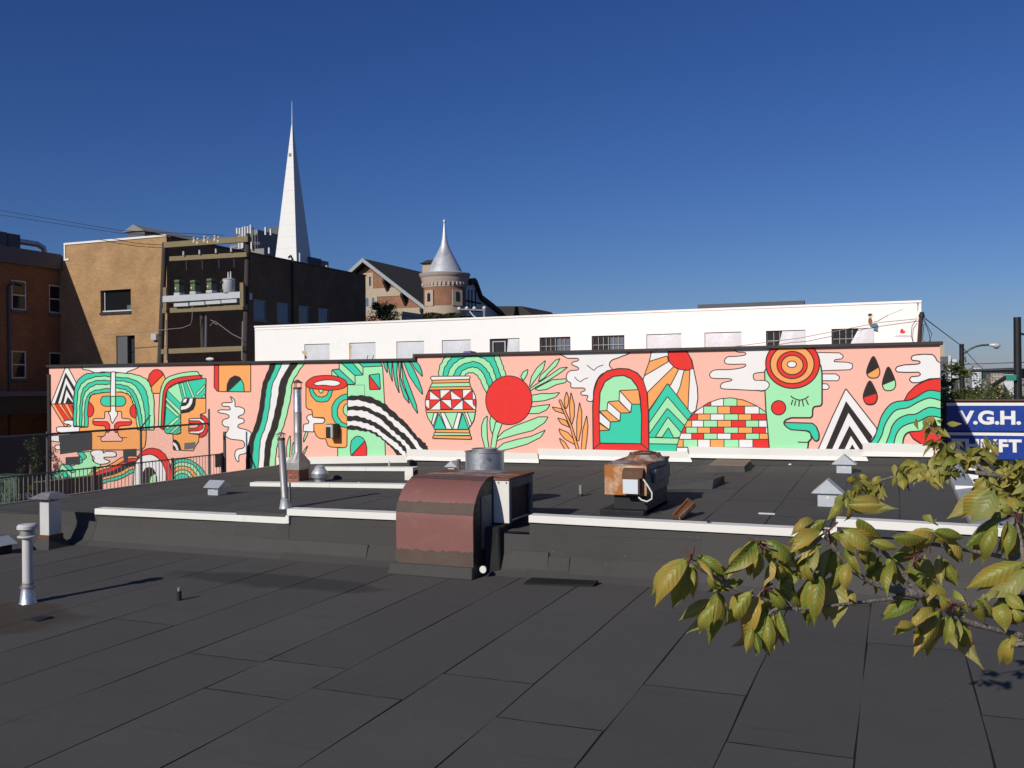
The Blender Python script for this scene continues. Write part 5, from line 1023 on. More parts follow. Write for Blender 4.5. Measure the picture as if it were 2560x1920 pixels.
T_ = [at(1738,1163,Y=A_[0].y+.08), at(1858,1162,Y=A_[1].y+.08)]; T_ = [Vector((A_[0].x+.1,A_[0].y+.12,zl_)), Vector((A_[1].x-.02,A_[1].y+.05,zl_)), Vector((A_[2].x-.1,A_[2].y-.1,zl_+.02)), Vector((A_[3].x,A_[3].y-.1,zl_+.02))]
b = MB(); b.hexa(A_+T_); b.build('curb', M['felt_up'], t)
b = MB(); b.hexa([T_[0].lerp(T_[1],.22)+Vector((0,0,.002)), T_[1]+Vector((0.03,0,.002)), T_[2]+Vector((0.03,0.05,.002)), T_[3].lerp(T_[2],.22)+Vector((0,.05,.002)), T_[0].lerp(T_[1],.22)+Vector((0,0,.022)), T_[1]+Vector((.03,0,.022)), T_[2]+Vector((.03,.05,.022)), T_[3].lerp(T_[2],.22)+Vector((0,.05,.022))]); b.build('lid', M['barn'], t)
p = onroof(1780, 1222); t = thing('felt_curb', 'small felt covered curb with its end in black shadow', 'roof curb', p)
A_ = [p+Vector((-1.1,-.45,-.01)), p+Vector((.02,-.1,0)), p+Vector((.1,.95,.01)), p+Vector((-1.0,1.1,.01))]
b = MB(); b.hexa(A_+[A_[0]+Vector((.25,.75,.13)), A_[1]+Vector((-.02,.3,.17)), A_[2]+Vector((0,-.08,.18)), A_[3]+Vector((.25,-.3,.13))]); b.build('curb', M['felt_up'], t)
p = onroof(1917, 1286); b = MB(); b.box(p.x-.13, p.x+.13, p.y-.02, p.y+.02, p.z+.002, p.z+.025); tag(b.build('white_stick', M['fluewhite']), 'short pale stick lying on the upper roof felt', 'stick')
p = onroof(1770, 1313); p = Vector((at(1771,1310,Y=13.52).x, 13.52, 0)); p.z = ctop(p.x)+.004; b = MB(); b.box(p.x-.02, p.x+.02, p.y-.01, p.y+.02, p.z, p.z+.04); tag(b.build('coping_clip', M['black']), 'tiny black clip on top of the white front coping', 'clip')
def house_vent(px, py, bw, hgt, rw, rh, lab, dep, ridge='y'):
    p = onroof(px, py); d = (p-Vector((0,0,E))).dot(CF); k = d/FPX; t = thing('gabled_vent', lab, 'roof vent', p, 'gabled sheet metal roof vents')
    w_ = bw*k*1.08; h_ = hgt*k; r_ = rw*k*1.08; g = rh*k; z = p.z
    b = MB(); b.box(p.x-w_/2, p.x+w_/2, p.y, p.y+w_*dep, z-.01, z+h_); b.build('box', M['galvblue'], t, bev=.004)
    if ridge == 'y': b = MB(); y0 = p.y-.06; b.prism([(p.x-r_/2,y0,z+h_-.01),(p.x,y0,z+h_+g),(p.x+r_/2,y0,z+h_-.01)], (0,w_*dep+.12,0)); b.build('cover', M['galvblue'], t)
    else:
        b = MB(); y0 = p.y-.07; y1 = p.y+w_*dep+.07; ym = (y0+y1)/2; xa = p.x-r_/2; xb = p.x+r_/2
        b.prism([(xa,y0,z+h_-.02),(xa,ym,z+h_+g),(xa,y1,z+h_-.02)], (xb-xa,0,0)); b.build('cover', M['galvblue'], t)
    b = MB(); b.box(p.x-.02, p.x+.02, p.y-.004, p.y-.001, z+h_*.6, z+h_*.75); b.build('tab', M['offwhite'], t)
    b = MB(); b.box(p.x-w_/2-.06, p.x+w_/2+.06, p.y-.06, p.y+w_*dep+.06, z-.01, z+.008); b.build('flange', M['felt_face'], t)
house_vent(2110, 1184, 33, 24, 54, 23, 'farther gabled sheet metal vent with a white tab, near the white flashing', 1.0)
house_vent(2069, 1268, 44, 36, 71, 33, 'larger gabled sheet metal vent on the open upper roof behind the leaves', 1.0)
house_vent(532, 1239, 29, 22, 44, 15, 'gabled sheet metal vent with blue-lit sloping cover, by the lane edge', 1.1, 'x')
# leaning flue
p = onroof(714, 1271); t = thing('leaning_flue', 'slim weathered metal flue leaning beside the white coping step', 'flue', p)
top = at(702, 1082, Y=p.y); dv = top-p
b = MB(); b.rings([(p,.12),(p+dv*.02,.115),(p+dv*.1,.085),(p+dv*.115,.09),(p+dv*.125,.07)], 18); b.build('base_cone', M['galvblue'], t, smooth=40)
b = MB(); b.rings([(p+dv*.12,.072),(p+dv*.16,.074),(p+dv*.165,.07),(p+dv*.93,.068)], 18); b.build('pipe', M['galvdull'], t, smooth=40)
b = MB(); b.rings([(p+dv*.90,.073),(p+dv*.935,.073)], 18); b.build('collar', M['rustdark'], t, smooth=40)
b = MB(); b.rings([(p+dv*.955,.11),(p+dv*.958,.11)], 18); b.build('plate', M['galvdull'], t)
b = MB(); b.rings([(p+dv*.975,.105),(p+dv*.98,.1),(p+dv*1.01,.02)], 18); b.build('cap', M['galvdull'], t, smooth=40)
for k in range(3):
    a = k*2.1; o = Vector((.06*math.cos(a), .06*math.sin(a), 0)); b = MB(); b.tube([p+dv*.925+o, p+dv*.98+o], .006, 5); b.build('cap_strut', M['galvdull'], t)
b = MB(); b.box(p.x+.09, p.x+.11, p.y-.02, p.y+.02, p.z+.12, p.z+.5); b.build('strap', M['steelgrey'], t)
# brick chimney with sheet metal stack
p = onroof(733, 1203); d = (p-Vector((0,0,E))).dot(CF); k = d/FPX; t = thing('metal_stack', 'tall metal chimney stack on a small red brick base', 'chimney', p)
xa = at(719,1200,Y=p.y).x; xb = at(747,1200,Y=p.y).x; yb = at(772,1195,X=xb).y; w_ = xb-xa; dp = min(yb-p.y, .62); hb = 31*k; z = p.z
b = MB(); b.box(xa+.006, xb-.006, p.y+.006, p.y+dp-.006, z-.02, z+hb); core = b.build('brick_base', M['mortar'], t)
nb = MB(); nb.box(-.098, .098, -.045, .045, -.03, .03); shared = {}
rows = 5
for rI in range(rows):
    zc_ = z+hb*(rI+.5)/rows
    for face in range(2):
        L_ = w_ if face == 0 else dp; n_ = 2 if face == 0 else 3; wd = L_/n_; off = .5 if rI % 2 else 0; segs = []
        xx = -off*wd
        while xx < L_-.01:
            a0 = max(0, xx); a1 = min(L_, xx+wd)
            if a1-a0 > .03: segs.append((a0+.006, a1-.006))
            xx += wd
        for a0, a1 in segs:
            key = (face, round(a1-a0, 2))
            b = MB(); hh = hb/rows/2-.006
            if face == 0: b.box(xa+a0, xa+a1, p.y-.006, p.y+.05, zc_-hh, zc_+hh)
            else: b.box(xb-.05, xb+.006, p.y+a0, p.y+a1, zc_-hh, zc_+hh)
            b.build('brick', M['redbrick'], core)
cx = (xa+xb)/2; cyy = p.y+dp/2; hs = (1172-1133)*k; zt0 = z+hb; rS = 10.5*k
b = MB(); n_ = 16; ring = lambda r_, zz_: [(cx+r_*math.cos(2*math.pi*i/n_), cyy+r_*math.sin(2*math.pi*i/n_), zz_) for i in range(n_)]
def sq(i, hx, hy):
    a = 2*math.pi*i/n_; c, s_ = math.cos(a), math.sin(a); m_ = max(abs(c), abs(s_)); return (cx+hx*c/m_, cyy+hy*s_/m_)
R0 = [(*sq(i, w_/2+.03, dp/2+.03), zt0-.03) for i in range(n_)]; R1 = [(*sq(i, w_/2+.03, dp/2+.03), zt0+.03+hs*.3) for i in range(n_)]; R2 = ring(rS*1.05, zt0+hs)
b.add(R0+R1+R2, [(i,(i+1)%n_,n_+(i+1)%n_,n_+i) for i in range(n_)]+[(n_+i,n_+(i+1)%n_,2*n_+(i+1)%n_,2*n_+i) for i in range(n_)]); b.build('transition', M['galvdull'], t, fix=False)
ztp = at(747,968,Y=cyy).z; zj = zt0+hs
for i, (a0, a1) in enumerate(((0,.3), (.3,.62), (.62,.985))):
    b = MB(); za, zb_ = zj+(ztp-zj)*a0, zj+(ztp-zj)*a1; r_ = rS*(1-.02*i); b.lathe((cx,cyy), [(r_*1.03,za),(r_*1.03,za+.03),(r_,za+.035),(r_,zb_)], 28); b.build('stack_section', M['galv'] if i == 2 else M['galvdull'], t, smooth=40)
b = MB(); b.lathe((cx,cyy), [(rS*1.0,ztp-.05),(rS*1.02,ztp),(rS*.9,ztp),(rS*.9,ztp-.1)], 24); b.build('stack_lip', M['rustdark'], t)
for k_ in range(3):
    a = k_*2.1+.4; b = MB(); b.tube([(cx+rS*.9*math.cos(a),cyy+rS*.9*math.sin(a),ztp-.02),(cx+rS*.9*math.cos(a),cyy+rS*.9*math.sin(a),ztp+.12)], .01, 5); b.build('cap_strut', M['rustdark'], t)
b = MB(); b.lathe((cx,cyy), [(rS*1.35,ztp+.1),(rS*1.3,ztp+.115),(.02,ztp+.19)], 24); b.build('rain_cap', M['rustdark'], t, smooth=60)
# mushroom fan
p = onroof(800, 1204); k = (p-Vector((0,0,E))).dot(CF)/FPX; t = thing('mushroom_fan', 'squat blue-grey mushroom roof fan beside the brick chimney base', 'roof fan', p); z = p.z; r_ = 21*k
b = MB(); b.lathe(p, [(r_*.7,z),(r_*.7,z+.08),(r_,z+.1),(r_*1.02,z+.2),(r_*.8,z+.24)], 24); b.build('base', M['galv'], t, smooth=40)
b = MB(); b.lathe(p, [(r_*1.0,z+.2),(r_*.98,z+.23),(r_*.7,z+.3),(r_*.6,z+.33),(r_*.62,z+.36),(r_*.3,z+.4),(.02,z+.41)], 24); b.build('dome', M['galvblue'], t, smooth=40)
# litter
for i, (px, py, near, lab, mt, sz) in enumerate(((393,1372,True,'tiny pink and white wrapper on the lower roof','paleplate',.05), (2170,1158,False,'scrap of bright blue plastic under the white flashing','signblue',.07), (2008,1157,False,'crumpled white litter at the foot of the flashing','offwhite',.08), (1975,1162,False,'small white paper flake near the flashing','offwhite',.04), (897,1208,False,'white pebble lying between the two kerbs','offwhite',.03))):
    p = onroof(px, py, near); b = MB(); r = random.Random(i); vs = [(p.x+r.uniform(-sz,sz)*1.5, p.y+r.uniform(-sz,sz), p.z+.003+(.02 if j > 3 else 0)+r.random()*.012) for j in range(8)]
    vs = [(p.x-sz,p.y-sz*.6,p.z+.002),(p.x+sz*.8,p.y-sz*.8,p.z+.002),(p.x+sz*1.2,p.y+sz*.5,p.z+.002),(p.x-sz*.7,p.y+sz*.8,p.z+.002),(p.x-sz*.8,p.y-sz*.3,p.z+.02),(p.x+sz*.5,p.y-sz*.6,p.z+.035),(p.x+sz,p.y+sz*.3,p.z+.015),(p.x-sz*.4,p.y+sz*.5,p.z+.03)]
    b.hexa(vs); tag(b.build('litter', M[mt]), lab, 'litter')
p = at(2500, 1450, Z=NR); p = onroof(2420, 1450, True); r = random.Random(9); b = MB()
t = thing('dead_twigs', 'heap of dry reddish twigs lying on the lower roof behind the leaves', 'twigs', p)
for i in range(14):
    a = p+Vector((r.uniform(-.3,.3), r.uniform(-.12,.12), .01)); an = r.uniform(-.5,.5); l = r.uniform(.15,.3); b = MB(); b.tube([a, a+Vector((l*math.cos(an), l*math.sin(an), r.uniform(.01,.06)))], .006, 4); b.build('twig', M['rustdark'], t)

# ------------------------------------------------------------ lane fence and railing, cabinet
XF = -18.95
fz = E-1.1; rz_ = E-2.0
t = thing('chain_link_fence', 'chain link fence with steel posts along the lane before the mural', 'fence', (XF, 17, 0))
b = MB(); b.tube([(XF,8,fz-.02),(XF,15,fz-.01),(XF,22.7,fz+.02)], .028, 8); b.build('top_rail', M['wire'], t)
for y in (22.7, 19.95, 16.9, 13.8, 10.7):
    b = MB(); hgt = .45 if y == 22.7 else .06; b.cyl((XF,y,0), (XF,y,fz+hgt), .032, .03, 10); b.build('post', M['wire'], t)
b = MB(); b.tube([(XF,19.95,fz),(XF+.1,20.2,fz+.35)], .02, 6); b.build('barb_arm', M['wire'], t)
b = MB(); sp = .075; H_ = fz-(rz_-1.2)
for sgn in (1,-1):
    y = 8-H_
    while y < 22.7:
        y0, z0_ = (y, rz_-1.2) if sgn > 0 else (y, fz); y1_, z1_ = y+H_, (fz if sgn > 0 else rz_-1.2)
        if y0 < 8: f_ = (8-y0)/H_; z0_ += (z1_-z0_)*f_; y0 = 8
        if y1_ > 22.7: f_ = (22.7-y0)/(y1_-y0); z1_ = z0_+(z1_-z0_)*f_; y1_ = 22.7
        if y1_ > y0+.02:
            n_ = Vector((0,-(z1_-z0_),y1_-y0)).normalized()*.0018; o_ = .004*sgn
            b.add([Vector((XF+o_,y0,z0_))+n_, Vector((XF+o_,y1_,z1_))+n_, Vector((XF+o_,y1_,z1_))-n_, Vector((XF+o_,y0,z0_))-n_], [(0,1,2,3)])
        y += sp
b.build('wire_mesh', M['wire'], t, kind='stuff', fix=False)
t = thing('steel_railing', 'low black steel railing with upright bars below the chain link fence', 'railing', (XF+.12, 17, 0))
XQ = XF+.14
b = MB(); b.box(XQ-.02, XQ+.02, 9, 23.2, rz_-.03, rz_); b.build('top_rail', M['wire'], t)
b = MB(); b.box(XQ-.015, XQ+.015, 9, 23.2, rz_-1.05, rz_-1.02); b.build('bottom_rail', M['wire'], t)
pb = MB(); pb.box(XQ-.009, XQ+.009, -.009, .009, rz_-1.02, rz_-.03)
o = None
for i in range(112):
    y = 9.1+i*.125
    if o is None:
        o = MB(); o.box(XQ-.007, XQ+.007, y-.007, y+.007, rz_-1.02, rz_-.03); o = o.build('baluster', M['galvdull'], t); y00 = y
    else:
        c = o.copy(); COL.objects.link(c); c.location = (0, y-y00, 0)
for y in (18.2, 21.0, 23.1, 15.4, 12.6):
    b = MB(); b.box(XQ-.03, XQ+.03, y-.03, y+.03, 0, rz_+.02); b.build('post', M['wire'], t)
b = MB(); b.box(XQ-.02, XQ+.03, 22.8, 23.05, rz_-.4, rz_-.03); b.build('gate_box', M['wire'], t)
for (y, zt_) in ((23.15, E-1.35),):
    b = MB(); b.cyl((XF+.2, y, 0), (XF+.2, y, zt_), .045, None, 8); tag(b.build('lone_post', M['wire']), 'taller bare steel post beside the railing end at the mural' if y > 23.2 else 'shorter bare steel post beside the railing end at the mural', 'post')
XC = -20.6; a = at(42,1190,X=XC); c = at(86,1190,X=XC)
t = thing('utility_cabinet', 'green utility cabinet with white numerals and yellow sticker behind the fence', 'utility cabinet', (XC-.4, (a.y+c.y)/2, 0))
b = MB(); b.box(XC-1.0, XC, a.y, c.y, 0, a.z); b.build('cabinet', M['cabgreen'], t, bev=.03)
q = at(80,1219,X=XC+.01); b = MB(); b.box(XC+.002, XC+.01, q.y-.1, q.y+.08, q.z-.05, q.z+.06); b.build('sticker', M['yellow'], t)
def text(body, size, mat, parent, mtx, name, bold=0, sx=1, ext=.004):
    cu = bpy.data.curves.new(name, 'FONT'); cu.body = body; cu.size = size; cu.extrude = ext; cu.offset = bold
    o = bpy.data.objects.new(name, cu); COL.objects.link(o); bpy.context.view_layer.update()
    me = bpy.data.meshes.new_from_object(o.evaluated_get(bpy.context.evaluated_depsgraph_get())); bpy.data.objects.remove(o)
    me.materials.clear(); me.materials.append(mat); o = bpy.data.objects.new(name, me); COL.objects.link(o); o.parent = parent
    mm = mtx.copy(); mm.translation = mm.translation-LOC[parent.name]; o.matrix_local = mm @ Matrix.Diagonal((sx,1,1,1)); return o
q = at(45,1248,X=XC+.006); text('31504', .19, M['signwhite'], t, Matrix.Translation(q) @ Matrix.Rotation(math.pi/2,4,'Z') @ Matrix.Rotation(math.pi/2,4,'X'), 'numerals', .004)
b = MB(); b.box(-23.2, -22.9, 6, 22.5, 0, E-2.7); tag(b.build('lane_wall', pm('lane_wall_concrete', (.14,.125,.105), .9, var=.25)), 'low weathered concrete wall along the far side of the lane', 'wall')
b = MB(); b.box(-21.9, -20.4, 20.6, 23.6, 0, E-3.3); tag(b.build('rubbish_container', M['black'], bev=.03), 'black steel rubbish container against the foot of the mural', 'container')
# the blue shop sign
YS = 31.0; a = at(2366,1007,Y=YS); x1 = a.x+2.9; z0 = at(2366,1145,Y=YS).z; zm = at(2366,1078,Y=YS).z
t = thing('shop_sign', 'blue projecting shop sign with white letters, partly shaded by the mural building', 'sign', (a.x+1.4, YS, z0))
b = MB(); b.box(a.x-.05, x1+.05, YS+.002, YS+.3, z0-.05, a.z+.05); b.build('cabinet', M['black'], t, bev=.01)
b = MB(); b.box(a.x-.05, x1+.05, YS-.04, YS+.3, a.z+.052, a.z+.1); b.build('cornice', M['rustdark'], t)
for zlo, zhi in ((zm+.02, a.z), (z0, zm-.03)):
    b = MB(); b.box(a.x, x1, YS-.02, YS, zlo, zhi); pn = b.build('face_panel', M['signblue'], t)
    b = MB(); b.box(a.x, x1, YS-.032, YS-.021, zhi-.085, zhi); b.build('white_border', M['signwhite'], pn)
b = MB(); b.box(XM1-.02, a.x-.05, YS+.1, YS+.2, a.z-.3, a.z-.2); b.build('bracket', M['black'], t); b = MB(); b.box(XM1-.02, a.x-.05, YS+.1, YS+.2, z0+.2, z0+.3); b.build('bracket', M['black'], t)
fr = lambda px, py: Matrix.Translation(at(px, py, Y=YS-.03)) @ Matrix.Rotation(math.pi/2,4,'X')
text('V.G.H.', .53, M['signwhite'], t, fr(2399,1059), 'lettering', .022, 1.12); text('THRIFT', .5, M['signwhite'], t, fr(2380,1127), 'lettering', .02, 1.12)

# odds and ends standing on the mural building roof
t = thing('roof_dome_lamp', 'flat white oval lamp on a stem above the mural coping', 'lamp', Vector((at(525,904,Y=27).x, 27, ZL-.05))); v = at(525,898,Y=27)
b = MB(); b.cyl((v.x,27,ZL-.05), (v.x,27,v.z), .02, None, 8); b.build('stem', M['wire'], t)
b = MB(); b.rings([((v.x-.17,27,v.z),.02),((v.x-.12,27,v.z+.004),.05),((v.x,27,v.z+.008),.065),((v.x+.12,27,v.z),.05),((v.x+.17,27,v.z-.004),.02)], 12); b.build('shade', M['framew'], t, smooth=60)
v = at(1170,884,Y=25.2); b = MB(); b.hexa([(v.x-.18,25.1,ZL-.05),(v.x+.2,25.1,ZL-.05),(v.x+.2,25.6,ZL-.05),(v.x-.18,25.6,ZL-.05),(v.x-.12,25.15,v.z+.07),(v.x+.1,25.15,v.z+.08),(v.x+.12,25.5,v.z+.06),(v.x-.1,25.5,v.z+.06)]); tag(b.build('purple_bundle', pm('purple_tarp', (.1,.09,.3), .6)), 'small purple bundle just showing above the mural coping', 'bundle')
for i, px in enumerate((917, 931)):
    v = at(px,897,Y=26); w_ = at(px+10,888,Y=26); b = MB(); b.tube([(v.x,26,ZL-.05), (v.x,26,v.z-.02), (w_.x-.1,26,w_.z)], .012, 5); tag(b.build('bent_rod', M['black']), ['bent black rod above the coping, on the side of the step down', 'second bent black rod, closer to the stepped coping end'][i], 'rod')
# ------------------------------------------------------------ heritage brick house with a round turret
YH = 80.0; ap = at(907,646,Y=YH); er = at(1062,766,Y=YH); XRG = ap.x; dx = er.x-ap.x; ze = er.z
t = thing('turret_house', 'old red brick house with steep dark gable roof and a round corner turret', 'house', (XRG, YH, 0))
xl_ = XRG-dx+.6; xr_ = er.x-.75; sl_ = (ap.z-ze)/dx
def gz(x): return ap.z-.45-abs(x-XRG)*sl_
b = MB(); YG = YH+.9
b.prism([(xl_,YG,0),(xr_,YG,0),(xr_,YG,gz(xr_)),(XRG,YG,ap.z-.45),(xl_,YG,gz(xl_))], (0,16,0)); b.build('wall', M['redb'], t)
for (p0, p1, p2, p3) in ((898,1002,739,760), (880,1062,816,775), ):
    pass
def band(px0, py0, px1, py1, name='stone_band', d=.05, y=YG):
    a = at(px0,py0,Y=y); c = at(px1,py1,Y=y); b = MB(); b.box(a.x, c.x, y-d, y-.004, c.z, a.z); return b.build(name, M['stone'], t)
band(890,724,1003,739); band(890,776,1056,790); band(895,684,934,722,'stone_panel',.06); band(895,739,944,775,'stone_panel',.06)
def lancet(px0, py0, px1, py1, arched=True, y=YG):
    a = at(px0,py0,Y=y-.07); c = at(px1,py1,Y=y-.07); xm = (a.x+c.x)/2; r = (c.x-a.x)/2; b = MB()
    pts = [(a.x,y-.09,c.z),(c.x,y-.09,c.z)]+([(xm+r*math.cos(i/8*math.pi),y-.09,a.z-r+r*math.sin(i/8*math.pi)) for i in range(9)] if arched else [(c.x,y-.09,a.z),(a.x,y-.09,a.z)])
    b.prism(pts, (0,.06,0)); wi = b.build('window', M['framew'], t)
    q = [(xm+(p[0]-xm)*.78, y-.1, c.z+(p[2]-c.z)*.95+.03) for p in pts]; b = MB(); b.prism(q, (0,.02,0)); b.build('pane', M['blind'] if arched else M['glass'], wi)
lancet(922,691,928,715,False); lancet(928,742,938,767); lancet(914,743,923,767)
for sgn in (1,-1):
    x_e = XRG+sgn*(dx+.02); b = MB(); z_e = ap.z-abs(x_e-XRG)*sl_
    b.hexa([(XRG,YH,ap.z-.28),(x_e,YH,z_e-.28),(x_e,YH+22,z_e-.28),(XRG,YH+22,ap.z-.28),(XRG,YH,ap.z),(x_e,YH,z_e),(x_e,YH+22,z_e),(XRG,YH+22,ap.z)]); b.build('roof_slope', M['shingle'], t)
    b = MB(); b.hexa([(XRG,YH-.08,ap.z-.36),(x_e,YH-.08,z_e-.36),(x_e,YH-.003,z_e-.36),(XRG,YH-.003,ap.z-.36),(XRG,YH-.08,ap.z+.04),(x_e,YH-.08,z_e+.04),(x_e,YH-.003,z_e+.04),(XRG,YH-.003,ap.z+.04)]); b.build('bargeboard', M['barge'], t)
    for f_ in (.33, .62, .93):
        x = XRG+sgn*dx*f_; z = ap.z-abs(x-XRG)*sl_-.5; b = MB(); b.hexa([(x-.12,YH+.02,z-.25),(x+.12,YH+.02,z-.25),(x+.12,YG,z-1.2),(x-.12,YG,z-1.2),(x-.12,YH+.02,z),(x+.12,YH+.02,z),(x+.12,YG,z),(x-.12,YG,z)]); b.build('bracket', M['shingle'], t)
zk = at(1040,668,Y=98).z; b = MB(); b.prism([(XRG-2,92,zk-6),(XRG-2,98,zk),(XRG-2,104,zk-6)], (at(1145,668,Y=98).x-XRG+2,0,0)); b.build('cross_roof', M['shingle'], t)
a = at(1056,662,Y=94); c = at(1080,662,Y=94); z1_ = at(1060,659,Y=94).z; b = MB(); b.box(a.x, c.x, 94, 95.6, zk-3, z1_); ch = b.build('chimney', M['stone'], t)
z2 = at(1070,648,Y=94).z; b = MB(); b.add([(a.x-.25,93.7,z1_),(c.x+.25,93.7,z1_),(c.x+.25,95.9,z1_),(a.x-.25,95.9,z1_),((a.x+c.x)/2-.3,94.6,z2),((a.x+c.x)/2+.3,94.6,z2),((a.x+c.x)/2+.3,95,z2),((a.x+c.x)/2-.3,95,z2)], [(3,2,1,0),(4,5,6,7),(0,1,5,4),(1,2,6,5),(2,3,7,6),(3,0,4,7)]); b.build('chimney_hood', M['shingle'], ch)
C = at(1112,690,d=90); k = 90/FPX; zz_ = lambda y: at(1112,y,d=90).z
b = MB(); b.lathe(C, [(2.02,0),(2.02,zz_(712))], 36); tw = b.build('turret_drum', M['redb'], t, smooth=40)
b = MB(); b.lathe(C, [(2.06,0),(2.06,zz_(768))], 36); b.build('turret_base', M['stone'], t, smooth=40)
b = MB(); b.lathe(C, [(2.06,zz_(721)),(2.12,zz_(713)),(2.14,zz_(708)),(2.2,zz_(705)),(2.26,zz_(697)),(2.3,zz_(696)),(2.42,zz_(690)),(2.42,zz_(687.5)),(1.8,zz_(684))], 40); b.build('turret_cornice', M['pinkstone'], t, smooth=25)
b = MB(); b.lathe(C, [(2.44,zz_(688.5)),(2.46,zz_(687)),(2.4,zz_(684.8)),(1.8,zz_(683.5))], 40); b.build('gutter_ring', M['barge'], t, smooth=40)
for i in range(34):
    a_ = 2*math.pi*i/34; c_ = C+Vector((2.14*math.cos(a_), 2.14*math.sin(a_), 0)); b = MB(); b.cyl((c_.x,c_.y,zz_(717)), (c_.x,c_.y,zz_(709)), .07, .11, 6); b.build('corbel', M['pinkstone'], t)
prof = [(46.5,685),(45,682),(40,672),(31,655),(22,638),(15,625),(10,613),(6.5,598),(4.2,580),(2.6,566),(1.8,558)]
b = MB(); b.lathe(C, [(r*k, zz_(y)) for r, y in prof], 36); b.build('cone_roof', M['silver'], t, smooth=40)
b = MB(); b.lathe(C, [(.03,zz_(560)),(.12,zz_(556)),(.13,zz_(553)),(.06,zz_(550)),(.01,zz_(546.5))], 14); b.build('finial', M['silver'], t, smooth=50)
for px, wpx, hy0, hy1 in ((1066,7,735,757), (1147,9,732,757)):
    v = at(px,745,d=88.2); dirv = Vector((v.x-C.x, v.y-C.y, 0)).normalized(); tn = Vector((-dirv.y, dirv.x, 0)); o_ = Vector((C.x,C.y,0))+dirv*2.0; w_ = .3; z0_, z1_ = zz_(hy1), zz_(hy0)
    b = MB(); b.prism([o_+tn*(-.55)+Vector((0,0,zz_(768))), o_+tn*.55+Vector((0,0,zz_(768))), o_+tn*.55+Vector((0,0,zz_(729))), o_-tn*.55+Vector((0,0,zz_(729)))], dirv*.1); sp_ = b.build('window_surround', M['stone'], t)
    b = MB(); o2 = o_+dirv*.1; b.prism([o2+tn*(-.2)+Vector((0,0,z0_)), o2+tn*.2+Vector((0,0,z0_)), o2+tn*.2+Vector((0,0,z1_-.15)), o2+Vector((0,0,z1_)), o2-tn*.2+Vector((0,0,z1_-.15))], dirv*.03); b.build('pane', M['glass'], sp_)
# right wing: half timbered dormer, sweeping roof and hipped roof
XW = -38.7; a = at(1178,699,X=XW); q = [at(x, y, X=XW) for x, y in ((1160,790), (1160,730), (1170,706), (1181,699), (1186,706), (1199,742), (1228,764), (1258,790))]
b = MB(); b.prism(q, (-3,0,0)); w2 = b.build('dormer_wall', M['framew'], t)
for i in range(len(q)-1):
    a, c = q[i], q[i+1]
    if i < 2: continue
    b = MB(); o_ = Vector((.35,0,0)); b.hexa([a, c, c-Vector((4,0,0)), a-Vector((4,0,0)), a+Vector((0,0,.3)), c+Vector((0,0,.3)), c+Vector((-4,0,.3)), a+Vector((-4,0,.3))]); 
    b = MB(); b.hexa([a+o_-Vector((0,0,.3)), c+o_-Vector((0,0,.3)), c-Vector((4,0,.3)), a-Vector((4,0,.3)), a+o_+Vector((0,0,.15)), c+o_+Vector((0,0,.15)), c+Vector((-4,0,.15)), a+Vector((-4,0,.15))]); b.build('dormer_roof', M['shingle'], t)
for px in (1172, 1180, 1189):
    p0 = at(px,780,X=XW+.02); b = MB(); b.box(XW+.002, XW+.06, p0.y-.09, p0.y+.09, p0.z, p0.z+2.2); b.build('timber_post', M['shingle'], w2)
for y_ in (752, 772):
    p0 = at(1165,y_,X=XW+.02); p1 = at(1202,y_+2,X=XW+.02); b = MB(); b.box(XW+.003, XW+.05, p0.y, p1.y, p0.z-.09, p0.z+.09); b.build('timber_beam', M['shingle'], w2)
A_ = [at(x, y, Y=92) for x, y in ((1225,792), (1237,765.5), (1305,765.5), (1336,792))]
b = MB(); b.prism([Vector((p_.x,92,p_.z)) for p_ in A_], (0,9,0)); b.build('hipped_roof', M['shingle'], t)
b = MB(); b.box(A_[0].x+.5, A_[3].x-.5, 92.5, 100.5, 0, A_[0].z); b.build('rear_wall', M['redb'], t)
p0 = at(958,793,Y=62); p1 = at(1004,787,Y=62); b = MB(); b.box(p0.x, p1.x, 62, 66, 0, p1.z); b.box(p0.x-.1, p1.x+.1, 61.9, 66.1, p1.z, p1.z+.25)
tag(b.build('flat_annex', M['stone']), 'small flat-roofed buff annex in front of the turret house', 'building')
t = thing('roof_antenna_bar', 'thin metal bar with round lamps on the white building roof before the turret', 'antenna', at(1150,800,Y=44))
b = MB(); b.tube([at(1145,773,Y=44), at(1212,776,Y=44)], .04, 6); b.build('bar', M['grey'], t)
b = MB(); b.tube([at(1211,772,Y=44), at(1211,800,Y=44)], .07, 8); b.build('post', M['grey'], t)
for x, y in ((1148,772), (1167,771), (1186,771), (1211,770)):
    v = at(x,y,Y=44); b = MB(); b.lathe(v, [(.03,v.z-.1),(.1,v.z-.03),(.1,v.z+.04),(.03,v.z+.1)], 10); b.build('lamp', M['framew'], t, smooth=60)
b = MB(); b.tube([at(1174,778,Y=44), at(1184,790,Y=44), at(1195,797,Y=44)], .03, 5); b.build('cable', M['framew'], t)
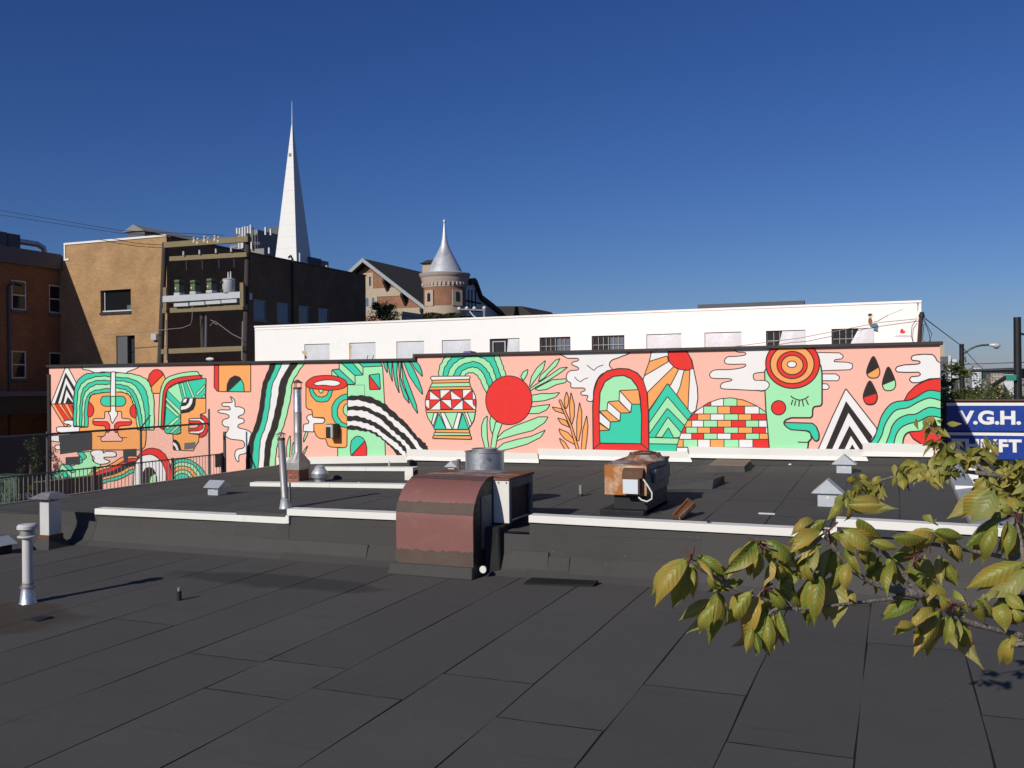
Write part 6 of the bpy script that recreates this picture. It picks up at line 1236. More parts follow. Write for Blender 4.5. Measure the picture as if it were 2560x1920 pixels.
# ------------------------------------------------------------ church spire
YC = 110.0; a = at(685,647,Y=YC); c = at(742,659,Y=YC); sd = c.x-a.x; cxs, cys = a.x+sd/2, YC+sd/2; zb_ = min(a.z,c.z)-1; apx = at(729,305,Y=cys).z
t = thing('church_spire', 'tall slim white four-sided church spire with a needle tip', 'spire', (cxs, cys, 0))
hs = sd/2
b = MB(); n_ = 13
for i in range(n_):
    f0, f1 = i/n_, (i+1)/n_-.0005; z0_ = zb_+(apx-zb_)*f0; z1_ = zb_+(apx-zb_)*f1; h0 = hs*1.03*(1-f0*.985); h1 = hs*1.03*(1-f1*.985)
    b = MB(); b.hexa([(cxs-h0,cys-h0,z0_),(cxs+h0,cys-h0,z0_),(cxs+h0,cys+h0,z0_),(cxs-h0,cys+h0,z0_),(cxs-h1,cys-h1,z1_),(cxs+h1,cys-h1,z1_),(cxs+h1,cys+h1,z1_),(cxs-h1,cys+h1,z1_)]); b.build('spire_panel', M['spire'], t)
b = MB(); b.cyl((cxs,cys,apx-.4), (cxs,cys,at(729,253,Y=cys).z), .09, .03, 8); b.build('needle', M['galv'], t)
b = MB(); b.box(cxs-hs-.3, cxs+hs+.3, cys-hs-.3, cys+hs+.3, 0, zb_); b.build('tower', M['stone'], t)
p0 = at(735,333,Y=cys-hs*.1); f0 = (at(726,340,Y=cys).z-zb_)/(apx-zb_); h0 = hs*(1-f0); 
b = MB(); p0 = at(725,384,Y=cys-1); f0 = (p0.z-zb_)/(apx-zb_); h0 = hs*1.03*(1-f0*.985); b.box(cxs-.25, cxs+.15, cys-h0-.06, cys-h0+.05, p0.z-.25, p0.z+.2); b.build('louvre', M['grey'], t)
b = MB(); v = at(747,650,Y=cys-hs-.2); b.tube([(cxs+hs+.5,cys-hs,zb_-1),(cxs+hs+.5,cys-hs,v.z+1.0)], .12, 8); b.build('vent_pipe', M['framew'], t)
v = at(788,655,Y=cys+hs+1); b = MB(); b.box(v.x-.5, v.x+.4, cys+hs-1, cys+hs+2, 0, v.z+.5); b.build('side_turret', M['greyd'], t)
# ------------------------------------------------------------ far block with antennas
YAP = 150.0; t = thing('antenna_tower_block', 'far grey tower block top crowded with white antenna panels', 'building', (at(640,640,Y=YAP).x, YAP, 0))
def fb(px0, px1, py0, Y, dep, m_, nm, z0_=0):
    a = at(px0,py0,Y=Y); c = at(px1,py0,Y=Y); b = MB(); b.box(a.x, c.x, Y, Y+dep, z0_, (a.z+c.z)/2); return b.build(nm, m_, t)
fb(596,644,576,YAP,14,M['grey'],'penthouse'); fb(572,660,624,YAP-2,22,M['grey'],'main_block'); fb(575,600,613,YAP-1,10,M['grey'],'terrace_block'); fb(584,600,582,YAP+2,4,M['greyd'],'side_box',at(584,592,Y=YAP).z)
a = at(650,570,Y=YAP+6); b = MB(); b.box(a.x, a.x+3.5, YAP+8, YAP+14, 0, a.z+.4); b.build('lift_house', M['greyd'], t)
for px, y0, y1 in ((593,570,585), (600,570,585), (607,568,620), (613,566,600), (620,566,625), (627,562,592), (629,605,623), (664,568,587), (677,572,588), (673,619,634), (598,590,622), (604,595,622)):
    a = at(px,y0,Y=YAP-2.4); c = at(px,y1,Y=YAP-2.4); b = MB(); b.box(a.x-.16, a.x+.16, YAP-2.55, YAP-2.3, c.z, a.z); b.build('antenna_panel', M['framew'], t)
for px, y0, y1 in ((610,566,622), (617,564,622), (632,568,622)):
    a = at(px,y0,Y=YAP-2.3); c = at(px,y1,Y=YAP-2.3); b = MB(); b.box(a.x-.07, a.x+.07, YAP-2.3, YAP-2.15, c.z, a.z); b.build('antenna_mast', M['black'], t)
for y_ in (609, 613):
    a = at(573,y_,Y=YAP-2.2); c = at(650,y_-3,Y=YAP-2.2); b = MB(); b.tube([a, c], .06, 5); b.build('handrail', M['grey'], t)
b = MB(); a = at(817,668,Y=130); b.cyl((a.x,130,0), (a.x,130,a.z+.3), .28, .22, 8); tag(b.build('far_chimney', M['stone']), 'faint thin chimney rising behind the shaded brick wall', 'chimney')

# ------------------------------------------------------------ trees
def leafm(name, c1, c2, tr=.35):
    m_ = bpy.data.materials.new(name); m_.use_nodes = True; nt = m_.node_tree; b_ = nt.nodes['Principled BSDF']
    g = N_(nt, 'ShaderNodeNewGeometry').outputs['Position']; c = mixc(nt, ramp(nt, noise(nt, g, 2.2, 4), [(.35,0),(.65,1)]), c1, c2)
    nt.links.new(c, b_.inputs['Base Color']); b_.inputs['Roughness'].default_value = .55
    tl = N_(nt, 'ShaderNodeBsdfTranslucent'); nt.links.new(c, tl.inputs[0]); mx = N_(nt, 'ShaderNodeMixShader'); mx.inputs[0].default_value = tr
    nt.links.new(b_.outputs[0], mx.inputs[1]); nt.links.new(tl.outputs[0], mx.inputs[2]); nt.links.new(mx.outputs[0], nt.nodes['Material Output'].inputs[0]); return m_
LM1 = leafm('street_tree_leaf', (.06,.085,.02), (.15,.16,.035)); LM2 = leafm('dark_shrub_leaf', (.025,.05,.018), (.05,.085,.025)); LM4 = leafm('round_tree_leaf', (.05,.09,.02), (.13,.17,.035)); LM3 = leafm('hedge_leaf', (.04,.05,.018), (.075,.075,.03))
def tree(name, label, base, h, cr, n, ls, mat, seed, group=None, clump=14, low=.35):
    r = random.Random(seed); base = Vector(base); t = thing(name, label, 'tree' if 'tree' in name else 'shrub', base, group)
    b = MB(); top = base+Vector((r.uniform(-.2,.2)*cr, r.uniform(-.2,.2)*cr, h*.75)); b.rings([(base,h*.028+.02),(base.lerp(top,.5)+Vector((.05*cr,0,0)),h*.02+.015),(top,h*.008+.01)], 8)
    tips = []
    for i in range(9):
        f = r.uniform(.35,.9); s0 = base.lerp(top,f); a = r.uniform(0,6.28); d = Vector((math.cos(a), math.sin(a), r.uniform(.2,.9)))*cr*r.uniform(.5,.9); b.rings([(s0,h*.012+.008),(s0+d*.5+Vector((0,0,-.05)),h*.008+.006),(s0+d,h*.003+.004)], 6); tips.append(s0+d)
    b.build('trunk', M['barkd'], t, smooth=60, fix=False)
    b = MB(); cen = base+Vector((0,0,h*(1+low)/2)); cl = []
    for i in range(clump*3):
        u = Vector((r.gauss(0,1), r.gauss(0,1), r.gauss(0,1))).normalized()*r.uniform(.35,1)**.6; cl.append((cen+Vector((u.x*cr, u.y*cr, u.z*h*(1-low)/2)), r.uniform(.18,.38)*cr))
    vs = []; fs = []
    for i in range(n):
        c, R = r.choice(cl); p = c+Vector((r.gauss(0,1), r.gauss(0,1), r.gauss(0,.8)))*R*.5; nrm = Vector((r.gauss(0,1), r.gauss(0,1), r.gauss(0,1)+.5)).normalized(); u = nrm.orthogonal().normalized(); u.rotate(Matrix.Rotation(r.uniform(0,6.28),3,nrm)); v = nrm.cross(u); L = ls*r.uniform(.6,1.3); W = L*.4; k_ = len(vs)
        vs += [p-u*L*.5, p+v*W*.5-nrm*L*.06, p+u*L*.5-nrm*L*.12, p-v*W*.5-nrm*L*.06]; fs += [(k_,k_+1,k_+2),(k_,k_+2,k_+3)]
    b.add(vs, fs); b.build('crown', mat, t, fix=False); return t
v = at(955,800,Y=58); tree('round_tree', 'small bushy dark green tree beside the shaded brick wall', (v.x,58,0), at(960,752,Y=58).z, 1.15, 6000, .17, LM4, 1, None, 18, .74)
v = at(1100,800,Y=60); t = thing('clipped_hedge', 'dull green hedge along the foot of the turret', 'hedge', (v.x,60,0)); b = MB(); r = random.Random(4); vs = []; fs = []
xa = at(1052,790,Y=60).x; xb = at(1148,790,Y=60).x
for i in range(5000):
    f = r.random(); zt_ = at(1052+96*f, 783+7*abs(2*f-1)**3-3*math.sin(f*9), Y=60).z; p = Vector((xa+(xb-xa)*f, 60+r.uniform(0,1.2), zt_-abs(r.gauss(0,.5)))); nrm = Vector((r.gauss(0,1), r.gauss(0,1), r.gauss(0,1))).normalized(); u = nrm.orthogonal().normalized(); w_ = nrm.cross(u); L = .12; k_ = len(vs); vs += [p-u*L, p+w_*L*.5, p+u*L, p-w_*L*.5]; fs += [(k_,k_+1,k_+2,k_+3)]
b.add(vs, fs); b.build('foliage', LM3, t, fix=False)
b = MB(); b.box(xa+.2, xb-.2, 60.3, 61, 0, at(1100,790,Y=60).z-.3); b.build('stems', M['barkd'], t)
# lane foliage at far left
tree('lane_tree', 'leafy shrub tree in the shaded lane behind the chain link fence', (-22.6,15.2,0), 6.45, 1.5, 3600, .1, LM2, 6, None, 12, .3)
tree('lane_shrub', 'straggly dark shrub growing behind the fence at the cabinet', (-21.7,14.6,0), 4.2, .9, 2200, .09, LM2, 8, None, 10, .25)
tree('wall_creeper_shrub', 'thin climbing shrub at the mural wall corner by the lane', (-26.9,23.3,0), 5.4, .45, 900, .1, LM2, 12, None, 9, .35)
# street trees, lamp, signal mast and far buildings along the street
for i, (px, py, Y_, cr, n, lab, sd_) in enumerate(((2378,905,43,1.0,2600,'narrow street tree against the end of the mural building',21), (2440,958,52,2.1,5200,'spreading street tree right behind the blue sign',22), (2525,962,50,1.9,4200,'street tree behind the blue sign beside the traffic pole',23), (2400,960,47,1.5,4200,'low street tree between the mural wall end and the lamp post',24))):
    v = at(px,py,Y=Y_); tree('street_tree', lab, (v.x,Y_,0.14 if 3.6 < v.x < 6.4 else 0), v.z, cr, n, .2, LM1, sd_, 'street trees behind the sign', 16, .42)
YL = 62; a = at(2404,860,Y=YL); t = thing('street_lamp', 'dark street lamp post with a curved arm and pale cobra head', 'street lamp', (a.x,YL,.14 if 3.6 < a.x < 6.4 else 0))
b = MB(); b.cyl((a.x,YL,.14), a, .16, .13, 12); b.build('post', M['poleblk'], t, smooth=40)
b = MB(); b.tube([at(x, y, Y=YL) for x, y in ((2407,885), (2413,882), (2425,873), (2440,866), (2455,863), (2475,862))], .055, 8); b.build('arm', M['poleblk'], t, smooth=40)
h0 = at(2473,862,Y=YL); h1 = at(2502,864,Y=YL); u = (h1-h0); b = MB(); b.rings([(h0,.06),(h0+u*.2,.1),(h0+u*.45,.14),(h0+u*.75,.13),(h1,.03)], 12); b.build('lamp_head', M['xfgrey'], t, smooth=60)
lo = h0+u*.62-Vector((0,0,.12)); b = MB(); b.lathe(lo, [(.02,lo.z-.1),(.12,lo.z-.06),(.17,lo.z+.03),(.17,lo.z+.05)], 14); b.build('lens', M['grey'], t, smooth=60)
YM = 46; a = at(2543,793,Y=YM); t = thing('traffic_mast', 'tall black traffic signal pole with a long horizontal arm', 'traffic pole', (a.x,YM,0))
b = MB(); b.cyl((a.x,YM,0), a, .18, .15, 14); b.build('pole', M['poleblk'], t, smooth=40)
b = MB(); b.rings([(at(2541,924,Y=YM),.09),(at(2410,927.5,Y=YM),.055)], 8); b.build('arm', M['poleblk'], t, smooth=40)
b = MB(); b.rings([(at(2545,833,Y=YM),.05),(at(2566,837,Y=YM),.05)], 8); b.build('bracket', M['poleblk'], t)
v = at(2538,945,Y=YM-.3); b = MB(); b.box(v.x-.35, v.x+.05, YM-.32, YM-.28, v.z-.1, v.z+.14); b.build('street_name_plate', pm('street_sign_green', (.01,.2,.12), .5), t)
b = MB(); b.rings([(at(2480,965,Y=YM),.1),(at(2516,942,Y=YM),.1)], 6); b.build('lower_arm', M['poleblk'], t)
b = MB(); b.rings([(at(2516,942,Y=YM),.09),(at(2530,942,Y=YM),.07)], 6); b.build('elbow', M['poleblk'], t)
A_ = [at(2405,911,Y=70), at(2560,906,Y=55)]; b = MB(); b.tube(A_, .02, 5); tag(b.build('span_wire', M['black']), 'level black wire passing above the traffic arm', 'wire')
def farb(label, Y, bx, floors, wc, m_, band_m=None):
    a = at(bx[0],bx[1],Y=Y); c = at(bx[2],bx[1],Y=Y); t = thing('far_building', label, 'building', ((a.x+c.x)/2, Y, 0), 'distant buildings down the street')
    b = MB(); b.box(a.x, c.x, Y, Y+12, 0, a.z); b.build('wall', m_, t)
    zb2 = at(bx[0],955,Y=Y).z
    for i in range(floors):
        z = zb2+(a.z-zb2)*(i+.35)/floors; hh = (a.z-zb2)/floors*.4
        for j in range(wc):
            x0 = a.x+(c.x-a.x)*(j+.2)/wc; x1_ = a.x+(c.x-a.x)*(j+.8)/wc; b = MB(); b.box(x0, x1_, Y-.06, Y-.01, z, z+hh); b.build('window', M['blind'], t)
    return t, a, c
t, a, c = farb('dark far building with white corner column and balconies beside the mural end', 85, (2330,892,2378,950), 3, 3, M['greyd'])
v = at(2374,889,Y=84.5); b = MB(); b.box(v.x-.09, v.x+.09, 84.6, 84.9, 0, v.z); b.build('white_column', M['framew'], t)
for i in range(5):
    v0 = at(2380,902+i*10,Y=85); v1 = at(2397-(4-i)*1.5,902+i*10,Y=85); b = MB(); b.box(c.x, v1.x, 85, 88, v0.z-.1, v0.z+.12); b.build('balcony', M['framew'], t)
v0 = at(2330,866,Y=95); v1 = at(2361,866,Y=95); b = MB(); b.box(v0.x, v1.x, 95, 99, 0, v0.z+.2); tag(b.build('beige_block', M['stone']), 'beige upper block rising behind the dark far building', 'building')
farb('pale far tower with a dark top storey below the traffic arm', 300, (2430,920,2453), 6, 3, M['framew']); v = at(2434,914,Y=303); v1 = at(2456,914,Y=303); b = MB(); b.box(v.x, v1.x, 303, 310, 0, v.z); tag(b.build('tower_plant_room', M['grey']), 'grey plant room block behind the pale far tower top', 'building')
farb('wide white far block with few windows near the traffic pole', 240, (2477,934,2508), 3, 4, M['stone']); farb('second white far block just behind the traffic pole', 250, (2510,936,2535), 3, 4, M['framew'])
for i, (x0, x1_, y_) in enumerate(((2408,2426,945), (2455,2478,948), (2396,2412,950), (2535,2560,946))):
    farb(['low grey far block beside the street lamp post', 'low pale far block between tower and white block', 'low far block half hidden by the balconies', 'low far block beyond the traffic pole'][i], 330, (x0,y_,x1_), 1, 4, M['grey'])
# ------------------------------------------------------------ the cherry tree reaching in from the right
def cherry_mat():
    m_ = bpy.data.materials.new('cherry_leaf'); m_.use_nodes = True; nt = m_.node_tree; b_ = nt.nodes['Principled BSDF']
    tc = N_(nt, 'ShaderNodeTexCoord').outputs['Object']; oi = N_(nt, 'ShaderNodeObjectInfo').outputs['Random']; g = N_(nt, 'ShaderNodeNewGeometry')
    sp = N_(nt, 'ShaderNodeSeparateXYZ'); nt.links.new(tc, sp.inputs[0]); ax = mth(nt, 'ABSOLUTE', sp.outputs[0])
    sv = mth(nt, 'SUBTRACT', sp.outputs[1], mth(nt, 'MULTIPLY', ax, .75)); ve = mth(nt, 'PINGPONG', mth(nt, 'MULTIPLY', sv, 9.5), .5); vein = ramp(nt, ve, [(0,1),(.16,0)])
    mid = ramp(nt, ax, [(.006,1),(.02,0)]); vv = mth(nt, 'MAXIMUM', vein, mid)
    cg = mixc(nt, oi, (.15,.205,.022), (.32,.31,.055)); cy_ = mixc(nt, noise(nt, tc, 3.5, 4), (.42,.34,.06), (.5,.25,.05))
    edge = mth(nt, 'ADD', mth(nt, 'MULTIPLY', ax, 1.7), mth(nt, 'MULTIPLY', sp.outputs[1], .38)); ed = mth(nt, 'ADD', edge, mth(nt, 'MULTIPLY', noise(nt, N_add(nt, tc, oi), 4, 4), .9))
    ed = mth(nt, 'ADD', ed, mth(nt, 'MULTIPLY', mth(nt, 'FRACT', mth(nt, 'MULTIPLY', oi, 7.31)), .5))
    c = mixc(nt, ramp(nt, mth(nt, 'MULTIPLY', ed, .5), [(.45,0),(.76,.95)]), cg, cy_)
    c = mixc(nt, mth(nt, 'MULTIPLY', vv, .15), c, (.36,.36,.12))
    c = mixc(nt, ramp(nt, noise(nt, N_add(nt, tc, oi), 9, 3), [(.7,0),(.76,.8)]), c, (.1,.05,.02))
    back = mixc(nt, .55, c, (.33,.33,.13)); c = mixc(nt, g.outputs['Backfacing'], c, back)
    nt.links.new(c, b_.inputs['Base Color']); b_.inputs['Roughness'].default_value = .46; b_.inputs['Specular IOR Level'].default_value = .5
    bp = N_(nt, 'ShaderNodeBump'); bp.inputs['Strength'].default_value = .22; bp.inputs['Distance'].default_value = .004; bp.invert = True; nt.links.new(ramp(nt, ve, [(0,1),(.5,0)]), bp.inputs['Height']); nt.links.new(bp.outputs[0], b_.inputs['Normal'])
    tl = N_(nt, 'ShaderNodeBsdfTranslucent'); nt.links.new(c, tl.inputs[0]); mx = N_(nt, 'ShaderNodeMixShader'); mx.inputs[0].default_value = .3
    nt.links.new(b_.outputs[0], mx.inputs[1]); nt.links.new(tl.outputs[0], mx.inputs[2]); nt.links.new(mx.outputs[0], nt.nodes['Material Output'].inputs[0]); return m_
def N_add(nt, v, o):
    n = N_(nt, 'ShaderNodeVectorMath', operation='ADD'); nt.links.new(v, n.inputs[0]); cb = N_(nt, 'ShaderNodeCombineXYZ'); nt.links.new(mth(nt, 'MULTIPLY', o, 40), cb.inputs[0]); nt.links.new(cb.outputs[0], n.inputs[1]); return n.outputs[0]
CM = cherry_mat()
def leafmesh(seed, droop, fold, wave):
    r = random.Random(seed); me = bpy.data.meshes.new('leaf'); vs = []; fs = []
    st = [(0,.012),(.04,.013),(.12,.13),(.26,.235),(.42,.285),(.58,.27),(.71,.2),(.82,.11),(.91,.042),(1,.003)]
    for y, w_ in st:
        zc = droop*math.sin(math.pi*min(1, y*1.05))-.1*droop*y+.012*math.sin(y*9+seed)*wave
        for j in (-1,-.5,0,.5,1):
            x = w_*j; vs.append((x*(1+.05*r.uniform(-1,1))+.05*math.sin(y*3+seed)*y, y, zc-abs(j)**1.4*w_*fold+.025*wave*math.sin(y*15+j*3+seed)*abs(j)))
    n = len(st)
    for i in range(n-1):
        for j in range(4):
            a = i*5+j; fs.append((a,a+1,a+6,a+5))
    me.from_pydata(vs, [], fs); me.polygons.foreach_set('use_smooth', [True]*len(fs)); me.materials.append(CM); return me
LMs = [leafmesh(i, d, f, w_) for i, (d, f, w_) in enumerate(((.16,.55,.5),(.24,.35,.7),(.1,.75,.5),(.3,.5,.8),(.2,-.35,1.0),(.12,.9,.6)))]
CT = thing('cherry_tree', 'cherry tree reaching in with drooping yellow-green leaves, edges turning brown', 'tree', (4.9, 4.2, .14))
trunk = [Vector((4.9,4.2,.1)), Vector((4.85,4.15,2.2)), Vector((4.7,4.0,4.2)), Vector((4.75,4.1,6.2)), Vector((4.9,4.3,8.2))]
b = MB(); b.rings([(trunk[0],.2),(trunk[1],.16),(trunk[2],.14),(trunk[3],.1),(trunk[4],.05)], 12); b.build('trunk', M['bark'], CT, smooth=60)
ZQ = (1600,1100,2.304)
def q2(x, y, d): return at(ZQ[0]+x/ZQ[2], ZQ[1]+y/ZQ[2], d=d)
def DN(x): return 2.05+.5*max(0, min(1, (x-100)/2100))
def branch(pts, r0, r1, name='branch', pw=2.6):
    P = []
    for i in range(len(pts)-1):
        q = [pts[max(0,min(len(pts)-1,i+j-1))] for j in range(4)]
        for s_ in range(4):
            t_ = s_/4; P.append(.5*(2*q[1]+(q[2]-q[0])*t_+(2*q[0]-5*q[1]+4*q[2]-q[3])*t_*t_+(3*q[1]-q[0]-3*q[2]+q[3])*t_**3))
    P.append(pts[-1]); n = len(P); r = random.Random(n); b = MB()
    b.rings([(p, (r1+(r0-r1)*(1-i/(n-1))**pw)*(1+.14*r.uniform(-1,1))) for i, p in enumerate(P)], 9); return b.build(name, M['bark'], CT, smooth=60)
J = trunk[2]
main = branch([J, Vector((3.2,3.7,5.6)), Vector((1.6,3.2,6.0))]+[q2(x, y, DN(x)) for x, y in ((2300,1010),(1950,960),(1610,888),(1450,915),(1240,938),(900,975),(740,925),(560,865),(430,790),(295,695))], .05, .0036, 'branch', 5.5)
low = branch([Vector((1.6,3.2,6.0))]+[q2(x, y, DN(x)+.04) for x, y in ((2330,1170),(2212,1130),(2020,1085),(1830,1025),(1700,930),(1610,888))], .012, .007)
br2 = branch([q2(x, y, DN(x)) for x, y in ((1610,888),(1480,868),(1310,808),(1180,700),(1080,560),(1060,520))], .014, .004)
br3 = branch([q2(x, y, DN(x)+.03) for x, y in ((1610,888),(1540,800),(1400,640),(1330,590))], .012, .005)
upp = branch([Vector((3.2,3.7,5.6)), Vector((1.9,3.3,6.3))]+[q2(x, y, DN(x)+.12) for x, y in ((2400,760),(2212,708),(2050,665),(1850,630),(1680,598))], .022, .005)
br4 = branch([q2(x, y, DN(x)+.1) for x, y in ((2212,708),(2190,560),(2170,440))], .009, .005)
br5 = branch([q2(x, y, DN(x)) for x, y in ((1040,560),(880,690),(760,640),(690,590))], .006, .003)
br6 = branch([q2(x, y, DN(x)) for x, y in ((900,975),(800,900),(720,850))], .006, .003)
br7 = branch([q2(x, y, DN(x)) for x, y in ((820,960),(760,985),(745,1005))], .005, .003)
far = branch([trunk[3], Vector((4.2,5.0,5.9))]+[q2(x, y, 5.6+.5*(x < 1700)) for x, y in ((2330,290),(2100,215),(1850,180),(1640,165),(1450,215),(1330,250),(1190,305))], .035, .006)
far2 = branch([q2(x, y, 5.6) for x, y in ((2000,190),(1900,110),(1800,60),(1740,10),(1640,-110))], .014, .004)
CAMP = Vector((0,0,E)); lr = random.Random(11); cnt = [0]
def leaf(base, tip, wpx, par, mi=None, flip=None):
    L = (tip-base)*(1.12 if wpx else 1); ln = L.length; y = L.normalized(); view = (CAMP-base).normalized()
    n = (view*lr.uniform(.7,1.1)+Vector((0,0,1))*lr.uniform(.0,.5)+Vector((lr.gauss(0,1), lr.gauss(0,1), lr.gauss(0,1)))*(.24 if wpx else .5))
    if flip if flip is not None else lr.random() < .12: n = -n
    n = (n-y*n.dot(y)).normalized(); x = y.cross(n); o = bpy.data.objects.new('leaf', LMs[mi if mi is not None else lr.randrange(6)]); COL.objects.link(o); o.parent = par
    d = (base-CAMP).dot(CF); w_ = wpx/ZQ[2]*d/FPX/.62 if wpx else ln*lr.uniform(.85,1.15)
    w_ = max(.56*ln, min(.95*ln, w_*1.1))
    mm = Matrix((( x.x*w_, y.x*ln, n.x*ln, base.x), (x.y*w_, y.y*ln, n.y*ln, base.y), (x.z*w_, y.z*ln, n.z*ln, base.z), (0,0,0,1))); mm.translation -= LOC[par.name]; o.matrix_local = mm; cnt[0] += 1
NEAR = [(285,680,95,930,60),(280,700,190,945,75),(300,720,255,910,40),(330,660,480,770,60),(330,690,415,800,45),(440,690,510,780,35),(310,745,315,830,35),(390,780,440,860,45),
 (670,575,490,760,70),(610,610,510,780,80),(665,600,655,790,60),(720,570,870,710,90),(750,620,660,690,50),(760,690,720,830,75),(790,700,800,800,60),(450,870,390,1150,80),(440,940,345,1100,50),(450,900,430,1050,40),
 (650,860,500,1050,70),(690,870,610,1130,85),(740,840,840,980,60),(800,830,930,960,80),(600,810,480,850,50),(720,970,680,1220,60),(650,1080,615,1220,40),(740,1000,740,1225,60),(770,1000,770,1190,50),(800,980,850,1155,55),(660,1100,690,1220,45),
 (1060,460,870,590,75),(1040,520,870,650,85),(1190,372,1400,380,70),(1180,350,1085,450,60),(1160,510,1330,640,95),(1140,540,1235,640,80),(1050,560,1130,620,80),(1060,600,890,720,70),(1130,640,1130,790,90),(1120,770,1130,1050,140),(1020,600,960,780,70),(1010,760,960,1050,90),(1040,760,1000,1040,70),
 (960,700,1000,810,60),(920,750,830,840,60),(1250,450,1380,550,60),(1190,860,1240,930,60),(1330,580,1480,620,60),(1450,560,1640,560,50),(1000,450,900,520,60),(1100,620,1040,800,70),(980,640,900,760,70),(1180,620,1260,760,60),(1200,700,1170,860,70),
 (1690,520,1860,560,60),(1700,520,1560,610,90),(1760,570,1850,690,90),(1660,600,1500,640,60),(1560,690,1640,860,90),(1640,660,1650,960,85),(1720,660,1740,820,60),(1750,690,1820,830,60),(1430,660,1470,830,60),(1450,700,1420,880,50),(1690,480,1630,440,50),
 (1730,970,1600,1225,110),(1680,960,1560,1080,70),(1720,880,1790,970,70),(1810,860,1880,980,80),(1840,960,1960,1290,110),(1790,1010,1760,1170,50),(1600,930,1410,1025,50),(1590,1070,1480,1085,40),(1830,1030,1840,1150,40),(1930,920,1990,1040,80),(2060,920,2100,1090,110),(2100,880,2212,970,80),(2000,930,2070,870,50),(2140,1130,2120,1285,60),(2180,1140,2140,1190,40),(1700,820,1660,930,60),
 (2060,430,1890,610,80),(2040,280,1920,470,120),(2060,480,1975,690,70),(2120,460,2080,650,60),(2150,480,2110,660,50),(2180,460,2195,690,60),(2250,720,1985,890,110),(2200,470,2250,620,60),(2150,420,2060,380,70),(2180,400,2120,330,70),(1350,640,1300,740,60),(1280,620,1300,700,60),(870,820,810,900,55),(580,880,520,960,45),(1500,830,1480,900,45),(1880,1000,1830,1100,50),(2150,960,2190,1060,60)]
PB = lambda x, y: (upp if y < 760 and x > 1500 else br2 if x > 850 and y < 800 and x < 1500 else low if x > 1500 else main)
for i, (x0, y0, x1_, y1_, w_) in enumerate(NEAR):
    d0 = DN(x0)+lr.uniform(-.05,.05)+(.1 if y0 < 700 and x0 > 1550 else 0); base = q2(x0, y0, d0); tip = q2(x1_, y1_, d0+lr.uniform(-.05,.04)); leaf(base, tip, w_, PB(x0, y0))
    for rep in range(2 if i % 5 == 1 else 1):      # further leaves of the same spray hanging just behind
        jx, jy = lr.uniform(-40,40)*(1+rep), lr.uniform(-25,25)*(1+rep); f_ = lr.uniform(.7,.95); d1 = d0+lr.uniform(.04,.1)
        base = q2(x0+jx*.5, y0+jy*.5, d1); tip = q2(x0+(x1_-x0)*f_+jx*2.2, y0+(y1_-y0)*f_+jy+20, d1+lr.uniform(0,.05)); leaf(base, tip, w_*.9, PB(x0, y0))
FAR = [(1270,225),(1370,240),(1190,300),(1290,295),(1560,130),(1520,180),(1620,150),(1720,140),(1800,120),(1850,80),(1750,60),(1900,100),(1950,60),(1990,20),(1790,20),(2050,110),(2100,160),(2000,170),(2150,200),(2060,230),(2120,260),(2190,130),(2000,215),(1700,180),(2150,300),(2080,300),(2200,340),(1640,-120),(1700,-95),(1730,20)]
FV = []; FF = []; nf = 0
FAR += [(2200,200),(2140,240),(1780,170),(2040,270),(2170,360),(2230,280),(1330,270),(1240,265),(1590,175)]
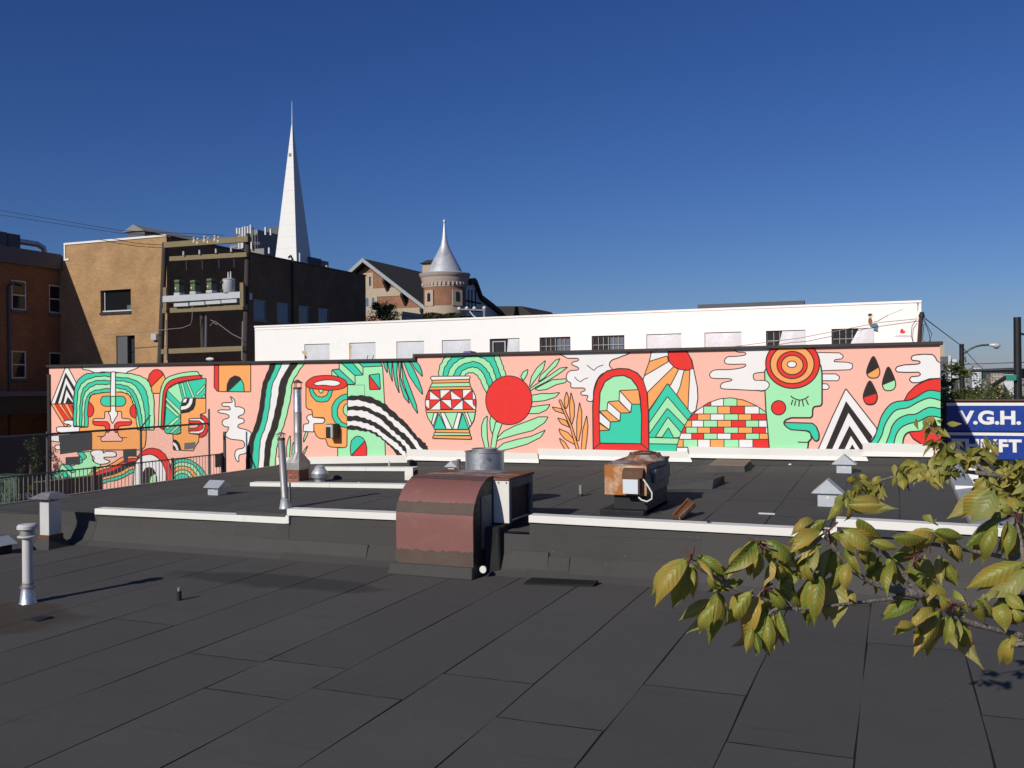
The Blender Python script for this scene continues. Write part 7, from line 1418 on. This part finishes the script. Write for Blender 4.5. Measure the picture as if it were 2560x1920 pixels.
for i, (x, y) in enumerate(FAR):
    d0 = 5.6+.5*(x < 1700)+lr.uniform(-.35,.35); c = q2(x, y, d0)
    for j in range(10 if x > 1500 else 8):
        a = lr.uniform(0,6.28); dv = Vector((math.cos(a)*.8, math.sin(a)*.8, lr.uniform(-1.5,.0))).normalized()*lr.uniform(.065,.115); bs = c+Vector((lr.gauss(0,1), lr.gauss(0,1), lr.gauss(0,.7)))*.028
        if j < 3 and nf < 75: nf += 1; leaf(bs, bs+dv, 0, far2 if y < 100 and x > 1700 else far)
        else:
            yv = dv.normalized(); n_ = ((CAMP-bs).normalized()*lr.uniform(.1,.9)+Vector((lr.gauss(0,1), lr.gauss(0,1), lr.gauss(0,1)+.8))*.6); n_ = (n_-yv*n_.dot(yv)).normalized(); xv = yv.cross(n_); ln = dv.length; k_ = len(FV)
            for yy, ww in ((0,.01),(.25,.18),(.5,.22),(.75,.12),(1,.003)):
                for sx in (-1,0,1): FV.append(bs+yv*(ln*yy)+xv*(ln*ww*sx)+n_*(ln*(-.25*yy*yy+.45*ww*abs(sx))))
            for r_ in range(4):
                for c_ in range(2): q0 = k_+r_*3+c_; FF.append((q0,q0+1,q0+4,q0+3))
b = MB(); b.add(FV, FF); CM2 = leafm('cherry_leaf_far', (.17,.19,.028), (.4,.33,.07), .3); b.build('far_foliage', CM2, CT, smooth=180, kind='stuff', fix=False)
for (x, y, d0) in [(295,690,DN(295)),(690,595,DN(690)),(1090,520,DN(1090)),(720,850,DN(720)),(1670,590,2.5),(2160,430,2.6),(1580,670,2.4),(1790,950,2.4)]:
    c = q2(x, y, d0); b = MB()
    for k_ in range(6): b.tube([c, c+Vector((lr.gauss(0,1), lr.gauss(0,1), lr.gauss(0,1)-.4)).normalized()*.03], .0022, 5)
    b.build('leaf_stalk_cluster', pm('leaf_stalk_red', (.12,.035,.03), .6) if 'leaf_stalk_red' not in MATS else MATS['leaf_stalk_red'], CT)

# the rest of the crown, over the pavement beside the building
cr_ = random.Random(31); b = MB(); vs = []; fs = []; cl = [(Vector((5.1,4.4,7.6))+Vector((cr_.gauss(0,1), cr_.gauss(0,1), cr_.gauss(0,.7)))*.95, cr_.uniform(.25,.5)) for _ in range(30)]
cl = [c for c in cl if c[0].x > 4.2 and c[0].z > 5.9]
for c, R in cl: b.tube([trunk[3].lerp(trunk[4], cr_.random()), c], .012, 5)
b.build('crown_branches', M['bark'], CT, kind='stuff')
b = MB()
for i in range(2600):
    c, R = cr_.choice(cl); p = c+Vector((cr_.gauss(0,1), cr_.gauss(0,1), cr_.gauss(0,.8)))*R*.55; u = Vector((cr_.gauss(0,1), cr_.gauss(0,1), -1.2)).normalized(); n_ = u.orthogonal(); n_.rotate(Matrix.Rotation(cr_.uniform(0,6.28),3,u)); L = cr_.uniform(.08,.13); k_ = len(vs); o_ = u.cross(n_)*L*.1
    vs += [p, p+u*L*.45+n_*L*.2-o_, p+u*L, p+u*L*.45-n_*L*.2-o_]; fs += [(k_,k_+1,k_+2),(k_,k_+2,k_+3)]
b.add(vs, fs); b.build('crown', CM2, CT, kind='stuff', fix=False)
